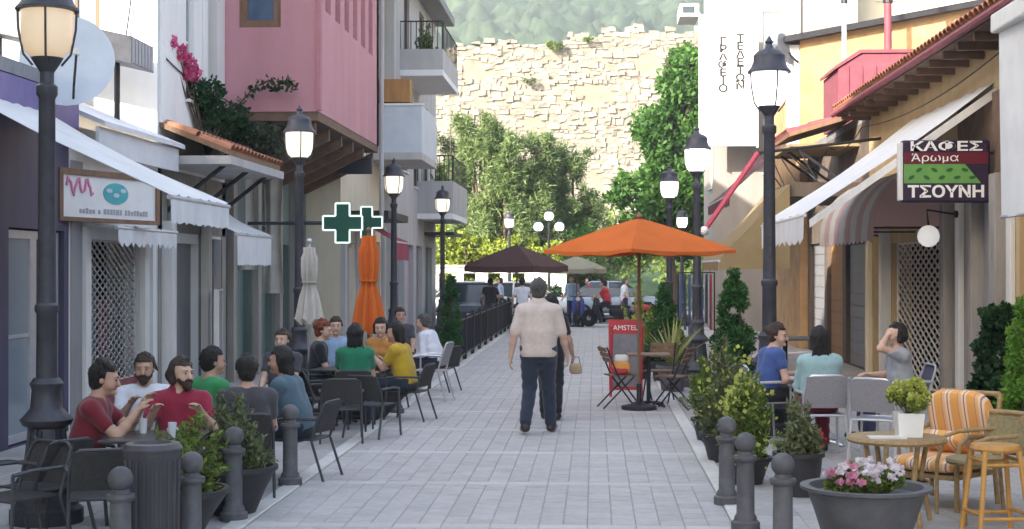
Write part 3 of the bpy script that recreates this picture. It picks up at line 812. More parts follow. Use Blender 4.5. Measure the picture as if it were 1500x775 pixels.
# cloths hung before the green shutters
for i, (px, Y, y0, y1, w_) in enumerate(((356, 26.2, 250, 395, .5), (400, 27.6, 240, 430, .42))):
    X = gx(px, Y); z1, z0 = zy(y0, Y), zy(y1, Y)
    rows = []
    for a in range(10):
        f = a / 9; rows.append([(X + (u - .5) * w_ * (1 - .25 * math.sin(math.pi*f)), Y + .05 * math.sin(u * 9 + i) , z1 + (z0 - z1) * f) for u in np.linspace(0, 1, 14)])
    o = MB().sheet(rows, .006, (0, 1, 0)).build('hanging_cloth', M_sackcloth, None, smooth=True)
    tag(o, ['pale gathered cloth hanging before the first green shutter', 'long pale gathered cloth hanging before the second green shutter'][i], 'cloth')
MB_ = None

# L4: yellowish house with sign, balcony
t = thing('balcony_house', 'narrow cream house with pale blue balcony beyond the pink house', 'building', (-6, 35, 0))
XF = -5.45
q = MB(); ops = [(32.2, 33.6, 0, 2.5), (34.2, 35.6, 0, 2.5), (36.2, 37.6, 0, 2.6), (32.5, 33.4, 5.2, 7.4), (36.2, 37.3, 5.0, 7.2), (36.2, 37.3, 8.3, 10.0)]
wall_faces(q, 'x', XF, 31.72, 38.4, -.05, 10.2, XF - .3, ops); q.box(-12, XF - .3, 31.72, 32.0, -.05, 10.2); q.box(-12, XF - .3, 38.1, 38.4, -.05, 10.2)
q.build('wall', M_cream, t, world=True)
for i, o_ in enumerate(ops[:3]): slats(t, XF - .16, *o_, [M_lilac, M_purple, M_rollgrey][i], 10)
for o_ in ops[3:]: window(t, 'x', XF, *o_, -1, M_frame_b, M_pane, (2, 1))
for y in (31.9, 33.9, 35.9, 37.9): MB().box(XF + .004, XF + .1, y - .14, y + .14, 0, 3.0).build('pilaster', M_greywall, t, world=True)
MB().prism([(XF - .2, 10.2), (XF + 1.0, 9.9), (XF + 1.0, 10.05), (XF - .2, 10.45)], 'y', 31.8, 39).build('roof', M_under, t, world=True)
MB().box(-12, XF - .2, 31.75, 38.9, 10.2, 10.5).build('roof', M_slate, t, world=True)
b = MB().box(XF - .05, -4.15, 35.6, 39.0, 4.55, 4.72).build('balcony', M_greywall, t, world=True)
q = MB(); q.box(XF, -4.15, 35.6, 35.68, 4.72, 5.85); q.box(-4.23, -4.15, 35.68, 39.0, 4.72, 5.85); q.build('parapet', M_bluegrey, b, world=True)
MB().box(XF, -4.1, 35.56, 35.72, 5.85, 5.9).build('handrail', M_white, b, world=True)
MB().box(XF + .1, XF + 1.0, 35.7, 36.2, 5.95, 6.5).build('folded_blind', M_wooddoor, b, world=True)
MB().box(XF, -4.6, 33.0, 36.6, 3.05, 3.22).build('canopy', M_iron, t, world=True)
# dark hanging sign
Y = 30.9; a0, a1 = ony(495, 232, Y), ony(545, 255, Y)
ts = thing('hanging_sign', 'plain dark rectangular sign hung under the pink house corner', 'sign', ((a0.x+a1.x)/2, Y, a1.z))
MB().box(-(a1.x-a0.x)/2, (a1.x-a0.x)/2, -.05, .05, 0, a0.z - a1.z).build('board', mat('sign black', (.035, .035, .05), .4, .1, 5), ts, bevel=.01)
for x in (-.25, .25): MB().tube([(x, 0, a0.z - a1.z), (x, 0, 4.38 - a1.z)], .012, 6).build('hanger', M_iron, ts)
# white lit panel beneath the jetty
Y = 32.4; a0, a1 = ony(480, 262, Y), ony(540, 285, Y)

# L5: further house with grey parapet balcony
t = thing('balcony_house', 'pale house with grey balconies and railing at the far left end', 'building', (-6, 43, 0))
XF = -5.2
q = MB(); ops = [(39, 40.5, 0, 2.6), (41, 42.6, 0, 2.6), (43.2, 44.8, 0, 2.6), (45.6, 47.4, 0, 2.6), (40, 41.2, 4.6, 6.6), (42.6, 43.8, 4.3, 6.4), (45, 46.4, 4.3, 6.4), (40.4, 41.6, 7.9, 9.8), (44, 45.2, 7.8, 9.6)]
wall_faces(q, 'x', XF, 38.42, 48.6, -.05, 9.9, XF - .3, ops); q.box(-12, XF - .3, 38.42, 38.7, -.05, 9.9); q.box(-12, XF - .3, 48.3, 48.6, -.05, 9.9)
q.build('wall', M_greywall, t, world=True)
for i, o_ in enumerate(ops[:4]): slats(t, XF - .16, *o_, [M_rollgrey, M_lilac, M_rollgrey, M_greenshut][i], 10)
for o_ in ops[4:]: window(t, 'x', XF, *o_, -1, M_frame_b, M_pane, (2, 1))
MB().box(-12, XF + .6, 38.4, 48.8, 9.9, 10.15).build('roof', M_slate, t, world=True)
for (y0, y1, x1, z0, h_, m_) in ((39.6, 44.0, -4.05, 7.25, .55, M_greywall), (43.5, 48.4, -4.15, 3.55, .95, M_greywall)):
    b = MB().box(XF - .02, x1, y0, y1, z0 - .16, z0).build('balcony', M_white, t, world=True)
    q = MB(); q.box(XF, x1, y0, y0 + .08, z0, z0 + h_); q.box(x1 - .08, x1, y0 + .08, y1, z0, z0 + h_); q.build('parapet', m_, b, world=True)
    n = 8
    for k in range(n + 1):
        x = XF + (x1 - XF) * k / n; MB().tube([(x, y0 + .04, z0 + h_), (x, y0 + .04, z0 + h_ + .75)], .014, 5).build('baluster', M_iron, b, world=True)
    for k in range(12):
        y = y0 + .2 + (y1 - y0 - .2) * k / 11; MB().tube([(x1 - .04, y, z0 + h_), (x1 - .04, y, z0 + h_ + .75)], .014, 5).build('baluster', M_iron, b, world=True)
    MB().tube([(XF, y0 + .04, z0 + h_ + .75), (x1 - .04, y0 + .04, z0 + h_ + .75), (x1 - .04, y1, z0 + h_ + .75)], .022, 6).build('handrail', M_iron, b, world=True)
MB().box(XF, XF + .9, 45.3, 48.3, 2.95, 3.05).build('canopy', M_iron, t, world=True)
tr_ = awning('red_awning', 'folded dark pink awning hanging beyond the pharmacy crosses', XF - .25, 3.15, XF + .75, 2.55, 33.2, 35.4, M_awn_r, .5, 0)

# ================================================================== RIGHT ROW
t = thing('ochre_building', 'single storey ochre building with tiled eave over the striped canopy and stone doorways', 'building', (XR, 20, 0))
q = MB()
ops = [(8.5, 11, 0, 2.6), (12, 14.6, 0, 2.6), (15.6, 18.2, 0, 2.75), (21.9, 25.9, 0, 2.35), (26.5, 27.6, 0, 2.5)]
wall_faces(q, 'x', XR, 6, 28, -.05, 4.9, XR + .3, ops); q.box(XR + .3, 11, 27.7, 28, -.05, 4.9); q.box(XR + .3, 11, 6, 6.3, -.05, 4.9)
q.build('wall', M_ochre, t, world=True)
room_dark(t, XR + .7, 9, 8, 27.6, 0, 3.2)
for (y0, y1, z0, z1) in ops[:2]: window(t, 'x', XR, y0, y1, z0, z1, 1, M_frame_b, M_pane, (3, 1), False, .09, 'door')
# wooden door leaves
y = 15.6
dd = MB().box(XR + .14, XR + .18, 15.6, 18.2, 0, 2.75).build('door', M_wooddoor, t, world=True)
for k in range(9):
    y0 = 15.63 + k * .285
    MB().box(XR + .08, XR + .138, y0, y0 + .26, .06, 2.7).build('plank', M_wooddoor, dd, world=True)
# lattice shop
grille(t, XR + .1, 21.95, 25.85, .05, 2.34, .40, .14, M_grill_d, .016)
# stone piers and grey shutters between the door and the lattice
for (y0, y1, m_, dx) in ((18.35, 18.55, M_frame_w, .07), (18.7, 19.0, M_stonecol, .16), (19.05, 19.65, M_rollgrey, .05), (19.7, 19.85, M_stonecol, .2), (19.9, 20.5, M_stonecol, .1), (20.55, 20.75, M_frame_w, .16), (20.8, 21.2, M_rollgrey, .06), (21.25, 21.5, M_stonecol, .2), (21.6, 21.84, M_frame_w, .1), (25.95, 26.15, M_frame_w, .18), (26.2, 26.45, M_cream, .1), (27.65, 27.9, M_cream, .1)):
    MB().box(XR - dx, XR - .003, y0, y1, 0, 3.1 if y0 < 21.8 else 2.6).build('pilaster', m_, t, world=True, bevel=.01)
# eave: rafters and boards, tiles
er = tiled_roof(t, 4.5, 4.9, 10.5, 6.7, 9, 28.2, 'roof', nparts=87)
MB().box(4.52, 5.08, 9, 28.15, 4.76, 4.80).build('eave_board', M_under, t, world=True)
for k in range(24):
    y = 9.4 + k * .8; MB().box(4.56, 5.09, y - .04, y + .04, 4.66, 4.757).build('rafter', M_under, t, world=True)
MB().tube([(4.46, 9, 4.80), (4.46, 28.2, 4.80)], .05, 8).build('gutter', M_maroon, t, world=True)
MB().box(XR - .06, XR - .003, 8.5, 21.0, 3.12, 4.15).build('fascia', M_under, t, world=True)

awning('awning', 'white sloping awning with deep valance beside the coffee sign', XR, 4.30, 2.70, 2.63, 19.35, 24.2, M_awn, .40, 9, barm=M_frame_w)
ta = [o for o in bpy.data.objects if o.get('label', '').startswith('white sloping awning with deep')][0]
MB().prism([(XR, 4.10), (XR, 4.22), (2.75, 2.54), (2.75, 2.44)], 'y', 19.2, 19.28).build('side_rail', M_frame_w, ta, world=True)
MB().prism([(XR, 3.98), (XR, 4.08), (2.75, 2.47), (2.75, 2.42)], 'y', 23.6, 23.7).build('side_rail', M_frame_w, ta, world=True)
# nearest blind: white box and hanging cloth
t = thing('roller_blind', 'white cloth blind hanging from a white box before the wooden door', 'blind', (4.4, 15.4, 2.4))
xb = 4.34
MB().box(xb - .12, XR, 13.2, 16.15, 4.42, 4.62).build('cassette', M_frame_w, t, world=True, bevel=.02)
rows = []
for a in range(8):
    f = a / 7; rows.append([(xb - .02 + .015 * math.sin(y * 5 + f * 2), y, 4.43 - f * 1.98) for y in np.linspace(13.25, 16.1, 24)])
MB().sheet(rows, .008, (1, 0, 0)).build('cloth', M_awn, t, smooth=True, world=True)
MB().tube([(xb - .02, 13.25, 2.46), (xb - .02, 16.1, 2.46)], .02, 8).build('bottom_bar', M_alu, t, world=True)
# support arm near the blind
# striped dome canopy over the lattice shop
t = thing('dome_canopy', 'faded red and white striped rounded canopy above the lattice shutter', 'canopy', (XR, 24, 2.3))
rows = []
for a in range(9):
    th = R(90) * a / 8
    rows.append([(XR - 1.12 * math.sin(th) - (.0), y, 2.52 + .95 * math.cos(th)) for y in np.linspace(21.5, 26.6, 40)])
MB().sheet(rows, .006, (-1, 0, 1)).build('cloth', M_awn_s, t, smooth=True, world=True)
for y, s_ in ((21.5, 1), (26.6, -1)):
    pts = [(XR, y, 2.52)] + [(XR - 1.12 * math.sin(R(90)*a/8), y, 2.52 + .95 * math.cos(R(90)*a/8)) for a in range(9)]
    q = MB(); q._add(pts + [(p[0], p[1] + s_*.006, p[2]) for p in pts], [tuple(range(10)), tuple(range(19, 9, -1))]); q.build('end_panel', M_awn_s, t, world=True)
cols = 80; top = []; bot = []
for j in range(cols + 1):
    y = 21.5 + 5.1 * j / cols; top.append((XR - 1.125, y, 2.52)); bot.append((XR - 1.13, y, 2.34 - .05 * abs(math.sin(math.pi * 14 * j / cols))))
MB().sheet([top, bot], .005, (-1, 0, 0)).build('valance', M_awn_s, t, world=True)
for y in (21.6, 24, 26.5): MB().tube([(XR, y, 2.5), (XR - 1.1, y, 2.5)], .015, 6).build('rib', M_iron, t, world=True)

# coffee sign facing down the street
YS = 19.1; a0, a1 = ony(1319, 206, YS), ony(1449, 297, YS)
W_, H_ = a1.x - a0.x, a0.z - a1.z
t = thing('coffee_sign', 'projecting coffee shop sign with white Greek lettering on violet, red and green', 'sign', ((a0.x+a1.x)/2, YS, a1.z))
M_sg_v = mat('sign violet', (.022, .010, .035), .4, .1, 6); M_sg_r = mat('sign red', (.12, .006, .02), .4, .1, 6); M_sg_g = mat('sign green', (.12, .30, .07), .4, .12, 6)
M_sg_w = mat('sign lettering white', (.80, .79, .78), .5, .04, 6); M_sg_dg = mat('sign dark green', (.02, .10, .03), .5, .1, 6)
MB().box(-W_/2, W_/2, -.07, .07, 0, H_).build('box', M_sg_v, t, bevel=.03)
MB().box(-W_/2 - .03, -W_/2 + .018, -.075, .075, .03, H_ - .03).build('edge_trim', M_frame_w, t, bevel=.01)
MB().box(-W_/2 + .03, W_/2 - .03, -.0755, -.06, H_ * .62, H_ * .80).build('band', M_sg_r, t)
MB().prism([(-W_/2 + .03, H_*.31), (W_/2 - .12, H_*.31), (W_/2 - .32, H_*.62 - .004), (-W_/2 + .03, H_*.62 - .004)], 'y', -.0756, -.06).build('band', M_sg_g, t)
lettering('ΚΑΦΕΣ', H_ * .20, M_sg_w, t, facecam(0, -.079, H_ * .89), 1.65, bold=.004)
lettering('Άρωμα', H_ * .17, M_sg_w, t, facecam(-.14, -.082, H_ * .71), 1.35)
lettering('ΤΣΟΥΝΗ', H_ * .25, M_sg_w, t, facecam(0, -.079, H_ * .165), 1.15, bold=.006)
rr = random.Random(2)
for k in range(9):
    q = MB(); q.M = Matrix.Translation((-W_/2 + .12 + k * .095, -.077, H_ * (.40 + .12 * (k % 2)))) @ Matrix.Rotation(R(90), 4, 'X') @ Matrix.Rotation(rr.uniform(-.6, .6), 4, 'Z')
    q.lathe([(.038, 0), (.038, .003)], 12, sx=1.15, sy=.6); q.build('coffee_bean', M_sg_dg, t)
for z in (H_ * .2, H_ * .8): MB().tube([(W_/2, 0, z), (XR - ((a0.x+a1.x)/2), 0, z)], .02, 6).build('bracket', M_iron, t)
# globe wall lamp
c = ony(1360, 346, 20.6)
t = thing('wall_lamp', 'round white globe lamp on a curved arm under the coffee sign', 'lamp', (XR, 20.6, c.z))
MB().sphere((c.x - XR, 0, 0), .15, 18, 12).build('globe', emitmat('white globe', (1, .98, .95), .12), t, smooth=True)
MB().tube([(-.2, 0, .3), ((c.x - XR) - .02, -.0, .36), (c.x - XR, 0, .14)], .016, 6).build('arm', M_iron, t)
MB().tube([(-.2, 0, .3), (-.1, 0, .3)], .05, 10).build('mount', M_iron, t)

# R2: low shops between the ochre building and the gable
t = thing('corner_shops', 'low cluttered shops with maroon tiled canopy beyond the ochre building', 'building', (XR, 33, 0))
q = MB(); ops = [(28.4, 30.6, 0, 2.4), (31, 33, 0, 2.5), (33.4, 35.6, 0, 2.5)]
wall_faces(q, 'x', XR, 28.02, 36.0, -.05, 4.7, XR + .3, ops); q.build('wall', M_shadedark, t, world=True)
room_dark(t, XR + .6, 9, 28.2, 35.9, 0, 2.9)
for i, o_ in enumerate(ops): slats(t, XR + .1, *o_, [M_rollgrey, M_wooddoor, M_rollgrey][i], 10)
MB().box(XR, 10, 28.1, 36, 4.7, 4.85).build('roof', M_slate, t, world=True)
M_tile_m = mat('maroon tile', (.20, .06, .065), .7, .2, 6, rnd=.15, island=.1)
tiled_roof(t, 3.75, 4.55, XR, 4.95, 29.0, 31.6, 'canopy_roof', mt=M_tile_m, nparts=36)
MB().box(3.78, XR, 29.0, 31.6, 4.28, 4.34).build('canopy_soffit', M_awn_b, t, world=True)
for y in (29.2, 30.3, 31.4): MB().tube([(XR, y, 3.4), (3.9, y, 4.27)], .03, 6).build('bracket', M_iron, t, world=True)
rr = random.Random(9)
for k in range(5):      # wires and brackets under the canopy
    y = 28.6 + k * 1.3; MB().tube([(XR, y, 2.9 + rr.uniform(0, .8)), (4.3, y + .2, 3.3 + rr.uniform(0, .6)), (3.9, y + .1, 4.2)], .015, 5).build('wire', M_iron, t, world=True)
hb = thing('rooftop_box', 'maroon panelled rooftop enclosure behind the ochre eave', 'enclosure', (5.7, 31.6, 4.85))
MB().prism([(5.02, 4.86), (6.6, 4.86), (6.6, 6.35), (5.5, 6.35), (5.02, 6.05)], 'y', 31, 33).build('panel', M_maroon, hb, world=True)
MB().prism([(4.95, 6.03), (5.48, 6.36), (6.7, 6.36), (6.7, 6.43), (5.45, 6.43), (4.95, 6.1)], 'y', 30.95, 33.05).build('rim', M_maroon, hb, world=True)
for k in range(5): MB().box(5.2 + k*.28, 5.23 + k*.28, 30.97, 30.999, 4.9, 6.1).build('rib', M_maroon, hb, world=True)
for px, m_, r_, lab in ((1237, M_bluegrey, .055, 'slim pale blue pipe rising behind the maroon enclosure'), (1301, M_maroon, .085, 'thick brown flue pipe rising behind the maroon enclosure')):
    x = gx(px, 33.6); tp = thing('flue_pipe', lab, 'pipe', (x, 33.6, 4.85))
    MB().tube([(0, 0, 0), (0, 0, 4.6)], r_, 10).build('pipe', m_, tp, smooth=True)
    MB().lathe([(r_*1.9, 4.6), (r_*1.9, 4.66), (.01, 4.85)], 12).build('cowl', m_, tp)
    MB().tube([(0, 0, 3.0), (0, 0, 3.08)], r_*1.3, 10).build('collar', M_iron, tp)
tb_ = awning('beige_awning', 'beige steep awning beyond the tall right lamp by the conifers', 3.45, 3.42, 2.2, 2.08, 26.5, 30.6, M_awn_b, .26, 0)
MB()._add([(3.44, 26.5, 3.40), (2.2, 26.5, 2.06), (2.2, 26.5, 1.90), (3.44, 26.5, 1.92), (3.44, 26.506, 3.40), (2.2, 26.506, 2.06), (2.2, 26.506, 1.90), (3.44, 26.506, 1.92)], [(0, 1, 2, 3), (4, 7, 6, 5), (0, 4, 5, 1), (1, 5, 6, 2), (2, 6, 7, 3), (3, 7, 4, 0)]).build('side_panel', M_awn_b, tb_, world=True)
MB().box(3.46, XR - .004, 26.6, 30.5, 3.2, 3.45).build('canopy_box', M_shadedark, tb_, world=True)
awning('maroon_awning', 'dark maroon awning in front of the lettered white panel', 4.3, 4.85, 3.0, 3.6, 33.2, 39.5, mat('dark maroon cloth', (.09, .02, .03), .8, .2, 4), .35, 0)
MB().box(4.31, XR - .004, 33.3, 35.9, 4.55, 4.65).build('awning_shelf', M_shadedark, [o for o in bpy.data.objects if o.name == 'maroon_awning'][0], world=True)
# red bar sloping out
a, b = ony(1113, 222, 26.5), ony(1032, 338, 26.5)
t = thing('awning_pole', 'bright red slanting pole of a half-open awning above the orange parasol', 'pole', (b.x, 26.5, b.z))
MB().tube([(0, 0, 0), (a.x - b.x, .3, a.z - b.z)], .048, 8).build('pole', mat('red paint', (.46, .06, .10), .45, .1, 6), t, smooth=True)
MB().sphere((0, 0, 0), .085, 10, 8).build('end_cap', M_frame_w, t, smooth=True)
MB().tube([(a.x - b.x, .3, a.z - b.z), (XR - b.x, .35, a.z - b.z + .25)], .03, 6).build('bracket', M_iron, t)

# R3: orange gable house, R4 cream block, R5 white lettered house
t = thing('gable_house', 'orange plastered gable house with dark roof line behind the ochre eave', 'building', (7, 38, 0))
zt0, zt1 = zy(62, 36.1), zy(10, 36.1)
xa, xb2 = gx(1172, 36.1), gx(1440, 36.1)
MB().prism([(xa, 0), (xb2 + 3, 0), (xb2 + 3, zt1 + .5), (xa, zt0)], 'y', 36.1, 43).build('wall', M_orange, t, world=True)
sl2 = (zt1 - zt0) / (xb2 - xa)
MB().prism([(xa - .4, zt0 - .4*sl2), (xb2 + 3.2, zt1 + .5), (xb2 + 3.2, zt1 + .64), (xa - .4, zt0 - .4*sl2 + .14)], 'y', 35.8, 43.2).build('roof', M_iron, t, world=True)
MB().box(xa - .28, xa - .004, 36.15, 36.5, 4.9, zt0 - .1).build('corner_pier', M_white, t, world=True)
for (u0, u1, z0, z1) in ((7.3, 8.3, 5.3, 6.6),): window(t, 'y', 36.1, u0, u1, z0, z1, -1, M_frame_b, M_pane, (2, 1))
t = thing('cream_block', 'tall cream plastered block above the orange gable', 'building', (11, 52, 0))
q = MB(); ops = [(9, 10, 10.5, 12.5), (12, 13.2, 10.5, 12.5)]
wall_faces(q, 'y', 48, 6.35, 17, -.05, 15, 48.3, ops); q.box(6.35, 6.65, 48.3, 56, -.05, 15); q.build('wall', M_cream, t, world=True)
for o_ in ops: window(t, 'y', 48, *o_, 1, M_frame_b, M_pane, (2, 1))
MB().box(6.0, 17.2, 47.7, 56.2, 15, 15.3).build('roof', M_slate, t, world=True)
YW = 46.5; xw0, xw1 = gx(1046, YW), gx(1185, YW)
t = thing('corner_house', 'pale house on the far corner behind the lettered panel', 'building', (4.5, 48, 0))
q = MB(); ops = [(gx(1118, YW), gx(1146, YW), 8.2, 9.9), (gx(1118, YW), gx(1146, YW), 4.9, 6.6)]
wall_faces(q, 'y', YW, xw0, xw1 + 1.5, -.05, 12, YW + .3, ops)
for o_ in ops: window(t, 'y', YW, *o_, 1, M_frame_w, M_pane2, (2, 1))
ops = [(47.2, 48.5, 0, 2.6), (49, 49.9, 0, 2.6), (47.2, 48.3, 4.5, 6.2)]
wall_faces(q, 'x', xw0, YW + .3, 50.5, -.05, 12, xw0 + .3, ops); q.box(xw0, xw1 + 1.5, 50.5, 50.8, -.05, 12)
q.build('wall', M_paleh, t, world=True)
for o_ in ops[:2]: slats(t, xw0 + .1, *o_, M_rollgrey, 10)
window(t, 'x', xw0, *ops[2], 1, M_frame_w, M_pane, (2, 1))
MB().box(xw0 - .5, xw1 + 1.6, YW - .15, 51, 12, 12.3).build('roof', M_slate, t, world=True)
MB().tube([(gx(1170, YW), YW - .08, 0), (gx(1170, YW), YW - .08, 12)], .06, 8).build('drainpipe', M_greywall, t, world=True)
YP = 45.2; p0, p1 = ony(1026, 22, YP), ony(1108, 214, YP)
t = thing('sign_panel', 'tall white panel with two columns of dark Greek letters', 'sign', ((p0.x + p1.x)/2, YP, p1.z))
hw, hh = (p1.x - p0.x)/2, p0.z - p1.z
MB().box(-hw, hw, -.06, .06, 0, hh).build('panel', M_white, t, bevel=.01)
for x in (-hw - .05, hw): MB().box(x, x + .05, -.075, .075, -.05, hh + .05).build('frame_bar', M_frame_w, t)
for z in (hh * .15, hh * .85): MB().box(-hw*.6, hw*.6, .06, YW - YP, z - .05, z + .05).build('bracket', M_iron, t)
MB().box(-hw - .62, -hw - .051, -.1, 1.5, hh - .05, hh + .33).build('top_box', M_frame_w, t)
MB().box(-hw - .54, -hw - .18, -.112, -.102, hh + .05, hh + .25).build('top_box_pane', M_pane, t)
M_let = mat('faded black lettering', (.02, .02, .022), .8, .3, 9)
for i, (txt, px) in enumerate((('ΓΡΑΦΕΙΟ', 1053), ('ΤΕΛΕΤΩΝ', 1078))):
    for k, ch in enumerate(txt):
        p = ony(px + 6, 57 + k * 11.6 + (4 if i == 0 else 0), YP)
        lettering(ch, .31, M_let, t, facecam(p.x - t.location.x, -.066, p.z - t.location.z), 1.25, bold=.009)
for k in range(8):
    p = ony(1052 + k * 4 + 4, 142 + k * 6, YP); lettering('·' if k % 2 else '-', .3, M_greyp, t, facecam(p.x - t.location.x, -.066, p.z - t.location.z))
# dish on the lettered wall
c = ony(1150, 72, 36.0)
t = thing('satellite_dish', 'dark grey satellite dish in outline beside the orange gable', 'satellite dish', (c.x + .35, 36.0, c.z - .3))
q = MB(); q.M = Matrix.Translation((-.35, 0, .3)) @ Matrix.Rotation(R(55), 4, 'Z') @ Matrix.Rotation(R(75), 4, 'X'); q.lathe([(.40, .03), (.30, .0), (.27, -.02), (.38, .02)], 24)
q.build('reflector', M_slate, t, smooth=True)
MB().tube([(-.35, .05, .3), (-.1, .08, .05), (-.02, .1, 0)], .03, 6).build('mount', M_iron, t)
MB().tube([(-.35, 0, .1), (-.5, -.25, .3)], .012, 5).build('feed_arm', M_iron, t)

# far white wall with openings across the road
t = thing('arcade_wall', 'low white wall with square openings across the road', 'wall', (-6, 64, 0))
q = MB(); ops = [(-14 + k * 1.05, -14 + k * 1.05 + .52, .9, 1.75) for k in range(11)]
wall_faces(q, 'y', 63.4, -15, -1.2, .1, 2.0, 63.7, ops); q.build('wall', mat('old whitewash', (.58, .57, .55), .85, .12, 2.5, dirt=.4, dirtcol=(.38, .36, .33), streak=True), t, world=True)
MB().box(-15.1, -1.1, 63.3, 63.8, 2.0, 2.1).build('coping', M_greywall, t, world=True)
# ================================================================== STREET LAMPS
M_lampiron = mat('lamp iron', (.055, .055, .068), .5, .25, 10, metal=.25, bump=.1, bscale=60, dirt=.3, dirtcol=(.13, .12, .12), local=True)
M_globe_w = emitmat('warm lit globe', (1.0, .72, .42), .13, (.50, .44, .36))
M_globe_m = emitmat('lit globe', (1.0, .86, .62), .33, (.7, .67, .6))
M_globe_c = emitmat('white lit globe', (1.0, .97, .92), .9, (.88, .88, .88))
def make_lamp(label, gm, loc, lean=0.0):
    t = thing('street_lamp', label, 'street lamp', loc, 0, 'street lamps along both sides')
    t.rotation_euler = (0, lean, 0); t.scale = (1.04, 1.04, 1.045)
    q = MB(); q.lathe([(.26, 0), (.26, .10), (.22, .13), (.20, .22), (.235, .27), (.20, .33), (.155, .40), (.13, .62), (.125, .68), (.17, .70), (.19, .74), (.15, .78), (.115, .82), (.105, .95), (.12, 1.0), (.09, 1.04)], 16)
    q.build('base', M_lampiron, t, smooth=True)
    q = MB(); q.lathe([(.075, 1.04), (.072, 1.5), (.085, 1.52), (.085, 1.56), (.066, 1.58), (.058, 3.05), (.075, 3.08), (.075, 3.14), (.05, 3.16), (.05, 3.24)], 14)
    q.build('pole', M_lampiron, t, smooth=True)
    for k in range(8):
        a = k * math.pi / 4
        MB().tube([(.155*math.cos(a), .155*math.sin(a), .41), (.125*math.cos(a), .125*math.sin(a), .67)], .018, 5).build('flute', M_lampiron, t)
    g = MB(); g.lathe([(.05, 3.335), (.11, 3.345), (.155, 3.39), (.178, 3.46), (.186, 3.55), (.188, 3.68), (.17, 3.685)], 20)
    g.build('globe', gm, t, smooth=True)
    q = MB(); q.lathe([(.05, 3.24), (.095, 3.31), (.115, 3.345), (.06, 3.35)], 16); q.build('cup', M_lampiron, t, smooth=True)
    q = MB(); q.lathe([(.225, 3.685), (.225, 3.70), (.19, 3.74), (.165, 3.80), (.165, 3.86), (.13, 3.90), (.05, 3.93), (.03, 3.98), (.045, 4.0), (.005, 4.06)], 18); q.build('cap', M_lampiron, t, smooth=True)
    for k in range(4):
        a = k * math.pi / 2 + .3
        MB().tube([(.10*math.cos(a), .10*math.sin(a), 3.29), (.165*math.cos(a), .165*math.sin(a), 3.37), (.20*math.cos(a), .20*math.sin(a), 3.55), (.205*math.cos(a), .205*math.sin(a), 3.69)], .009, 5).build('rib', M_lampiron, t)
    return t
lamp0 = make_lamp('warm lit street lamp beside the violet cafe with ornate iron base', M_globe_w, (-4.12, 11.0, 0))
lamp0['group'] = 'street lamps along both sides'
labs = ['lit street lamp before the green shutters under the pink house', 'lit street lamp beside the pharmacy crosses', 'lit street lamp at the far end of the left terrace by the cypress']
lm = make_lamp(labs[0], M_globe_m, (-4.2, 21.0, 0))
for lab, Y in zip(labs[1:], (31.0, 41.0)): dup(lm, (-4.2, Y, 0), .4, lab)
labs = ['white lit street lamp beside the white awning on the terrace with the seated women', 'white lit street lamp beyond the orange parasol, nearer than its neighbour', 'white lit street lamp before the broadleaf tree']
rm = make_lamp(labs[0], M_globe_c, (gx(1127, 17.4), 17.4, 0)); rm.scale = (1.12, 1.12, 1.135)
for lab, Y in zip(labs[1:], (24.3, 33.2)): dup(rm, (1.66, Y, 0), .5, lab, scale=(1.04, 1.04, 1.045))
dup(rm, (3.0, 51.4, 0), .2, 'far white lit street lamp by the corner of the lettered white house', scale=(1, 1, 1))
# three-globe lamp at the end of the street and a single one beside it
t = thing('cluster_lamp', 'three-globe street lamp on the far pavement under the pines', 'street lamp', (gx(804, 59.8), 59.8, .1))
MB().lathe([(.22, 0), (.2, .3), (.1, .5), (.06, .8), (.05, 3.2), (.04, 3.75)], 12).build('pole', M_lampiron, t, smooth=True)
for dx, z in ((-.42, 3.35), (.42, 3.35), (0, 3.78)):
    MB().sphere((dx, 0, z + .17), .19, 14, 10).build('globe', M_globe_c, t, smooth=True)
    if dx: MB().tube([(0, 0, 3.0), (dx*.6, 0, 3.05), (dx, 0, 3.2), (dx, 0, z)], .025, 6).build('arm', M_lampiron, t)
    MB().lathe([(.09, z - .03), (.1, z + .02), (.04, z + .04)], 10, (dx, 0, 0)).build('cup', M_lampiron, t)
    MB().lathe([(.12, z + .33), (.06, z + .42), (.005, z + .46)], 10, (dx, 0, 0)).build('cap', M_lampiron, t)
dup(lm, (gx(746, 60.2), 60.2, .1), .1, 'far lit street lamp across the road above the white wall')

# ================================================================== BOLLARDS
M_boll = mat('grey cast iron', (.095, .092, .098), .6, .2, 12, bump=.2, bscale=50, dirt=.35, dirtcol=(.25, .24, .23), rnd=.15)
def make_bollard(label, loc, s=1.0):
    t = thing('bollard', label, 'bollard', loc, 0, 'bollards along the street edge'); t.scale = (s, s, s)
    MB().lathe([(.105, 0), (.105, .06), (.084, .075), (.08, .10), (.066, .12), (.063, .50)], 18).build('shaft', M_boll, t, smooth=True)
    MB().lathe([(.063, .50), (.08, .505), (.09, .525), (.085, .545), (.06, .55), (.05, .575)], 18).build('collar', M_boll, t, smooth=True)
    MB().sphere((0, 0, .635), .077, 18, 12).build('ball', M_boll, t, smooth=True)
    return t
bo = make_bollard('grey ball-topped bollard beside the flared flower bowl', (1.22, 9.75, 0))
spots = [(1.10, 10.95, 'grey ball-topped bollard between two others by the leafy right-hand shrubs'),
         (1.07, 12.15, 'dark ball-topped bollard against the leafy right-hand shrubs'),
         (-2.86, 8.85, 'ball-topped bollard beside the dark litter bin'),
         (-2.63, 9.6, 'ball-topped bollard before the flared left-hand planters'),
         (-2.73, 11.15, 'ball-topped bollard half hidden in the left-hand planter foliage'),
         (-2.68, 13.0, 'ball-topped bollard beside the chair of the person in blue grey'),
         (-2.62, 19.6, 'ball-topped bollard beside the long dark planter')]
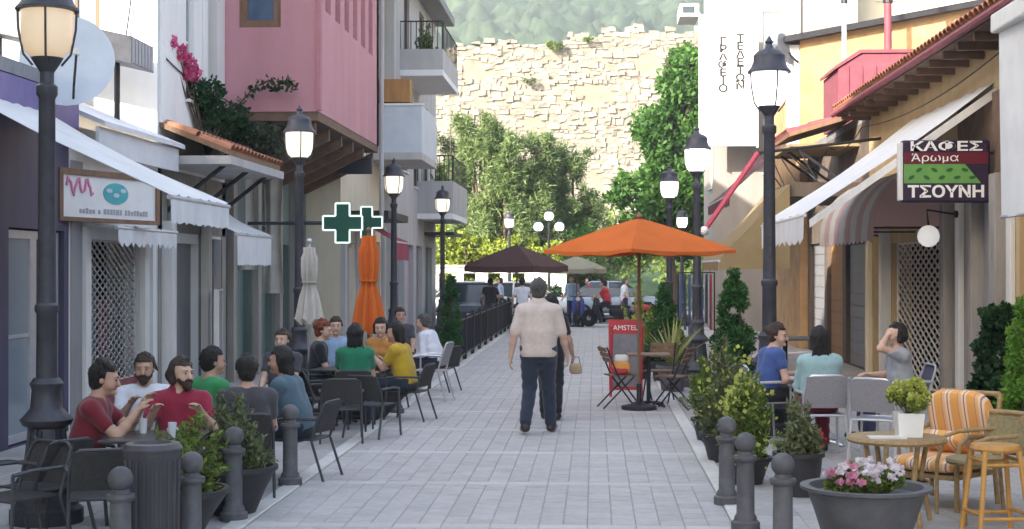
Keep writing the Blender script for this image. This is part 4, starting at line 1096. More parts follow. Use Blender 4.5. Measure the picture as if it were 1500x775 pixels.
for x, y, lab in spots: dup(bo, (x, y, 0), random.uniform(0, 3), lab)

# ================================================================== FURNITURE
M_chair = mat('dark grey chair', (.055, .055, .06), .5, .15, 10)
M_weave = mat('dark woven seat', (.045, .042, .042), .8, .25, 40, bump=.4, bscale=150)
M_brownw = mat('brown woven seat', (.10, .065, .045), .8, .3, 40, bump=.4, bscale=150)
M_chrome = mat('pale aluminium', (.62, .62, .64), .35, .06, 10, metal=.6)
M_greymesh = mat('grey mesh', (.30, .29, .31), .8, .1, 40)
M_ttop = mat('dark table top', (.05, .048, .05), .35, .15, 8)
M_ttopw = mat('pale table top', (.46, .45, .45), .3, .08, 8)
def make_chair(label, loc, rz, fm, sm, style='dark', group=None):
    """sitter faces +Y; origin on the floor under the seat"""
    t = thing('chair', label, 'chair', loc, rz, group)
    w, d, sh, bh = .23, .22, .45, .84
    r = .0135
    for s in (-1, 1):
        MB().tube([(s*w, d, 0), (s*(w-.01), d-.03, sh-.02), (s*(w-.01), d-.03, .64)], r, 6).build('leg', fm, t, smooth=True)
        MB().tube([(s*w, -d-.10, 0), (s*(w-.01), -d+.02, sh-.02)], r, 6).build('leg', fm, t, smooth=True)
        MB().tube([(s*(w-.01), d-.03, .64), (s*(w+.01), .05, .665), (s*(w-.005), -d-.03, .66)], r*1.25, 6).build('armrest', fm, t, smooth=True)
    q = MB()
    pts = [(-w+.01, -d+.02, sh-.02), (-w+.01, -d-.03, .62), (-w+.03, -d-.09, bh-.04), (-w+.08, -d-.10, bh), (w-.08, -d-.10, bh), (w-.03, -d-.09, bh-.04), (w-.01, -d-.03, .62), (w-.01, -d+.02, sh-.02)]
    q.tube(pts, r, 6)
    for yy in (d-.03, -d+.02): MB().tube([(-w+.01, yy, sh-.02), (w-.01, yy, sh-.02)], r, 6).build('seat_rail', fm, t)
    q.build('frame', fm, t, smooth=True)
    rows = [[(x, y, sh - .012*math.cos(x/w*1.4) - .006 * math.cos(y/d*1.4)) for x in np.linspace(-w+.02, w-.02, 7)] for y in np.linspace(-d+.01, d-.03, 6)]
    MB().sheet(rows, .016, (0, 0, 1)).build('seat', sm, t, smooth=True)
    rows = []
    for f in np.linspace(0, 1, 7):
        z = sh + .06 + (bh - sh - .07) * f; y = -d + .0 - .10 * f
        rows.append([(x, y - .018 * (1 - (x/w)**2), z) for x in np.linspace(-w+.025, w-.025, 7)])
    MB().sheet(rows, .012, (0, 1, 0)).build('backrest', sm, t, smooth=True)
    return t
def make_table(label, loc, rz=0, sq=.36, round_=False, tm=None, fm=None, h=.73, group=None):
    t = thing('table', label, 'table', loc, rz, group); tm = tm or M_ttop; fm = fm or M_chair
    if round_: MB().lathe([(.02, h-.03), (sq, h-.03), (sq+.006, h-.015), (sq, h), (.001, h)], 24).build('table_top', tm, t, smooth=True)
    else: MB().box(-sq, sq, -sq, sq, h-.025, h).build('table_top', tm, t, bevel=.008)
    MB().tube([(0, 0, .03), (0, 0, h-.025)], .03, 10).build('column', fm, t, smooth=True)
    for k in range(4):
        a = k * math.pi/2 + math.pi/4
        MB().tube([(0, 0, .06), (.2*math.cos(a), .2*math.sin(a), .035), (.3*math.cos(a), .3*math.sin(a), .012)], .018, 6).build('foot', fm, t)
    return t
def glass_cup(loc, label, m, h=.11, r=.033):
    t = thing('drink_glass', label, 'glass', loc)
    MB().lathe([(r*.8, 0), (r, h), (r*.93, h), (r*.75, .006)], 12).build('tumbler', m, t, smooth=True)
    MB().lathe([(r*.72, .008), (r*.86, h*.6), (.001, h*.6)], 12).build('drink', M_frame_b, t, smooth=True)
    return t
M_glassw = mat('clear glass', (.62, .64, .66), .1, .02, 5)

# terrace tables on the left
TABS = [((-3.28, 11.0), 'dark square cafe table before the man in the dark red shirt'), ((-3.42, 13.35), 'dark square cafe table before the person in blue grey'),
        ((-3.15, 18.6), 'dark square cafe table between the green and yellow shirts'), ((-3.35, 22.4), 'dark square cafe table by the white shirted person'), ((-4.75, 10.15), 'dark cafe table beside the ornate base of the warm lit lamp')]
tb0 = None
for (x, y), lab in TABS:
    if tb0 is None: tb0 = make_table(lab, (x, y, 0), .1, .36, h=.66)
    else: dup(tb0, (x, y, 0), random.uniform(-.15, .15), lab)
for (x, y, z, lab) in ((-3.42, 11.12, .66, 'tall clear glass on the table of the man in dark red'), (-3.12, 10.86, .66, 'clear glass near the edge of the dark red shirted man table'), (-3.3, 13.45, .66, 'clear glass on the table of the person in blue grey'), (-3.05, 18.7, .66, 'clear glass on the table between green and yellow shirts')):
    glass_cup((x, y, z), lab, M_glassw)
o = tag(MB().lathe([(.055, 0), (.06, .03), (.05, .032), (.045, .01)], 16).build('ashtray', M_frame_w, None, smooth=True), 'small white ashtray on the table before the dark red shirt', 'ashtray'); o.location = (-3.2, 11.2, .66)

# round rattan table with a flower pot, bowl planter, armchair and stool on the right
M_rattan = mat('rattan', (.33, .22, .10), .6, .3, 25, bump=.3, bscale=90, local=True)
M_bamboo = mat('honey bamboo', (.52, .27, .07), .45, .2, 10, streak=True)
M_cush = clothmat('orange striped cushion', (.80, .42, .16), .05, .08, stripes=(0, .115, (.72, .45, .33)))
M_cush2 = mat('cushion orange', (.72, .33, .08), .85, .1, 12)
M_stripe_d = mat('brown stripe', (.30, .13, .10), .85, .1, 12); M_stripe_p = mat('pale stripe', (.78, .60, .48), .85, .1, 12)
tx, ty = gx(1313, 11.35), 11.35
t = thing('rattan_table', 'round rattan table holding the white pot of yellow-green flowers', 'table', (tx, ty, 0))
MB().lathe([(.3, .60), (.36, .605), (.375, .625), (.36, .645), (.001, .645)], 28).build('table_top', M_rattan, t, smooth=True)
for k in range(4):
    a = k*math.pi/2 + .4
    MB().tube([(.30*math.cos(a), .30*math.sin(a), 0), (.22*math.cos(a), .22*math.sin(a), .35), (.27*math.cos(a), .27*math.sin(a), .605)], .02, 8).build('leg', M_rattan, t, smooth=True)
MB().lathe([(.235, .30), (.245, .31), (.235, .32), (.225, .31), (.235, .30)], 24).build('stretcher_ring', M_rattan, t, smooth=True)
o = tag(MB().box(-.17, .1, -.07, .07, 0, .012).build('paper', M_frame_w, None), 'flat white paper beside the square pot on the rattan table', 'paper'); o.location = (tx - .06, ty - .12, .645)
o = thing('flower_pot', 'square white pot of yellow-green flowers on the rattan table', 'plant pot', (tx + .09, ty + .0, .6455))
q = MB(); q.prism([(-.085, -.085), (.085, -.085), (.085, .085), (-.085, .085)], 'z', 0, .004)
q = MB(); q._add([(-.085,-.085,0),(.085,-.085,0),(.085,.085,0),(-.085,.085,0),(-.10,-.10,.18),(.10,-.10,.18),(.10,.10,.18),(-.10,.10,.18),(-.09,-.09,.18),(.09,-.09,.18),(.09,.09,.18),(-.09,.09,.18),(-.09,-.09,.155),(.09,-.09,.155),(.09,.09,.155),(-.09,.09,.155)],
  [(0,3,2,1),(0,1,5,4),(1,2,6,5),(2,3,7,6),(3,0,4,7),(4,5,9,8),(5,6,10,9),(6,7,11,10),(7,4,8,11),(8,9,13,12),(9,10,14,13),(10,11,15,14),(11,8,12,15),(12,13,14,15)])
q.build('pot', mat('white glazed pot', (.80, .80, .79), .3, .03, 5), o); POT_FLOWER = o
# armchair with cushions
def soft_box(q, cx, cy, cz, wx, wy, wz, M=None):
    """rounded, slightly bulging cushion"""
    q.M = M
    n = 10; rows = []
    def sup(a, e): return math.copysign(abs(a)**e, a)
    rws = []
    for i in range(n + 1):
        ph = -math.pi/2 + math.pi*i/n; row = []
        for j in range(24):
            th = 2*math.pi*j/24
            row.append((cx + wx/2*sup(math.cos(ph), .45)*sup(math.cos(th), .4), cy + wy/2*sup(math.cos(ph), .45)*sup(math.sin(th), .4), cz + wz/2*sup(math.sin(ph), .7)))
        rws.append(row)
    vs = [p for r in rws for p in r]; fs = [(i*24+j, i*24+(j+1)%24, (i+1)*24+(j+1)%24, (i+1)*24+j) for i in range(n) for j in range(24)]
    q._add(vs, fs); q.M = None
    return q
def cushion_mat():
    m, t_, n, L = _nodes('striped cushion cloth')
    out = n.new('ShaderNodeOutputMaterial'); p = n.new('ShaderNodeBsdfPrincipled'); L.new(p.outputs[0], out.inputs[0]); p.inputs['Roughness'].default_value = .9
    tc = n.new('ShaderNodeTexCoord'); sp = n.new('ShaderNodeSeparateXYZ'); L.new(tc.outputs['Object'], sp.inputs[0])
    a = n.new('ShaderNodeMath'); a.operation = 'MULTIPLY_ADD'; a.inputs[1].default_value = 1/.15; a.inputs[2].default_value = 5.0; L.new(sp.outputs[0], a.inputs[0])
    b = n.new('ShaderNodeMath'); b.operation = 'FRACT'; L.new(a.outputs[0], b.inputs[0])
    cr = n.new('ShaderNodeValToRGB'); cr.color_ramp.interpolation = 'CONSTANT'
    e = cr.color_ramp.elements
    e[0].position = 0; e[0].color = (.74, .36, .10, 1); e[1].position = .30; e[1].color = (.78, .60, .46, 1)
    for pos, c in ((.42, (.36, .17, .15, 1)), (.50, (.78, .60, .46, 1)), (.62, (.76, .44, .18, 1)), (.78, (.50, .26, .20, 1)), (.84, (.74, .36, .10, 1))):
        x = cr.color_ramp.elements.new(pos); x.color = c
    L.new(b.outputs[0], cr.inputs[0]); L.new(cr.outputs[0], p.inputs['Base Color'])
    return m
M_cushion = cushion_mat()
t = thing('armchair', 'low rattan armchair with orange striped cushions beside the rattan table', 'armchair', (gx(1378, 12.25), 12.25, 0), R(136))
for s in (-1, 1):
    MB().tube([(s*.32, .30, 0), (s*.32, .30, .34), (s*.33, .28, .52), (s*.33, .16, .58), (s*.33, -.15, .56), (s*.31, -.34, .60)], .021, 8).build('armrest', M_rattan, t, smooth=True)
    MB().tube([(s*.30, -.36, 0), (s*.29, -.32, .36), (s*.27, -.46, .88)], .021, 8).build('leg', M_rattan, t, smooth=True)
    MB().tube([(s*.32, .10, .25), (s*.33, .10, .57)], .014, 6).build('arm_spindle', M_rattan, t)
    MB().tube([(s*.32, -.08, .25), (s*.33, -.08, .565)], .014, 6).build('arm_spindle', M_rattan, t)
MB().tube([(-.27, -.46, .88), (.27, -.46, .88)], .021, 8).build('top_rail', M_rattan, t, smooth=True)
q = MB(); q.box(-.30, .30, -.34, .30, .24, .28); q.build('seat_frame', M_rattan, t, bevel=.01)
soft_box(MB(), 0, .02, .345, .60, .64, .13).build('seat_cushion', M_cushion, t, smooth=True)
soft_box(MB(), 0, 0, 0, .58, .14, .52, Matrix.Translation((0, -.325, .655)) @ Matrix.Rotation(R(-17), 4, 'X')).build('back_cushion', M_cushion, t, smooth=True)
soft_box(MB(), 0, 0, 0, .40, .12, .26, Matrix.Translation((.02, -.12, .49)) @ Matrix.Rotation(R(-55), 4, 'X')).build('loose_cushion', M_cushion, t, smooth=True)
# rattan chair with bent arms in front of the armchair, and the stool
t = thing('rattan_chair', 'rattan chair with woven green-brown back behind the bamboo stool', 'chair', (gx(1440, 11.55), 11.55, 0), R(100))
M_wv = mat('woven olive back', (.30, .25, .13), .7, .3, 40, bump=.5, bscale=120)
for s in (-1, 1):
    MB().tube([(s*.26, .26, 0), (s*.26, .26, .40), (s*.26, .20, .60), (s*.26, .08, .64), (s*.255, -.22, .66)], .017, 8).build('armrest', M_rattan, t, smooth=True)
    MB().tube([(s*.25, -.28, 0), (s*.25, -.24, .45), (s*.24, -.31, .78)], .018, 8).build('leg', M_rattan, t, smooth=True)
MB().lathe([(.001, .42), (.27, .42), (.28, .44), (.27, .46), (.001, .46)], 24).build('seat', M_wv, t, smooth=True)
rows = []
for f in np.linspace(0, 1, 8):
    rows.append([(.29*math.sin(a), -.05 - .24*math.cos(a) - .05*f, .50 + .29*f) for a in np.linspace(-1.25, 1.25, 14)])
MB().sheet(rows, .03, (0, 1, 0)).build('backrest', M_wv, t, smooth=True)
MB().tube([rows[-1][i] for i in range(14)], .02, 8).build('top_rail', M_rattan, t, smooth=True)
t = thing('bar_stool', 'tall honey coloured bamboo stool with crossed rungs', 'stool', (gx(1458, 10.95), 10.95, 0), R(8))
for sx in (-1, 1):
    for sy in (-1, 1):
        MB().tube([(sx*.185, sy*.17, 0), (sx*.125, sy*.12, .60)], .0195, 8).build('leg', M_bamboo, t, smooth=True)
for z, k in ((.12, .172), (.5, .135)):
    for sy in (-1, 1):
        MB().tube([(-k, sy*k*.94, z), (k, sy*k*.94, z)], .014, 6).build('rung', M_bamboo, t)
        MB().tube([(sy*k, -k*.94, z + .03), (sy*k, k*.94, z + .03)], .014, 6).build('rung', M_bamboo, t)
MB().lathe([(.001, .59), (.17, .59), (.18, .61), (.17, .635), (.001, .64)], 20).build('seat', M_bamboo, t, smooth=True)

# white tables and chairs on the right terrace
make_table('small pale round table between the women on the right terrace', (2.45, 16.35, 0), 0, .33, True, M_ttopw, M_chrome)
tall = make_table('dark high table by the right-hand lamp post behind the seated women', (gx(1150, 18.2), 18.2, 0), 0, .34, False, M_ttop, M_iron, 1.08)

# bins, boards
M_bin = mat('dark bin metal', (.075, .072, .08), .5, .2, 8, metal=.2, dirt=.2, streak=True)
t = thing('litter_bin', 'dark ribbed litter bin with metal ashtray top by the left bollards', 'litter bin', (-2.80, 9.3, 0))
MB().lathe([(.15, 0), (.155, .02), (.165, .70), (.175, .72), (.175, .75)], 24).build('drum', M_bin, t, smooth=True)
for k in range(20):
    a = 2*math.pi*k/20; MB().tube([(.158*math.cos(a), .158*math.sin(a), .03), (.168*math.cos(a), .168*math.sin(a), .70)], .009, 5).build('rib', M_bin, t)
MB().lathe([(.185, .75), (.19, .77), (.17, .80), (.12, .805), (.11, .78), (.001, .775)], 24).build('ashtray_top', M_bin, t, smooth=True)
M_redf = mat('red sign paint', (.45, .04, .05), .5, .1, 6); M_chalk = mat('chalkboard grey', (.20, .20, .22), .8, .2, 5, dirt=.3, dirtcol=(.4, .4, .4))
t = thing('menu_board', 'red framed chalk menu board standing beside the orange parasol pole', 'menu board', (gx(917, 22.3), 22.3, 0), R(4))
q = MB(); M0 = Matrix.Rotation(R(-8), 4, 'X'); q.M = M0
q.box(-.25, -.21, -.02, .02, 0, 1.16); q.box(.21, .25, -.02, .02, 0, 1.16); q.box(-.21, .21, -.019, .019, 0.1, .15); q.box(-.21, .21, -.019, .019, 1.12, 1.158); q.build('frame', M_redf, t)
q = MB(); q.M = M0; q.box(-.209, .209, -.012, .012, .15, .94); q.build('chalk_panel', M_chalk, t)
q = MB(); q.M = M0; q.box(-.209, .209, -.015, .015, .941, 1.119); q.build('header', M_redf, t)
lettering('AMSTEL', .105, M_sg_w, t, M0 @ facecam(0, -.020, 1.03), 1.0)
q = MB(); q.M = Matrix.Rotation(R(14), 4, 'X'); q.box(-.24, -.21, .0, .03, 0, 1.1); q.box(.21, .24, 0, .03, 0, 1.1); q.build('rear_leg', M_redf, t)

# ================================================================== PARASOLS
def parasol(label, loc, half, z_hem, z_top, m, rz=0, val=.10, pole=.022, nside=4, pm=None, group=None):
    t = thing('parasol', label, 'parasol', loc, rz, group); pm = pm or M_frame_b
    n = 8; k = nside
    for s in range(k):
        a0, a1 = 2*math.pi*s/k, 2*math.pi*(s+1)/k
        rows = []
        for i in range(n + 1):
            f = i / n; z = z_top + (z_hem - z_top) * (f ** 1.12)
            p0 = Vector((half*f*math.cos(a0), half*f*math.sin(a0), z)); p1 = Vector((half*f*math.cos(a1), half*f*math.sin(a1), z))
            row = []
            for j in range(9):
                u = j / 8; p = p0.lerp(p1, u)
                c = 4*u*(1-u)
                p.z -= .035 * c * f; p.x *= (1 - .02*c*f); p.y *= (1 - .02*c*f)
                row.append(tuple(p))
            rows.append(row)
        pn = MB().sheet(rows, .004, (0, 0, 1)).build('canopy_panel', m, t, smooth=True)
        top = rows[-1]; bot = [(p[0]*1.004, p[1]*1.004, p[2] - val + .012*math.sin(i*1.9)) for i, p in enumerate(top)]
        MB().sheet([top, bot], .004, (math.cos((a0+a1)/2), math.sin((a0+a1)/2), 0)).build('valance', m, pn)
        MB().tube([(0, 0, z_top - .06), (half*.98*math.cos(a0), half*.98*math.sin(a0), z_hem - .02)], .009, 5).build('rib', pm, t)
        MB().tube([(0, 0, z_hem - .25), (half*.5*math.cos(a0), half*.5*math.sin(a0), (z_top + (z_hem-z_top)*(.5**1.12)) - .03)], .008, 5).build('strut', pm, t)
    MB().tube([(0, 0, .05), (0, 0, z_top)], pole, 8).build('pole', pm, t, smooth=True)
    MB().lathe([(.03, z_top - .01), (.05, z_top + .02), (.02, z_top + .07), (.001, z_top + .09)], 10).build('finial', pm, t, smooth=True)
    MB().lathe([(.24, 0), (.24, .05), (.10, .08), (.035, .10), (.035, .35)], 16).build('base', M_iron, t, smooth=True)
    return t
M_or = clothmat('orange parasol cloth', (.74, .20, .045), .35, .06)
M_brn = clothmat('brown parasol cloth', (.10, .055, .05), .15, .1)
M_olv = clothmat('pale olive parasol cloth', (.42, .40, .30), .3, .08)
parasol('open orange square parasol over the small bistro table', (gx(936, 20.3), 20.3, 0), 1.30, 2.17, 2.60, M_or, R(-6), .05)
parasol('open dark brown parasol beyond the walking man', (gx(757, 45.5), 45.5, 0), 1.66, 2.02, 2.66, M_brn, R(20), .18, nside=4)
parasol('pale olive parasol partly behind the brown one', (gx(845, 49.5), 49.5, 0), 1.15, 1.95, 2.35, M_olv, R(30), .15)
def folded(label, loc, z0, z1, r, m, pm):
    t = thing('parasol', label, 'parasol', loc)
    n = 28; rows = []
    for i in range(15):
        f = i / 14; z = z1 + (z0 - z1) * f
        rr_ = r * (.40 if f < .08 else .55 + .45 * max(0, (f - .55) / .45) ** 1.0) * (1 - .25 * math.exp(-((f - .5) / .08) ** 2))
        rows.append([(rr_ * (1 + .28 * math.cos(7 * a)) * math.cos(a), rr_ * (1 + .28 * math.cos(7 * a)) * math.sin(a), z + (.05 * math.cos(7*a) if i == 14 else 0)) for a in np.linspace(0, 2*math.pi, n*2 + 1)])
    MB().sheet(rows).build('folded_canopy', m, t, smooth=True)
    MB().tube([(0, 0, .04), (0, 0, z1 + .05)], .022, 8).build('pole', pm, t, smooth=True)
    MB().sphere((0, 0, z1 + .08), .04, 10, 8).build('finial', pm, t, smooth=True)
    MB().lathe([(r*.62, z0 + (z1-z0)*.52), (r*.64, z0 + (z1-z0)*.53), (r*.62, z0 + (z1-z0)*.54)], 16).build('tie', m, t)
    MB().lathe([(.24, 0), (.24, .05), (.06, .08), (.035, .3)], 14).build('base', M_iron, t, smooth=True)
    return t
Y = 20.6; folded('folded orange parasol standing among the terrace tables', (gx(540, Y), Y, 0), zy(486, Y), zy(345, Y), .21, M_or, M_frame_b)
Y = 19.4; folded('folded off-white parasol beside the lamp before green shutters', (gx(453, Y), Y, 0), zy(472, Y), zy(362, Y), .16, M_sackcloth, M_alu)

# ================================================================== PHARMACY CROSSES
M_grn = mat('pharmacy green', (.005, .075, .05), .35, .15, 6); M_gedge = emitmat('pale cross outline', (.75, .95, .85), .25, (.7, .78, .74))
def cross(label, px, py, size_px, Y, xoff=0):
    c = ony(px, py, Y); s = size_px / F_PX * Y / 2; a = s * .36
    t = thing('pharmacy_cross', label, 'sign', (c.x, Y, c.z), 0, 'pharmacy crosses on the left facades')
    poly = [(-a,-s),(a,-s),(a,-a),(s,-a),(s,a),(a,a),(a,s),(-a,s),(-a,a),(-s,a),(-s,-a),(-a,-a)]
    MB().prism(poly, 'y', -.08, .08).build('body', M_grn, t)
    q = MB(); cl = [(x, -.085, z) for x, z in poly]
    for i in range(12): q.tube([cl[i], cl[(i+1) % 12]], .016, 5)
    q.build('outline', M_gedge, t)
    MB().tube([(-s, .0, 0), (XL - c.x + .55, .0, .0)], .03, 6).build('bracket', M_iron, t)
    return t
cross('larger green pharmacy cross sign with pale outline', 503, 327, 58, 24.0)
cross('smaller green pharmacy cross sign half behind the larger one', 538, 326, 46, 27.0)

# ================================================================== RAILING along the far left terrace
t = thing('railing', 'black iron railing along the far left edge of the street', 'railing', (-2.75, 38, 0))
y = 29.5; k = 0
while y < 49.5:
    MB().box(-2.79, -2.71, y - .04, y + .04, 0, 1.0).build('post', M_iron, t, world=True)
    y += 2.0
for z in (.12, .86): MB().tube([(-2.75, 29.5, z), (-2.75, 49.5, z)], .022, 6).build('rail', M_iron, t, world=True)
for k in range(150):
    y = 29.6 + k * .1325
    MB().tube([(-2.75, y, .12), (-2.75, y, .92)], .011, 4).build('baluster', M_iron, t, world=True)
# ================================================================== FOLIAGE
def leaves(name, P, N, size, m, parent, aspect=.5, jit=.4, rng=None):
    """many folded leaf blades; P (n,3) centres, N (n,3) outward directions"""
    rng = rng or RNG; n = len(P)
    sz = size * rng.uniform(1 - jit, 1 + jit, n)[:, None]
    d = N + rng.normal(size=(n, 3)) * .9; d /= np.linalg.norm(d, axis=1)[:, None] + 1e-9
    s = np.cross(d, rng.normal(size=(n, 3))); s /= np.linalg.norm(s, axis=1)[:, None] + 1e-9
    nn = np.cross(d, s)
    base = P - d * sz * .5; tip = P + d * sz * .5
    l = P + s * sz * aspect * .5 + nn * sz * .08; r = P - s * sz * aspect * .5 + nn * sz * .08
    V = np.stack([base, r, tip, l], 1).reshape(-1, 3)
    i = np.arange(n)[:, None] * 4
    Fq = np.concatenate([i, i + 1, i + 2, i + 3], 1)
    return npobj(name, V, Fq, m, parent, smooth=False)
def clumps(centres, radii, n, rng=None, flat=1.0, shell=.55):
    rng = rng or RNG
    centres = np.asarray(centres, float); radii = np.asarray(radii, float)
    pr = radii ** 2; pr = pr / pr.sum()
    idx = rng.choice(len(centres), n, p=pr)
    d = rng.normal(size=(n, 3)); d /= np.linalg.norm(d, axis=1)[:, None]
    rad = radii[idx] * (shell + (1 - shell) * rng.random(n)) * rng.uniform(.75, 1.12, n)
    P = centres[idx] + d * rad[:, None] * np.array([1, 1, flat])
    return P, d
ML_bush = leafmat('shrub leaf', (.06, .115, .025), (.26, .33, .07))
ML_bushd = leafmat('olive shrub leaf', (.085, .115, .05), (.27, .29, .14))
ML_con = leafmat('conifer leaf', (.016, .07, .018), (.07, .19, .045))
ML_tree = leafmat('broad leaf', (.02, .075, .014), (.10, .22, .04), nscale=.5)
ML_pine = leafmat('pine needles', (.075, .135, .04), (.25, .33, .13), nscale=.4)
ML_lime = leafmat('lime leaf', (.14, .22, .02), (.40, .44, .08))
ML_ivy = leafmat('dark ivy', (.010, .04, .014), (.03, .09, .025))
ML_brt = leafmat('bright conifer', (.06, .19, .02), (.20, .38, .05))
ML_yel = leafmat('yellow green flowers', (.26, .34, .05), (.62, .62, .16))
ML_pnk = leafmat('pink petals', (.60, .05, .18), (.72, .18, .36)); ML_wht = leafmat('white petals', (.70, .55, .62), (.85, .82, .82)); ML_pk2 = leafmat('rose petals', (.55, .12, .22), (.75, .38, .48))
M_bark = mat('bark', (.10, .075, .055), .95, .3, 10, bump=.6, bscale=30)
M_potd = mat('dark planter', (.035, .034, .037), .55, .2, 8, bump=.1, bscale=60, dirt=.2, dirtcol=(.09, .085, .08))
M_potg = mat('grey planter', (.10, .098, .105), .6, .2, 6, bump=.2, bscale=40, dirt=.4, dirtcol=(.20, .19, .19))
M_soil = mat('soil', (.05, .035, .025), .95, .3, 30)

def tree(name, label, loc, trunk_h, r0, centres, radii, n, size, m, group=None, aspect=.5, flat=1.0, shell=.5):
    t = thing(name, label, 'tree', loc, 0, group)
    rr = random.Random(hash(label) % 1000)
    q = MB(); top = Vector((rr.uniform(-.2, .2), rr.uniform(-.2, .2), trunk_h))
    zmax = max(c[2] for c in centres)
    q.tube([(0, 0, -.1), (.05, 0, trunk_h * .5), top, (top.x*1.4, top.y, (trunk_h + zmax)/2), (top.x*1.2, top.y, zmax)], [r0*1.25, r0, r0*.8, r0*.5, r0*.12], 10)
    tr = q.build('trunk', M_bark, t, smooth=True)
    for i, c in enumerate(centres[::max(1, len(centres)//14)]):
        c = Vector(c); s = Vector((top.x, top.y, min(trunk_h + (c.z - trunk_h) * .35, c.z * .92))); mid = s.lerp(c, .5) + Vector((0, 0, .08 * (c - s).length))
        MB().tube([s, mid, c], [r0*.38, r0*.22, r0*.06], 6).build('limb', M_bark, tr, smooth=True)
    P, d = clumps(centres, radii, n, flat=flat, shell=shell)
    leaves('crown', P, d, size, m, t, aspect)
    return t
def crown_centres(seed, n, cx, cy, z0, z1, prof, rmin, rmax):
    """clump centres filling a body of revolution: prof(f) gives the radius at height fraction f"""
    rr = random.Random(seed); C = []; Rr = []
    for i in range(n):
        f = rr.random(); a = rr.uniform(0, 2*math.pi); R_ = prof(f) * math.sqrt(rr.uniform(.15, 1.0))
        C.append((cx + R_*math.cos(a), cy + R_*math.sin(a), z0 + (z1 - z0) * f)); Rr.append(rr.uniform(rmin, rmax) * (1 - .35 * f))
    return C, Rr
# broadleaf tree right of the wall
Y = 60.6; X = gx(985, Y)
C, Rr = crown_centres(3, 175, 1.0, 0, 2.2, zy(78, Y), lambda f: (3.9 * (1 - f) ** .8 + .35) * (1 + .22 * math.sin(f * 23) + .12 * math.sin(f * 41)), .45, 1.15)
tree('broadleaf_tree', 'tall dark green broadleaf tree beside the lettered white house', (X, Y, .1), 2.8, .2, C, Rr, 42000, .25, ML_tree)
# pines left of the wall
def pine(seed, px, Y, pt, w, label, n=25000, m=ML_pine):
    C, Rr = crown_centres(seed, 90, 0, 0, 1.2, zy(pt, Y) - .1, lambda f: w * (1 - .55 * f) * (1 + .3 * math.sin(seed + f * 13)), .3, .9)
    return tree('pine_tree', label, (gx(px, Y), Y, 0), 2.0, .17, C, Rr, n, .26, m, 'pines before the fortress wall', .2, 1.25, .2)
pine(1, 700, 67, 168, 2.0, 'feathery green pine nearest the balconied houses')
pine(2, 742, 66, 196, 1.8, 'feathery pine with rounded crown between its neighbours')
pine(5, 790, 67.5, 200, 1.7, 'feathery pine with bent open crown before the fortress wall')
pine(7, 836, 69, 215, 1.5, 'thin pale pine at the edge of the row nearest the broadleaf tree')
pine(9, 655, 70, 170, 2.2, 'dark feathery pine half behind the balconied houses', m=leafmat('dark pine', (.04, .085, .03), (.14, .21, .08), nscale=.4))
pine(12, 866, 72, 285, 1.6, 'low green pine beside the broadleaf tree', 8000)
for i, (px, Y, pt, w_) in enumerate(((690, 64.6, 338, 1.5), (742, 64.8, 345, 1.4), (640, 65, 330, 1.5), (795, 64.9, 352, 1.2))):
    t = thing('shrub', ['lime green shrub behind the white wall nearest the cypress', 'lime green shrub behind the white wall above the brown parasol', 'lime green shrub behind the balconied house', 'lime green shrub behind the end of the white wall'][i], 'shrub', (gx(px, Y), Y, 0), 0, 'lime shrubs behind the white wall')
    C, Rr = crown_centres(20 + i, 26, 0, 0, .8, zy(pt, Y), lambda f: w_ * (1 - .5*f), .3, .55)
    q = MB()
    for c in C[:7]: q.tube([(0, 0, 0), (c[0]*.4, c[1]*.4, c[2]*.5), c], [.05, .035, .01], 6)
    q.build('stem', M_bark, t)
    P, d = clumps(C, Rr, 4500); leaves('foliage', P, d, .16, ML_lime, t, .6)
# a wooded strip on the bank below the fortress
C = []; Rr = []
rr = random.Random(77)
for i in range(240):
    x = rr.uniform(-26, 18); y = rr.uniform(80, 120); zz = float(hillz(np.float64(x), np.float64(y)))
    C.append((x, y, zz + rr.uniform(.3, 2.4))); Rr.append(rr.uniform(.8, 1.8))
P, d = clumps(C, Rr, 26000); o = leaves('bank_scrub', P, d, .42, ML_bush, None, .5); o['kind'] = 'stuff'; tag(o, 'green scrub covering the bank below the fortress wall', 'scrub')
# scattered plants on the ruin
def tuft(label, px, py, Y, r, n, m, size):
    p = ony(px, py, Y); t = thing('wall_plant', label, 'plant', tuple(p), 0, 'plants growing on the fortress wall')
    C = [(random.uniform(-r, r), random.uniform(-.3, .1), random.uniform(-.4*r, .4*r)) for _ in range(9)]
    P, d = clumps(C, [r*.45]*9, n); leaves('foliage', P, d, size, m, t, .5)
    MB().tube([(0, .8, -.2), (0, .2, 0), (0, 0, .1)], .04, 5).build('stem', M_bark, t)
tuft('dark bushy plant rooted in a ledge of the fortress wall', 812, 68, 130.4, .75, 420, ML_bush, .3)
tuft('small plant low on the fortress wall near the broadleaf tree', 862, 58, 130.4, .4, 160, ML_bush, .28)
tuft('dry plant in a crack of the fortress wall above the pines', 776, 118, 129.8, .5, 200, ML_bushd, .28)

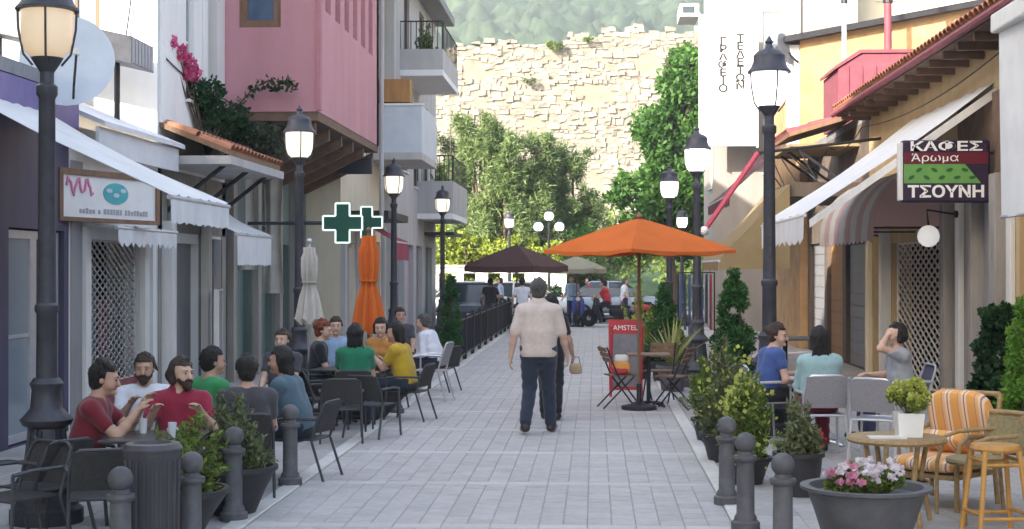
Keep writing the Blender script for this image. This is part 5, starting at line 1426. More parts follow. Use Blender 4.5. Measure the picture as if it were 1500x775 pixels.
# ---------- potted plants
def pot_round(t, r0, r1, h, m, rim=.02):
    MB().lathe([(r0, 0), (r0 + (r1-r0)*.5, h*.5), (r1, h - .04), (r1 + rim, h - .035), (r1 + rim, h), (r1 - .015, h), (r1 - .03, h - .06), (.001, h - .06)], 26).build('pot', m, t, smooth=True)
def bush(label, loc, pot, C, Rr, n, size, m, aspect=.45, name='potted_shrub', potm=None, flowers=None, group=None, stems=6):
    t = thing(name, label, 'plant', loc, 0, group)
    if pot: pot_round(t, *pot, potm or M_potd)
    z0 = pot[2] - .06 if pot else 0
    rr = random.Random(len(label)); q = MB()
    for c in rr.sample(C, min(stems, len(C))): q.tube([(c[0]*.15, c[1]*.15, z0), (c[0]*.5, c[1]*.5, (z0 + c[2])*.5), c], [.012, .009, .004], 5)
    q.build('stem', M_bark, t)
    if name in ('conifer', 'ivy'):
        P, d = clumps(C, Rr, n); d[:, 2] += .35
    else:                                   # leafy sprigs running out to each tip
        T = np.array(C); T = np.concatenate([T, T * RNG.uniform(.75, 1.15, (len(T), 1)) + RNG.normal(size=T.shape) * .05]); T[:, 2] = np.maximum(T[:, 2], z0 + .04)
        T[:, 2] += RNG.random(len(T)) ** 3 * .16
        k_ = RNG.integers(0, len(T), n); f_ = np.sqrt(RNG.uniform(.06, 1, n))[:, None]
        B0 = T[k_] * np.array([.25, .25, 0]) + np.array([0, 0, z0]); mid = T[k_] * np.array([.6, .6, .6]) + np.array([0, 0, .4 * z0 + .04])
        P = (1-f_)**2 * B0 + 2*f_*(1-f_) * mid + f_**2 * T[k_] + RNG.normal(size=(n, 3)) * (.040 - .022 * f_)
        d = (T[k_] - B0) + RNG.normal(size=(n, 3)) * .25
        d /= np.linalg.norm(d, axis=1)[:, None]
        q2 = MB()
        for i_ in range(0, len(T), 2):
            a_, c_ = T[i_] * np.array([.25, .25, 0]) + np.array([0, 0, z0]), T[i_]; m_ = T[i_] * .6 + np.array([0, 0, .4 * z0 + .04])
            q2.tube([a_, m_, c_], [.006, .005, .002], 4)
        q2.build('sprigs', M_bark, t, kind='stuff')
    leaves('foliage', P, d, size, m, t, aspect)
    if flowers:
        for fm, nf, fs in flowers:
            P, d = clumps(C, Rr, nf, shell=.95); d[:, 2] += .5; leaves('flower', P, d, fs, fm, t, .9)['kind'] = 'stuff'
    return t
def dome(seed, n, rx, ry, z0, z1, rmin, rmax):
    rr = random.Random(seed); C = []; Rr = []
    for i in range(n):
        a = rr.uniform(0, 2*math.pi); f = rr.random(); k = math.sqrt(rr.random()) * math.sqrt(max(.05, 1 - f*f*.8))
        C.append((rx*k*math.cos(a), ry*k*math.sin(a), z0 + (z1-z0)*f)); Rr.append(rr.uniform(rmin, rmax))
    return C, Rr
# left flared planters
C, Rr = dome(1, 30, .32, .28, .30, .74, .07, .14)
bush('leafy green plant in a dark flared bowl by the left bollards', (-2.95, 10.35, 0), (.17, .36, .36), C, Rr, 3600, .06, ML_bush, .35)
C, Rr = dome(2, 30, .30, .28, .32, .80, .06, .13)
bush('olive tinted plant in a dark flared bowl before the grey shirted man', (-2.80, 11.45, 0), (.16, .32, .38), C, Rr, 3000, .06, ML_bushd, .3)
C, Rr = dome(3, 26, .62, .2, .36, .72, .06, .12)
t = thing('trough_planter', 'long dark boat-shaped planter with sparse plants beside the left terrace', 'planter', (-2.98, 18.9, 0), R(4))
q = MB()
rows = []
for (w_, d_, z) in ((.30, .14, 0), (.48, .18, .2), (.72, .24, .42), (.74, .25, .45), (.68, .21, .45), (.66, .19, .39)):
    rows.append([(w_*math.copysign(abs(math.cos(a))**.6, math.cos(a)), d_*math.copysign(abs(math.sin(a))**.6, math.sin(a)), z) for a in np.linspace(0, 2*math.pi, 33)])
q.sheet(rows); q.build('trough', M_potd, t, smooth=True)
MB().box(-.64, .64, -.17, .17, .33, .39).build('soil', M_soil, t)
P, d = clumps(C, Rr, 1100); leaves('foliage', P, d, .06, ML_bushd, t, .4)
# right terrace shrubs
C, Rr = dome(4, 46, .30, .34, .25, 1.02, .08, .17)
bush('wide leafy shrub in a dark pot at the right kerb', (1.30, 14.9, 0), (.17, .24, .28), C, Rr, 6500, .065, ML_bushd, .3, flowers=[(ML_yel, 260, .05)])
C, Rr = dome(5, 40, .26, .30, .18, .86, .07, .15)
bush('yellow-green leafy shrub in a dark pot behind the dark bollard', (1.34, 13.35, 0), (.15, .22, .24), C, Rr, 5000, .06, ML_bush, .35, flowers=[(ML_yel, 420, .045)])
C, Rr = dome(6, 24, .18, .18, .34, .68, .06, .12)
bush('low green plant in a dark square pot beside the seated women', (1.72, 12.7, 0), (.17, .2, .36), C, Rr, 2200, .06, ML_bushd, .35)
C, Rr = dome(7, 30, .28, .26, .25, .86, .07, .14)
bush('bushy shrub with pale tips at the far end of the right kerb shrubs', (1.30, 16.6, 0), (.16, .22, .26), C, Rr, 4200, .065, ML_bush, .35)
# conifers
def conifer(label, loc, r, h, n, m=ML_con, z0=.3, pot=(.17, .22, .34), size=.07):
    C, Rr = crown_centres(len(label), 70, 0, 0, z0, h, lambda f: r * (1 - f) ** .6 * min(1, .35 + f * 4), .09, .15)
    return bush(label, loc, pot, C, Rr, n, size, m, .35, 'conifer')
conifer('dark green pointed conifer in a pot by the right lamp post', (gx(1075, 19.6), 19.6, 0), .34, 1.86, 9000)
conifer('dark conifer in a pot beside the menu board', (gx(972, 25.5), 25.5, 0), .36, 1.62, 6500)
conifer('slim dark cypress at the near end of the black railing', (gx(660, 29.0), 29.0, 0), .22, 1.80, 6000)
conifer('bright green column conifer before the wooden door', (gx(1500, 15.6), 15.6, 0), .22, 1.55, 7000, ML_brt)
C, Rr = crown_centres(40, 80, 0, 0, .3, 1.45, lambda f: .30 * (1 - .3*f), .08, .15)
bush('dark ivy bush against the stone pier by the bright conifer', (gx(1462, 17.6), 17.6, 0), (.18, .22, .34), C, Rr, 9000, .075, ML_ivy, .7, 'ivy')
# yucca with upright blades and lime shrub behind the bistro table
t = thing('yucca', 'potted yucca with long pale upright blades behind the bistro table', 'plant', (gx(985, 23.4), 23.4, 0))
pot_round(t, .17, .24, .40, M_potg)
rr = random.Random(3)
for k in range(26):
    a = rr.uniform(0, 6.28); L_ = rr.uniform(.55, .95); tilt = rr.uniform(.15, .75); dx, dy = math.cos(a), math.sin(a); rows = []
    for f in np.linspace(0, 1, 6):
        rr_ = L_*f; bx = dx*math.sin(tilt)*rr_*(1 + .4*f); by = dy*math.sin(tilt)*rr_*(1 + .4*f); bz = .36 + math.cos(tilt)*rr_ - .12*f*f*tilt
        wv = .028 * (1 - f) ** .6 + .002
        rows.append([(bx - dy*wv, by + dx*wv, bz), (bx, by, bz - .008), (bx + dy*wv, by - dx*wv, bz)])
    MB().sheet(rows).build('blade', leafmat('yucca leaf', (.16, .22, .06), (.40, .40, .14)), t, smooth=True)
C, Rr = dome(9, 22, .26, .26, .5, 1.75, .08, .16)
bush('tall lime leafed plant in a pot by the menu board', (gx(938, 26.0), 26.0, 0), (.17, .22, .34), C, Rr, 2600, .07, ML_lime)
C, Rr = dome(10, 22, .5, .25, .35, .8, .06, .14)
bush('low flowering plants with red and white blooms behind the yucca', (gx(1012, 25.2), 25.2, 0), (.24, .34, .36), C, Rr, 3000, .06, ML_bush, potm=M_potg, flowers=[(ML_wht, 80, .06), (ML_pk2, 70, .06)])
C, Rr = dome(14, 20, .16, .14, .2, .42, .04, .08)
bush('small red flowered plant in a low pot beneath the seated woman in blue', (1.98, 14.2, 0), (.11, .15, .2), C, Rr, 1200, .045, ML_bush, flowers=[(leafmat('red petals', (.5, .02, .03), (.7, .08, .08)), 90, .04)])
# yellow-green flowers in the square pot
C, Rr = dome(11, 26, .14, .14, .20, .36, .035, .07)
z0 = POT_FLOWER; P, d = clumps(C, Rr, 1500); d[:, 2] += .4; leaves('foliage', P, d, .035, ML_bush, z0, .5)
P, d = clumps([(c[0], c[1], c[2] + .03) for c in C], Rr, 1800, shell=.9); d[:, 2] += .8; leaves('flower', P, d, .03, ML_yel, z0, .9)
q = MB()
for c in C[:10]: q.tube([(0, 0, .15), c], .004, 4)
q.build('stem', M_bark, z0)
# big flared bowl of flowers in the foreground
t = thing('flower_bowl', 'large grey flared bowl of pink and white flowers beside the near bollard', 'planter', (1.79, 9.95, 0), R(10))
MB().lathe([(.20, 0), (.26, .06), (.335, .30), (.385, .44), (.43, .455), (.43, .475), (.37, .475), (.35, .42), (.001, .41)], 40).build('bowl', M_potg, t, smooth=True)
C, Rr = dome(12, 26, .27, .27, .44, .56, .04, .08)
P, d = clumps(C, Rr, 2600); d[:, 2] += .5; leaves('foliage', P, d, .045, ML_bush, t, .6)
rr = random.Random(8)
for k in range(60):
    x, y = rr.uniform(-.28, .28), rr.uniform(-.28, .28)
    if x*x + y*y > .078: continue
    z = .55 + rr.uniform(-.03, .07); m_ = ML_pk2 if (x < -.05 and rr.random() < .6) else ML_wht
    P = np.array([(x + .02*math.cos(a), y + .02*math.sin(a), z + .012*math.sin(a*2.3)) for a in np.linspace(0, 5.3, 7)]); d = np.array([(math.cos(a), math.sin(a), .6) for a in np.linspace(0, 5.3, 7)])
    leaves('bloom', P, d, .045, m_, t, 1.0, .2)
# bougainvillea on the white house, and the vine under the pink house
t = thing('bougainvillea', 'bougainvillea with bright pink flowers climbing the white house', 'plant', (XL + .1, 22.9, 4.0))
pts = [(248, 62, 21.6), (262, 78, 21.9), (276, 92, 22.2), (283, 108, 22.4), (270, 108, 22.2), (300, 150, 23.0), (310, 135, 23.1), (316, 165, 23.4), (296, 172, 23.0), (330, 178, 23.8), (345, 170, 24.0), (285, 135, 22.6), (318, 190, 23.6), (350, 190, 24.2)]
C = []
for px, py, Yp in pts:
    p = ony(px, py, Yp); C.append((p.x - XL - .1, Yp - 22.9, p.z - 4.0))
P, d = clumps(C[5:], [.26]*9, 2600); leaves('foliage', P, d, .085, ML_ivy, t, .6)
P, d = clumps(C[:5], [.14]*5, 520); leaves('flower', P, d, .07, ML_pnk, t, .9)
q = MB()
for c in C: q.tube([(0, .3, -.3), (c[0]*.5, c[1]*.5, c[2]*.4), c], [.02, .014, .006], 5)
q.build('stem', M_bark, t)
t = thing('vine', 'thin vine with sparse leaves trained before the pink wall', 'plant', (XL + .1, 24.3, 4.2))
pts = [(340, 165), (352, 150), (366, 135), (380, 124), (392, 118), (405, 125), (418, 118), (428, 126)]
C = []
for px, py in pts:
    p = ony(px, py, 24.35); C.append((p.x - XL - .1, .05, p.z - 4.2))
MB().tube([(0, 0, -.4)] + C, .012, 5).build('stem', M_bark, t)
P, d = clumps(C, [.13]*8, 150); leaves('foliage', P, d, .10, ML_ivy, t, .6)
C = []
for px, py in ((345, 195), (360, 200), (375, 205), (390, 200), (355, 215), (400, 212)):
    p = ony(px, py, 24.5); C.append((p.x - XL - .1, .2, p.z - 4.2))
P, d = clumps(C, [.3]*6, 1500); leaves('foliage', P, d, .09, leafmat('dusty vine', (.03, .05, .03), (.11, .13, .07)), t, .6)

for i, (x, y, z, lab) in enumerate(((-4.9, 35.95, 4.72, 'green plant behind the pale blue balcony parapet'), (-4.5, 37.6, 4.72, 'trailing plant at the street side of the pale blue balcony'), (-4.6, 40.1, 7.25, 'green plant on the upper grey balcony'), (-4.6, 44.0, 3.55, 'green plant on the lower grey balcony'))):
    C, Rr = dome(50 + i, 20, .28, .2, .55 if i != 0 else .9, 1.25 if i < 3 else 1.5, .06, .12)
    bush(lab, (x, y, z), (.14, .18, .3), C, Rr, 900, .09, ML_bush, .5, 'balcony_plant', group='plants on the left balconies')
# dark hedge along the far pavement under the trees
t = thing('hedge', 'dark clipped hedge along the far pavement before the low wall', 'hedge', (-6.5, 62.6, .1))
C = [(random.uniform(-5.5, 5.2), random.uniform(-.25, .25), random.uniform(.2, .95)) for _ in range(150)]
P, d = clumps(C, [.28]*150, 9000); leaves('foliage', P, d, .13, ML_ivy, t, .6)
q = MB()
for k in range(12): q.tube([(-5.3 + k*.95, 0, 0), (-5.3 + k*.95, .05, .8)], .03, 5)
q.build('stem', M_bark, t, kind='stuff')
# ================================================================== PEOPLE
def surf_nets(D, org, h):
    """surface nets on a grid of distances: returns vertices and quads"""
    S = D < 0
    nx, ny, nz = D.shape
    c = np.zeros((nx-1, ny-1, nz-1), np.uint8)
    for i in (0, 1):
        for j in (0, 1):
            for k in (0, 1): c += S[i:nx-1+i, j:ny-1+j, k:nz-1+k]
    act = (c > 0) & (c < 8); idx = -np.ones(act.shape, np.int64); cells = np.argwhere(act); idx[act] = np.arange(len(cells))
    acc = np.zeros((len(cells), 3)); cnt = np.zeros(len(cells))
    x, y, z = cells.T
    cor = [(i, j, k) for i in (0, 1) for j in (0, 1) for k in (0, 1)]
    for a in cor:
        for ax in range(3):
            if a[ax]: continue
            b = list(a); b[ax] = 1
            da = D[x+a[0], y+a[1], z+a[2]]; db = D[x+b[0], y+b[1], z+b[2]]
            m = (da < 0) != (db < 0)
            t = np.where(m, da / np.where(m, da - db, 1), 0)
            p = np.tile(np.array(a, float), (len(cells), 1)); p[:, ax] += t
            acc[m] += p[m]; cnt[m] += 1
    V = (cells + acc / cnt[:, None]) * h + org
    F = []
    for ax in range(3):
        sl0 = [slice(None)]*3; sl1 = [slice(None)]*3
        sl0[ax] = slice(0, -1); sl1[ax] = slice(1, None)
        a = S[tuple(sl0)]; b = S[tuple(sl1)]
        e = np.argwhere(a != b)
        o1, o2 = [(1, 2), (2, 0), (0, 1)][ax]
        e = e[(e[:, o1] > 0) & (e[:, o2] > 0) & (e[:, o1] < D.shape[o1]-1) & (e[:, o2] < D.shape[o2]-1)]
        if not len(e): continue
        flip = S[tuple(e.T)]
        q = []
        for d1, d2 in ((1, 1), (0, 1), (0, 0), (1, 0)):
            cc = e.copy(); cc[:, o1] -= d1; cc[:, o2] -= d2; q.append(idx[tuple(cc.T)])
        q = np.stack(q, 1); q[~flip] = q[~flip][:, ::-1]
        F.append(q)
    return V, np.concatenate(F)
class SDF:
    def __init__(s): s.pr = []; s.cut = []
    def cap(s, a, b, ra, rb=None, k=.03, sc=None): s.pr.append((np.array(a, float), np.array(b, float), ra, ra if rb is None else rb, k, sc)); return s
    def ball(s, a, r, k=.03, sc=None): return s.cap(a, a, r, r, k, sc)
    def mesh(s, h, wr=0.0, seed=0, cuts=()):
        lo = np.min([np.minimum(p[0] - p[2]*1.5, p[1] - p[3]*1.5) for p in s.pr], 0) - .05; hi = np.max([np.maximum(p[0] + p[2]*1.5, p[1] + p[3]*1.5) for p in s.pr], 0) + .05
        n = np.ceil((hi - lo) / h).astype(int) + 1
        D = np.full(n, .2, np.float32)
        ax = [lo[i] + np.arange(n[i]) * h for i in range(3)]
        for a, b, ra, rb, k, sc in s.pr:
            r = max(ra, rb) * (max(sc) if sc is not None else 1) + k + .05
            i0 = np.maximum(((np.minimum(a, b) - r - lo) / h).astype(int), 0); i1 = np.minimum(((np.maximum(a, b) + r - lo) / h).astype(int) + 2, n)
            X, Y, Z = np.meshgrid(*[ax[i][i0[i]:i1[i]] for i in range(3)], indexing='ij')
            P = np.stack([X, Y, Z], -1).astype(np.float32); ba = b - a; L2 = float(ba @ ba)
            t = np.clip(((P - a) @ ba) / L2, 0, 1) if L2 > 1e-10 else np.zeros(P.shape[:3])
            q = P - a - t[..., None] * ba
            if sc is not None: q = q / np.array(sc)
            d = np.linalg.norm(q, axis=-1) - (ra + (rb - ra) * t)
            sl_ = tuple(slice(i0[i], i1[i]) for i in range(3)); o = D[sl_]
            if k > 0:
                hh = np.maximum(k - np.abs(o - d), 0) / k; D[sl_] = np.minimum(o, d) - hh * hh * k * .25
            else: D[sl_] = np.minimum(o, d)
        if wr or cuts:
            X, Y, Z = np.meshgrid(*ax, indexing='ij')
            if wr:
                D = D + wr * (np.sin(X*13 + Z*34 + 4*np.sin(Y*6 + seed) + seed) * np.sin(Y*15 - Z*21 + 3*np.sin(X*9) + seed*1.7) + .45 * np.sin(Z*61 + 5*np.sin(X*8 + seed) + Y*14 + seed*.6))
            for c in cuts: D = np.maximum(D, c(X, Y, Z))
        D[0] = D[-1] = .2; D[:, 0] = D[:, -1] = .2; D[:, :, 0] = D[:, :, -1] = .2
        return surf_nets(D, lo, h)
def vadd(a, b, s=1.0): return np.array(a, float) + np.array(b, float) * s
def rotm(rx=0, ry=0, rz=0): return np.array(Euler((rx, ry, rz)).to_matrix())
def ik(s, t, l1, l2, pole):
    s = np.array(s, float); t = np.array(t, float); d = t - s; L = np.linalg.norm(d)
    if L > (l1 + l2) * .985: t = s + d / L * (l1 + l2) * .985; d = t - s; L = np.linalg.norm(d)
    u = d / L; x = (l1*l1 - l2*l2 + L*L) / (2*L); hgt = math.sqrt(max(l1*l1 - x*x, 0))
    p = np.array(pole, float); p = p - u * (p @ u); p /= np.linalg.norm(p) + 1e-9
    return s + u*x + p*hgt, t
SKIN = [mat('skin light', (.56, .36, .27), .55, .08, 20, spec=.35), mat('skin tan', (.46, .28, .20), .55, .08, 20, spec=.35), mat('skin warm', (.50, .30, .21), .55, .08, 20, spec=.35)]
HAIR = {'black': mat('black hair', (.016, .013, .012), .5, .55, 90, bump=.9, bscale=170, streak=True), 'brown': mat('brown hair', (.05, .030, .02), .5, .55, 90, bump=.9, bscale=170, streak=True), 'grey': mat('grey hair', (.085, .078, .072), .55, .5, 90, bump=.9, bscale=170, streak=True), 'red': mat('auburn hair', (.20, .045, .02), .5, .5, 90, bump=.9, bscale=170, streak=True)}
M_eye = mat('eye dark', (.015, .012, .012), .2, .05, 5); M_lip = mat('lips', (.34, .13, .12), .5, .1, 10)
def cloth(name, c): return mat('cloth ' + name, c, .9, .10, 18, bump=.12, bscale=220, sheen=.2)
M_denim = cloth('dark denim', (.022, .030, .052)); M_blk = cloth('black', (.016, .016, .02)); M_navy = cloth('navy', (.028, .032, .085)); M_shoe = mat('dark shoe', (.03, .028, .028), .5, .2, 10); M_sole = mat('pale sole', (.42, .42, .42), .7, .1, 10)

def person(label, loc, rz, shirt, pants, pose='sit', hair='black', style='short', skin=0, lean=0.0, side=0.0, head=(0, 0), twist=0.0,
           hl=None, hr=None, fat=1.0, scale=1.0, sleeve=.55, res=.012, beard=False, seat=.45, feet=None, pl=(0, -.6, -1), pr=(0, -.6, -1), legs=None, neckline=0.0, female=False, group=None, collar=False):
    """faces +Y. head = (yaw, pitch) degrees; hl/hr hand targets in local metres; legs = per-leg (knee, ankle, toe)"""
    t = thing('person', label, 'person', loc, rz, group); t.scale = (scale,)*3
    sk = SKIN[skin]; f = fat
    sit = pose == 'sit'
    pz = seat + .10 if sit else .94
    pel = np.array([0, 0, pz])
    Rb = rotm(R(-lean), R(side), R(twist))
    def up(x, y, z): return pel + Rb @ np.array([x, y, z])
    shw = .165 if female else .185
    spine = [up(0, 0, 0), up(0, .0, .16), up(0, -.01, .30), up(0, -.015, .42), up(0, -.02, .50)]
    sh = {s: up(s*shw, -.01, .412) for s in (-1, 1)}
    neck = up(0, -.015, .50); Rh = rotm(R(-head[1]) , 0, R(head[0])) @ rotm(R(-lean*.35), 0, R(twist))
    hc = up(0, .0, .50) + Rh @ np.array([0, .02, .13])
    def hd(x, y, z): return hc + Rh @ np.array([x, y, z])
    hip = {s: pel + np.array([s*.09*f**.5, .0, -.02]) for s in (-1, 1)}
    if legs: L_ = legs
    elif sit:
        L_ = {s: (np.array([s*.12, .43, seat + .05]), np.array([s*.12, .40, .075]), np.array([s*.135, .56, .035])) for s in (-1, 1)}
        if feet:
            for s in (-1, 1): L_[s] = (L_[s][0] + np.array(feet[0]), L_[s][1] + np.array(feet[1]), L_[s][2] + np.array(feet[1]))
    else:
        L_ = {s: (np.array([s*.10, .02, .50]), np.array([s*.10, -.02, .085]), np.array([s*.12, .13, .035])) for s in (-1, 1)}
    if hl is None: hl = up(-.30, .12, -.02) if not sit else (-.14, .34, seat + .16)
    if hr is None: hr = up(.30, .12, -.02) if not sit else (.14, .34, seat + .16)
    arms = {}
    for s, tg, po in ((-1, hl, pl), (1, hr, pr)):
        el, wr_ = ik(sh[s], tg, .285, .25, (po[0] + s*.5, po[1], po[2])); arms[s] = (el, wr_)
    # ---- body: one continuous skin surface
    B = SDF()
    hipw = (.10 if female else .085) * f
    for s in (-1, 1):
        B.cap(up(s*.055*f, 0, 0), up(s*.05*f, 0, .16), .105*f, .10*f, .05); B.cap(up(s*.05*f, .0, .16), up(s*.075, -.01, .38), .10*f, .105*(1 + (f-1)*.5), .05)
        B.cap(up(s*.03, -.01, .44), sh[s], .06, .062, .05)
        B.cap(hip[s], L_[s][0], .088*f**.6, .058, .04); B.cap(L_[s][0], L_[s][0]*.6 + L_[s][1]*.4, .055, .056, .03); B.cap(L_[s][0]*.6 + L_[s][1]*.4, L_[s][1], .056, .036, .03)
        B.cap(L_[s][1], L_[s][1]*.5 + L_[s][2]*.5 - np.array([0, 0, .02]), .036, .038, .03); B.cap(L_[s][1]*.5 + L_[s][2]*.5 - np.array([0, 0, .02]), L_[s][2], .038, .03, .03)
        el, wr_ = arms[s]
        B.cap(sh[s], el, .052*f**.5, .039, .03); B.cap(el, el*.65 + wr_*.35, .039, .040, .03); B.cap(el*.65 + wr_*.35, wr_, .040, .026, .02)
        # hand: palm, four fingers of unequal length with a bend, thumb from the side
        u = wr_ - el; u /= np.linalg.norm(u); sd = np.cross(u, np.array([0, 0, 1.0]))
        if np.linalg.norm(sd) < .2: sd = np.array([s*.2, 1.0, 0])
        sd = sd / np.linalg.norm(sd); pn = np.cross(sd, u); pn = pn if pn[2] < 0 else -pn
        if abs(u[2]) > .8: pn = np.array([-s*1.0, 0, 0]); sd = np.array([0, 1.0, 0])
        pc = wr_ + u*.045
        for o_ in (-.020, .0, .020): B.cap(wr_ + sd*o_*.6 + u*.01, pc + sd*o_ + u*.02, .017, .016, .012)
        for i_, (o_, l_) in enumerate(((-.031, .058), (-.011, .072), (.010, .076), (.030, .066))):
            a0 = pc + sd*o_ + u*.025; a1 = a0 + u*l_*.55 + pn*.010; a2 = a1 + u*l_*.40 + pn*.028
            B.cap(a0, a1, .0095, .009, .006); B.cap(a1, a2, .009, .0075, .004)
        th0 = wr_ + sd*.026 + u*.02; B.cap(th0, th0 + sd*.022 + u*.030 + pn*.012, .012, .011, .008); B.cap(th0 + sd*.022 + u*.030 + pn*.012, th0 + sd*.026 + u*.058 + pn*.022, .011, .009, .004)
    B.cap(neck - (neck - spine[3])*.3, hd(0, -.012, -.05), .056, .052, .03)
    B.ball(hd(0, -.012, .035), .090, .02, (.86, 1.04, 1.0)); B.cap(hd(0, .030, -.01), hd(0, .042, -.075), .062, .040, .03)
    B.cap(hd(-.03, .045, -.035), hd(.03, .045, -.035), .042, .042, .02)
    B.cap(hd(0, .092, .012), hd(0, .112, -.026), .010, .015, .012); B.ball(hd(0, .085, -.088), .020, .02)
    for s in (-1, 1): B.ball(hd(s*.078, -.012, -.005), .026, .006, (.45, .8, 1.15))
    B.cap(hd(-.045, .078, .034), hd(.045, .078, .034), .012, .012, .015)
    V, Fq = B.mesh(res); npobj('body', V, Fq, sk, t)
    # ---- face
    e = MB()
    for s in (-1, 1): e.sphere(hd(s*.031, .0875, .010), .0070, 8, 6)
    e.build('eyes', M_eye, t, smooth=True)
    MB().tube([hd(-.022, .083, -.058), hd(0, .094, -.060), hd(.022, .083, -.058)], .006, 6).build('mouth', M_lip, t, smooth=True)
    # ---- clothes
    S = SDF(); ex = .018 + .012*(f - 1)
    for s in (-1, 1):
        S.cap(up(s*.055*f, 0, -.04), up(s*.05*f, 0, .16), .112*f + ex*.6, .104*f + ex, .05); S.cap(up(s*.05*f, 0, .16), up(s*.075, -.01, .38), .104*f + ex, .108*(1 + (f-1)*.5) + ex*.6, .05)
        S.cap(up(s*.04, -.012, .435), sh[s], .064, .066, .04)
        el, wr_ = arms[s]
        if sleeve <= 1: S.cap(sh[s], sh[s] + (el - sh[s])*sleeve, .066*f**.5, .060, .03)
        else:
            S.cap(sh[s], el, .064*f**.5, .052, .03); S.cap(el, el + (wr_ - el)*(sleeve - 1), .052, .042, .03)
        if female: S.ball(up(s*.065, .085, .29), .062, .05)
    if collar: S.cap(up(-.03, -.02, .495), up(.03, -.02, .495), .062, .062, .02)
    ax_ = Rb @ np.array([0, 0, 1.0]); hz = pel - ax_ * (.05 if sit else .10)
    nkp = up(0, 0, .498 - neckline); 
    cuts = [lambda X, Y, Z: -((X - hz[0])*ax_[0] + (Y - hz[1])*ax_[1] + (Z - hz[2])*ax_[2])]
    if not collar: cuts.append(lambda X, Y, Z: (X - nkp[0])*ax_[0] + (Y - nkp[1])*ax_[1] + (Z - nkp[2])*ax_[2])
    V, Fq = S.mesh(res*1.05, .0014 if pose != 'sit' else .0022, len(label), cuts); npobj('shirt', V, Fq, shirt, t)
    T = SDF()
    for s in (-1, 1):
        T.cap(up(s*.05*f, 0, -.02), up(s*.05*f, 0, .05), .108*f + .004, .100*f + .003, .05)
        T.cap(hip[s], L_[s][0], .100*f**.7 + .004, .080, .04)
        an = L_[s][0] + (L_[s][1] - L_[s][0]) * .93
        T.cap(L_[s][0], an, .080, .066, .03)
    V, Fq = T.mesh(res*1.05, .004, len(label) + 3); npobj('trousers', V, Fq, pants, t)
    for s in (-1, 1):
        an, to = L_[s][1], L_[s][2]; dv = to - an; dv[2] = 0; dv = dv / (np.linalg.norm(dv) + 1e-9)
        K = SDF(); gz = min(to[2], an[2] - .03)
        K.cap(an - np.array([0, 0, .02]), an - dv*.02 - np.array([0, 0, .04]), .046, .043, .02); K.cap(an - np.array([0, 0, .035]), to + dv*.03, .047, .034, .03)
        V, Fq = K.mesh(.011, 0, 0, [lambda X, Y, Z, g=(an[2] - .075 if to[2] >= an[2] - .06 else to[2] - .035): g - Z]); npobj('shoe', V, Fq, M_shoe, t)
    # ---- hair
    hm = HAIR[hair]; H = SDF()
    H.ball(hd(0, -.022, .045), .098, .02, (.90, 1.02, 1.0)); H.cap(hd(0, -.045, .03), hd(0, -.05, -.03), .085, .070, .03)
    if style == 'long':
        for x in (-.05, -.018, .018, .05): H.cap(hd(x, -.05, .02), hd(x*1.1, -.075, -.13), .052, .026, .03)
        for s in (-1, 1): H.cap(hd(s*.070, -.02, .03), hd(s*.078, -.025, -.09), .030, .016, .02)
        rl = random.Random(len(label) + 5)
        for _ in range(22):
            x = rl.uniform(-.085, .085); H.cap(hd(x*.9, -.075 - .03*math.cos(x*16), rl.uniform(-.06, .02)), hd(x*1.15 + rl.uniform(-.02, .02), -.095 + rl.uniform(-.02, .02), -.13 - rl.uniform(0, .09)), .014, .005, .008)
    elif style == 'bob':
        for s in (-1, 1): H.cap(hd(s*.075, -.02, .03), hd(s*.082, -.02, -.06), .036, .030, .02)
        H.cap(hd(-.05, -.07, -.02), hd(.05, -.07, -.02), .055, .055, .03)
    elif style == 'curly':
        rr = random.Random(len(label))
        for _ in range(26):
            a = rr.uniform(0, 6.28); b = rr.uniform(-.2, 1.5)
            H.ball(hd(.092*math.cos(a)*math.cos(b), -.03 + .092*math.sin(a)*math.cos(b)*.9, .045 + .092*math.sin(b)), rr.uniform(.024, .036), .01)
    elif style == 'bun':
        H.ball(hd(0, -.125, .05), .042, .02); H.cap(hd(-.07, -.02, .03), hd(-.06, -.06, -.04), .03, .03, .02); H.cap(hd(.07, -.02, .03), hd(.06, -.06, -.04), .03, .03, .02)
    fr = Rh @ np.array([0, 1.0, 0]); upv = Rh @ np.array([0, 0, 1.0])
    def facecut(X, Y, Z):
        y_ = (X - hc[0])*fr[0] + (Y - hc[1])*fr[1] + (Z - hc[2])*fr[2]; z_ = (X - hc[0])*upv[0] + (Y - hc[1])*upv[1] + (Z - hc[2])*upv[2]
        return np.minimum(y_ - .012, .068 - z_)
    rr = random.Random(len(label) * 3)
    for _ in range(46):                     # loose locks that break the outline
        a = rr.uniform(0, 6.28); b = rr.uniform(-.35, 1.45); u_ = (math.cos(a)*math.cos(b), math.sin(a)*math.cos(b), math.sin(b))
        p0 = hd(u_[0]*.084, -.022 + u_[1]*.094, .045 + u_[2]*.094); ln = rr.uniform(.025, .06)
        H.cap(p0, p0 + Rh @ np.array([rr.uniform(-.02, .02) + u_[0]*.012, -.015 + u_[1]*.01, -ln if style != 'curly' else rr.uniform(-.02, .02)]), rr.uniform(.012, .018), .006, .006)
    V, Fq = H.mesh(.0085, .002, 2, [facecut]); ho = npobj('hair', V, Fq, hm, t)
    bw = MB()
    for s in (-1, 1): bw.tube([hd(s*.016, .094, .030), hd(s*.034, .090, .035), hd(s*.050, .078, .028)], .0035, 5)
    bw.build('eyebrows', hm, t)
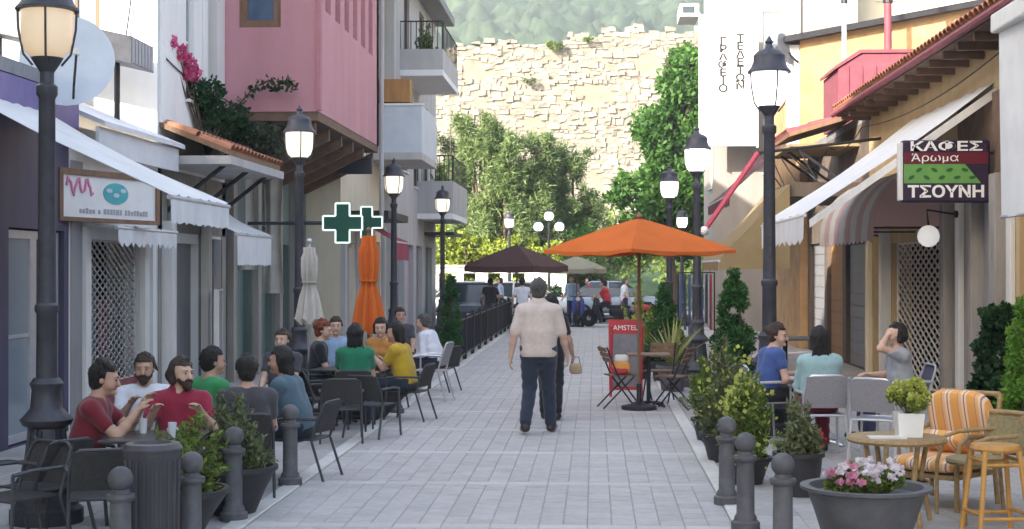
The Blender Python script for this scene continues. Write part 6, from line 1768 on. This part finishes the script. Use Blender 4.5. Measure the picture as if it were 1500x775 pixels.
    if beard:
        K = SDF(); K.cap(hd(-.05, .045, -.045), hd(0, .068, -.085), .030, .034, .02); K.cap(hd(.05, .045, -.045), hd(0, .068, -.085), .030, .034, .02)
        K.cap(hd(-.022, .092, -.044), hd(.022, .092, -.044), .010, .010, .01); K.ball(hd(0, .075, -.105), .03, .02)
        V, Fq = K.mesh(.009, .002, 1); npobj('beard', V, Fq, hm, t)
    return t

GA = 'people seated on the left terrace'; GB = 'people seated on the right terrace'
c_red = cloth('dark red', (.16, .012, .022)); c_red2 = cloth('crimson', (.27, .018, .045)); c_wht = cloth('white', (.66, .67, .72)); c_grn = cloth('green', (.035, .26, .085)); c_gry = cloth('charcoal', (.06, .055, .065)); c_bg = cloth('blue grey', (.075, .125, .165)); c_lb = cloth('light blue', (.42, .56, .62)); c_yel = cloth('mustard', (.50, .32, .02)); c_org = cloth('orange', (.50, .22, .05)); c_grn2 = cloth('deep green', (.015, .17, .085)); c_blu = cloth('royal blue', (.05, .09, .27)); c_teal = cloth('pale teal', (.30, .45, .47)); c_pgrey = cloth('pale grey', (.34, .36, .40)); c_beige = cloth('beige', (.58, .48, .42)); c_skirt = cloth('wine', (.14, .012, .03)); c_sky = cloth('sky', (.30, .42, .58)); c_rd3 = cloth('bright red', (.42, .03, .04))
seatlist = []
def seated(label, px, Y, rz, shirt, pants, chair=('dark',), **kw):
    loc = (gx(px, Y), Y, 0); p = person(label, loc, R(rz), shirt, pants, 'sit', **kw); seatlist.append((loc, R(rz), chair, label)); return p
# left near tables
seated('person in dark red shirt gesturing with both hands across the table', 122, 11.05, -82, c_red, M_denim, hair='black', style='curly', lean=14, head=(0, 5), hl=(-.06, .44, .88), hr=(.10, .42, .84), group=GA, skin=1, res=.0105, seat=.36)
seated('bearded person in white shirt sitting behind the two red shirts', 212, 12.9, 198, c_wht, M_denim, hair='brown', style='short', beard=True, lean=2, head=(-8, 4), hl=(-.10, .36, .76), hr=(.12, .36, .76), group=GA, skin=1, seat=.30)
seated('person in crimson polo shirt turning the head towards the street', 264, 11.95, 192, c_red2, M_denim, hair='brown', style='bob', beard=True, lean=4, head=(42, 2), collar=True, hl=(-.18, .34, .78), hr=(.18, .34, .78), group=GA, skin=0, res=.0105, seat=.33)
seated('person in green shirt turned away behind the crimson polo', 300, 13.4, -38, c_grn, M_denim, hair='black', style='short', lean=8, head=(-20, 0), group=GA, skin=1, seat=.33)
seated('person in charcoal shirt seen from behind in a dark mesh chair', 362, 12.45, 12, c_gry, M_blk, hair='black', style='short', lean=5, head=(8, 6), group=GA, skin=1, fat=1.12, res=.0105, seat=.31)
seated('dark haired person in blue grey shirt leaning in over the table in profile', 440, 13.5, 78, c_bg, M_denim, hair='black', style='long', lean=20, head=(4, -4), hl=(-.05, .42, .76), hr=(.10, .30, .70), group=GA, skin=2, res=.0105, seat=.36)
# left farther tables
seated('auburn haired person in black top facing the street beside the folded parasols', 464, 19.1, -78, M_blk, M_denim, hair='red', style='curly', lean=6, head=(-14, 6), group=GA, skin=0, seat=.385)
seated('person in light blue shirt behind the auburn haired person', 492, 20.3, 190, c_sky, M_denim, hair='brown', style='short', group=GA, skin=0, seat=.385)
seated('long black haired person in green top seen from behind', 520, 17.75, 6, c_grn2, M_denim, hair='black', style='long', lean=4, female=True, group=GA, skin=1, seat=.385)
seated('person in orange top facing the green top across the table', 561, 20.2, 160, c_org, M_blk, hair='black', style='bob', lean=6, female=True, head=(20, 6), group=GA, skin=0, seat=.385)
seated('person in mustard yellow shirt leaning on the table in profile', 596, 18.75, 76, c_yel, M_denim, hair='black', style='long', lean=15, head=(8, 0), hl=(-.04, .44, .80), hr=(.08, .42, .78), group=GA, skin=2, seat=.385)
seated('person in white shirt bent forward at the terrace edge by the cypress', 640, 23.2, 72, c_wht, M_denim, hair='grey', style='short', lean=24, head=(4, 0), sleeve=1.6, group=GA, skin=0, seat=.385)
seated('person in dark shirt sitting behind the mustard yellow shirt', 586, 25.2, 200, c_gry, M_blk, hair='brown', style='short', group=GA, skin=1, seat=.385)
seated('person in charcoal top behind the blue grey shirt at a farther table', 414, 17.3, 170, c_gry, M_blk, hair='brown', style='short', group=GA, skin=0, scale=.96, seat=.385)
# right terrace
seated('person in royal blue top with arm on the chair looking at the camera', 1122, 16.7, -70, c_blu, M_blk, ('white',), hair='brown', style='bun', lean=12, head=(-38, 4), female=True, hl=(-.05, .40, .74), hr=(.20, .36, .68), group=GB, skin=0, res=.0105, sleeve=.45)
seated('long dark haired person in light blue top seen from behind in a white chair', 1201, 15.35, 4, c_teal, c_skirt, ('white',), hair='black', style='long', lean=2, female=True, group=GB, skin=2, res=.0105, sleeve=1.5, fat=1.06)
seated('person in pale grey shirt resting the head on a raised hand', 1322, 16.9, 96, c_pgrey, M_navy, ('navy',), hair='black', style='bob', lean=10, side=-4, head=(8, -10), hl=(-.10, .20, 1.17), pl=(-.3, .9, -.5), hr=(.14, .34, .72), group=GB, skin=0, res=.0105)
# chairs for all of them
cA = cB = None
GCH = 'dark terrace chairs'
for i, (loc, rz, ch, lab) in enumerate(seatlist):
    who = lab.split(' ')
    short = {0: 'the dark red shirt', 1: 'the bearded person in white', 2: 'the crimson polo', 3: 'the green shirt', 4: 'the charcoal shirt seen from behind', 5: 'the blue grey shirt', 6: 'the auburn haired person', 7: 'the light blue shirt', 8: 'the green top seen from behind', 9: 'the orange top', 10: 'the mustard yellow shirt', 11: 'the bent white shirt', 12: 'the dark shirt behind mustard yellow', 13: 'the charcoal top at a farther table', 14: 'the royal blue top', 15: 'the light blue top seen from behind', 16: 'the pale grey shirt'}[i]
    sc = (1, 1, .84) if i < 14 else None
    if ch[0] == 'dark':
        l_ = 'dark metal terrace chair under ' + short
        if cA is None: cA = make_chair(l_, loc, rz, M_chair, M_weave, group=GCH)
        else: dup(cA, loc, rz, l_, GCH, sc)
        cA.scale = (1, 1, .84)
    elif ch[0] == 'white':
        l_ = 'white tube armchair with grey mesh under ' + short
        if cB is None: cB = make_chair(l_, loc, rz, M_chrome, M_greymesh, group='white tube armchairs')
        else: dup(cB, loc, rz, l_, 'white tube armchairs')
    else: make_chair('grey armchair with navy mesh under ' + short, loc, rz, M_chrome, M_navy)
for (px, Y, rz, l_) in ((60, 10.4, 60, 'empty dark terrace chair by the warm lit lamp base'), (22, 9.9, 150, 'empty dark terrace chair beside the table at the lamp base'), (150, 10.0, 20, 'empty dark terrace chair before the dark red shirt table'),
                        (500, 16.4, 10, 'empty dark terrace chair behind the long dark planter'), (548, 16.9, -20, 'empty dark terrace chair between green and mustard shirts'), (475, 17.6, -60, 'empty dark terrace chair beside the auburn haired person')):
    dup(cA, (gx(px, Y), Y, 0), R(rz), l_, GCH, (1, 1, .84))
dup(cB, (gx(1287, 14.9), 14.9, 0), R(-25), 'empty white tube armchair between the women and the rattan table', 'white tube armchairs')
dup(cB, (gx(628, 21.6), 21.6, 0), R(80), 'empty white tube armchair at the terrace edge beside the mustard shirt', 'white tube armchairs')
# bistro set under the orange parasol
def bistro_chair(label, loc, rz):
    t = thing('folding_chair', label, 'chair', loc, rz, 'brown folding bistro chairs')
    for s in (-1, 1):
        MB().tube([(s*.19, .26, 0), (s*.19, -.08, .44), (s*.19, -.24, .84)], .012, 6).build('leg', M_iron, t, smooth=True)
        MB().tube([(s*.165, -.28, 0), (s*.165, .16, .44)], .012, 6).build('leg', M_iron, t, smooth=True)
    for k in range(6): MB().box(-.19, .19, -.18 + k*.065, -.18 + k*.065 + .055, .44, .458).build('slat', M_frame_b, t)
    for k in range(3):
        MB().cbox((0, -.185 - k*.035, .66 + k*.072), (.40, .016, .06), rx=R(20)).build('slat', M_frame_b, t)
    return t
b0 = bistro_chair('brown folding bistro chair holding a bag beside the menu board', (gx(908, 20.6), 20.6, 0), R(-75))
dup(b0, (gx(985, 20.4), 20.4, 0), R(70), 'brown folding bistro chair at the shrub side of the bistro table')
dup(b0, (gx(965, 21.5), 21.5, 0), R(165), 'brown folding bistro chair behind the bistro table')
make_table('small brown bistro table around the orange parasol pole', (gx(950, 20.85), 20.85, 0), 0, .30, False, M_frame_b, M_iron)
t = thing('shopping_bag', 'white, orange and red bag sitting on the folding chair', 'bag', (gx(908, 20.6) + .02, 20.6, .458))
soft_box(MB(), 0, 0, .09, .26, .22, .18).build('bag_body', M_cush2, t, smooth=True)
soft_box(MB(), 0, 0, .215, .20, .17, .11).build('bag_top', M_frame_w, t, smooth=True)
soft_box(MB(), -.02, -.085, .06, .24, .05, .10).build('red_stripe', M_redf, t, smooth=True)

# the walking pair
WX, WY = gx(789, 17.25), 17.25
legs = {-1: (np.array([-.10, .06, .51]), np.array([-.14, -.16, .12]), np.array([-.17, -.02, .05])), 1: (np.array([.10, .16, .52]), np.array([.13, .20, .085]), np.array([.16, .35, .04]))}
person('tall heavy person in beige polo shirt and dark jeans walking away down the street', (WX, WY, 0), R(0), c_beige, M_denim, 'stand', hair='grey', style='short', skin=0, fat=1.15, scale=1.055, hl=(-.31, -.02, .82), hr=(.32, .12, .80), head=(0, 6), legs=legs, sleeve=.85, res=.010, collar=True, lean=3)
legs = {-1: (np.array([-.09, .08, .51]), np.array([-.09, .06, .085]), np.array([-.11, .2, .04])), 1: (np.array([.09, .02, .51]), np.array([.09, -.14, .10]), np.array([.11, .0, .04]))}
person('dark haired person in dark clothes walking just ahead of the beige shirt', (gx(807, 18.9), 18.9, 0), R(0), M_blk, M_blk, 'stand', hair='black', style='bob', skin=2, scale=.93, hl=(-.25, .12, .85), hr=(.30, .16, .84), legs=legs, sleeve=.6, female=True)
t = thing('small_bag', 'small tan bag in the hand of the dark clothed walker', 'bag', (gx(807, 18.9) + .31, 19.1, .56))
soft_box(MB(), 0, 0, .07, .16, .08, .14).build('pouch', mat('tan leather', (.42, .30, .18), .6, .15, 12), t, smooth=True)
MB().tube([(-.06, 0, .13), (-.04, 0, .22), (.04, 0, .22), (.06, 0, .13)], .007, 6).build('strap', M_frame_b, t)
# far figures
person('far person in pale blue shirt standing by the blue scooter', (gx(838, 50.5), 50.5, 0), R(150), c_sky, M_navy, 'stand', hair='brown', style='short', res=.016, group='people at the far end')
person('far person in red shirt astride the dark motorbike', (gx(890, 49.4), 49.4, 0), R(75), c_rd3, M_blk, 'sit', hair='black', style='short', res=.016, seat=.72, lean=14, hl=(-.18, .48, 1.02), hr=(.18, .48, 1.02), legs={s: (np.array([s*.20, .34, .66]), np.array([s*.24, .18, .22]), np.array([s*.26, .32, .18])) for s in (-1, 1)}, group='people at the far end')
person('far person in white shirt walking left of the beige shirted walker', (gx(765, 44.0), 44.0, 0), R(0), c_wht, M_blk, 'stand', hair='black', style='short', res=.016, group='people at the far end', scale=.97)

for i, (px, Y, rz, sh_, lab) in enumerate(((718, 46.2, 20, c_gry, 'far person in dark grey walking by the parked blue car'), (733, 53.5, 90, c_sky, 'far person in light blue crossing the road'), (915, 52.8, -80, c_wht, 'far person in white crossing behind the red rider'), (862, 57.6, 100, c_rd3, 'far person in red on the far side of the road'))):
    person(lab, (gx(px, Y), Y, -.03 if Y > 52 else 0), R(rz), sh_, [M_blk, M_denim, M_navy, M_denim][i], 'stand', hair=['black', 'brown', 'grey', 'black'][i], style='short', res=.018, group='people at the far end', scale=.96)
# ================================================================== VEHICLES at the far end
M_tyre = mat('tyre', (.02, .02, .02), .85, .1, 10); M_rim = mat('wheel rim', (.45, .45, .46), .35, .1, 10, metal=.7); M_hlight = mat('headlight', (.7, .72, .75), .15, .05, 5)
def car(label, loc, rz, paint, cat='car'):
    t = thing('parked_car', label, cat, loc, rz, 'vehicles at the far end')
    L_, W2 = 2.05, .84
    sec = [(-2.05, .38, .62, .70), (-1.95, .30, .80, .80), (-1.3, .26, .90, .84), (-.6, .25, .94, .85), (.6, .25, .95, .85), (1.4, .26, .94, .84), (1.95, .30, .86, .78), (2.05, .40, .70, .70)]
    rows = []
    for (x, z0, z1, w2) in sec:
        r_ = []
        for a in np.linspace(0, 2*math.pi, 21):
            cx, sz = math.cos(a), math.sin(a); e = .38
            r_.append((math.copysign(abs(cx)**e, cx)*w2, x, (z0+z1)/2 + math.copysign(abs(sz)**e, sz)*(z1-z0)/2))
        rows.append(r_)
    q = MB(); q.sheet(rows); q._add(rows[0][:-1], [tuple(range(20))]); q._add(rows[-1][:-1], [tuple(range(20))]); b = q.build('body', paint, t, smooth=True)
    q = MB(); rows = []
    for (x0, x1, w2, z) in ((-1.05, 1.70, .78, .92), (-.62, 1.42, .70, 1.22), (-.30, 1.12, .60, 1.42), (-.12, .95, .50, 1.46)):
        rows.append([(-w2, x0, z), (w2, x0, z), (w2, x1, z), (-w2, x1, z), (-w2, x0, z)])
    q.sheet(rows); q._add(rows[-1][:4], [(0, 1, 2, 3)]); q.build('cabin_glass', M_pane, t)
    q = MB(); q.box(-.56, .56, -.27, 1.08, 1.42, 1.485); q.build('roof', paint, t, bevel=.03)
    for s in (-1, 1):
        for pts in (((-.96, .78), (-.22, .55)), ((.35, .80), (.35, .60)), ((1.62, .78), (1.05, .56))):
            MB().tube([(s*pts[0][1], pts[0][0], .92), (s*pts[1][1], pts[1][0], 1.44)], .035, 6).build('pillar', paint, t)
        for y in (-1.25, 1.3):
            w_ = MB(); w_.M = Matrix.Translation((s*.76, y, .31)) @ Matrix.Rotation(R(90), 4, 'Y'); w_.lathe([(.20, -.10), (.30, -.10), (.31, -.06), (.31, .06), (.30, .10), (.20, .10)], 20); wo_ = w_.build('wheel', M_tyre, t, smooth=True)
            w_ = MB(); w_.M = Matrix.Translation((s*.78, y, .31)) @ Matrix.Rotation(R(90), 4, 'Y'); w_.lathe([(.001, -.07), (.20, -.08), (.20, .08), (.001, .07)], 16); w_.build('rim', M_rim, wo_, smooth=True)
        MB().sphere((s*.58, -1.98, .66), .11, 10, 8, .7).build('headlight', M_hlight, t, smooth=True)
        MB().cbox((s*.92, -.72, .98), (.16, .08, .11)).build('side_mirror', paint, t, bevel=.02)
    MB().box(-.26, .26, -2.075, -2.055, .46, .56).build('number_plate', M_frame_w, t)
    return t
P_dark = mat('dark blue car paint', (.02, .028, .05), .25, .05, 3, spec=.6); P_silv = mat('silver car paint', (.42, .44, .47), .3, .05, 3, metal=.5); P_wht = mat('white car paint', (.72, .73, .74), .3, .04, 3)
car('dark blue parked car behind the black railing', (gx(692, 47.3), 47.3, 0), R(4), P_dark)
car('white car standing on the cross street before the white wall', (gx(770, 55.5), 55.5, -.03), R(84), P_wht)
car('silver car on the cross street by the pines', (gx(700, 57.6), 57.6, -.03), R(92), P_silv)
def motorbike(label, loc, rz, paint):
    t = thing('motorbike', label, 'motorbike', loc, rz, 'vehicles at the far end')
    for y in (-.62, .66):
        w_ = MB(); w_.M = Matrix.Translation((0, y, .29)) @ Matrix.Rotation(R(90), 4, 'Y'); w_.lathe([(.20, -.05), (.28, -.05), (.29, 0), (.28, .05), (.20, .05)], 20); wh = w_.build('wheel', M_tyre, t, smooth=True)
        w_ = MB(); w_.M = Matrix.Translation((0, y, .29)) @ Matrix.Rotation(R(90), 4, 'Y'); w_.lathe([(.03, -.06), (.21, -.02), (.21, .02), (.03, .06)], 14); w_.build('rim', M_rim, wh, smooth=True)
    soft_box(MB(), 0, -.35, .66, .26, .80, .14).build('seat', M_tyre, t, smooth=True)
    soft_box(MB(), 0, -.40, .50, .30, .72, .30).build('rear_body', paint, t, smooth=True)
    soft_box(MB(), 0, .40, .68, .40, .16, .62).build('front_shield', paint, t, smooth=True)
    MB().box(-.16, .16, -.15, .42, .26, .32).build('footboard', M_iron, t, bevel=.02)
    for s in (-1, 1): MB().tube([(s*.06, .64, .29), (s*.06, .52, .66), (s*.03, .42, .98)], .02, 6).build('fork', M_iron, t)
    MB().tube([(-.32, .32, 1.02), (-.1, .42, 1.0), (.1, .42, 1.0), (.32, .32, 1.02)], .016, 6).build('handlebar', M_iron, t)
    MB().sphere((0, .50, .92), .08, 10, 8).build('headlight', M_hlight, t, smooth=True)
    MB().tube([(.1, -.05, .28), (.22, -.12, .0)], .015, 6).build('kickstand', M_iron, t)
    return t
motorbike('blue scooter parked at the end of the street', (gx(850, 50.0), 50.0, 0), R(172), mat('blue paint', (.05, .08, .32), .35, .1, 6))
motorbike('dark motorbike ridden by the person in red', (gx(891, 49.4), 49.4, 0), R(75), mat('black paint', (.02, .02, .025), .3, .1, 6))
motorbike('red scooter parked before the low white wall end', (gx(928, 56.5), 56.5, -.03), R(60), mat('scooter red', (.35, .03, .03), .35, .1, 6))
motorbike('grey scooter parked at the end of the black railing', (gx(752, 50.6), 50.6, 0), R(150), mat('scooter grey', (.25, .26, .28), .35, .1, 6))
car('pale blue car on the cross street behind the red rider', (gx(905, 58.0), 58.0, -.03), R(88), mat('pale blue car paint', (.30, .38, .48), .3, .05, 3))
# goods rack with blue cloths by the far right shops
t = thing('clothes_rack', 'rack of blue and dark clothes outside the far right shop', 'clothes rack', (gx(1020, 35.0), 35.0, 0))
for s in (-1, 1): MB().tube([(s*.42, 0, 0), (s*.42, 0, 1.85)], .018, 6).build('post', M_iron, t); MB().tube([(s*.42, -.25, .02), (s*.42, .25, .02)], .018, 6).build('foot', M_iron, t)
MB().tube([(-.42, 0, 1.83), (.42, 0, 1.83)], .018, 6).build('rail', M_iron, t)
cols = [c_blu, M_navy, c_blu, c_sky, M_blk, c_blu, M_navy, c_rd3]
for k in range(8):
    x = -.36 + k*.10; rows = []
    for f in np.linspace(0, 1, 8): rows.append([(x + .02*math.sin(u*7 + k), (u - .5)*.46*(.75 + .25*f), 1.79 - f*(1.15 + .15*(k % 3))) for u in np.linspace(0, 1, 10)])
    MB().sheet(rows, .012, (1, 0, 0)).build('garment', cols[k], t, smooth=True)

def cable(label, pts, sag=.25, r=.011):
    P_ = []
    for a, b in zip(pts, pts[1:]):
        a, b = Vector(a), Vector(b)
        for f in np.linspace(0, 1, 13)[:-1]:
            p = a.lerp(b, f); p.z -= sag * 4 * f * (1 - f); P_.append(p)
    P_.append(Vector(pts[-1]))
    tag(MB().tube(P_, r, 5).build('cable', M_iron, None, smooth=True), label, 'cable', 'cables on the facades')
cable('thin cable slung along the white and pink house fronts', [(XL + .02, 20.9, 5.0), (XL + .02, 24.65, 4.75), (XJ - .4, 25.0, 4.3), (XJ - .3, 31.0, 4.3)], .1)
cable('thin cable hanging down the bright end wall of the white house', [(gx(190, 20.7), 20.75, zy(-10, 20.7)), (gx(180, 20.7), 20.75, zy(60, 20.7)), (gx(150, 20.7), 20.75, zy(100, 20.7))], .05)
cable('thin cable slung from the ochre eave to the corner shops', [(4.95, 18.0, 4.6), (4.95, 27.9, 4.55), (4.6, 29.5, 4.3), (4.9, 36.0, 4.4)], .2)
cable('thin cable from the corner house to the gable house', [(5.0, 46.4, 7.4), (5.3, 36.2, 6.8)], .5)
# ================================================================== AIR
hz = MB(); hz.box(-880, 880, -58, 1690, -1.2, 760); hz.v = hz.v
m, t_, n, L = _nodes('haze air'); out = n.new('ShaderNodeOutputMaterial'); pv = n.new('ShaderNodeVolumePrincipled')
pv.inputs['Density'].default_value = .00055; pv.inputs['Color'].default_value = (.86, .92, 1.0, 1); pv.inputs['Anisotropy'].default_value = .2
L.new(pv.outputs[0], out.inputs['Volume'])
HAZE = hz.build('haze', m); HAZE['kind'] = 'stuff'; tag(HAZE, 'thin pale haze filling the air of the whole view', 'haze')
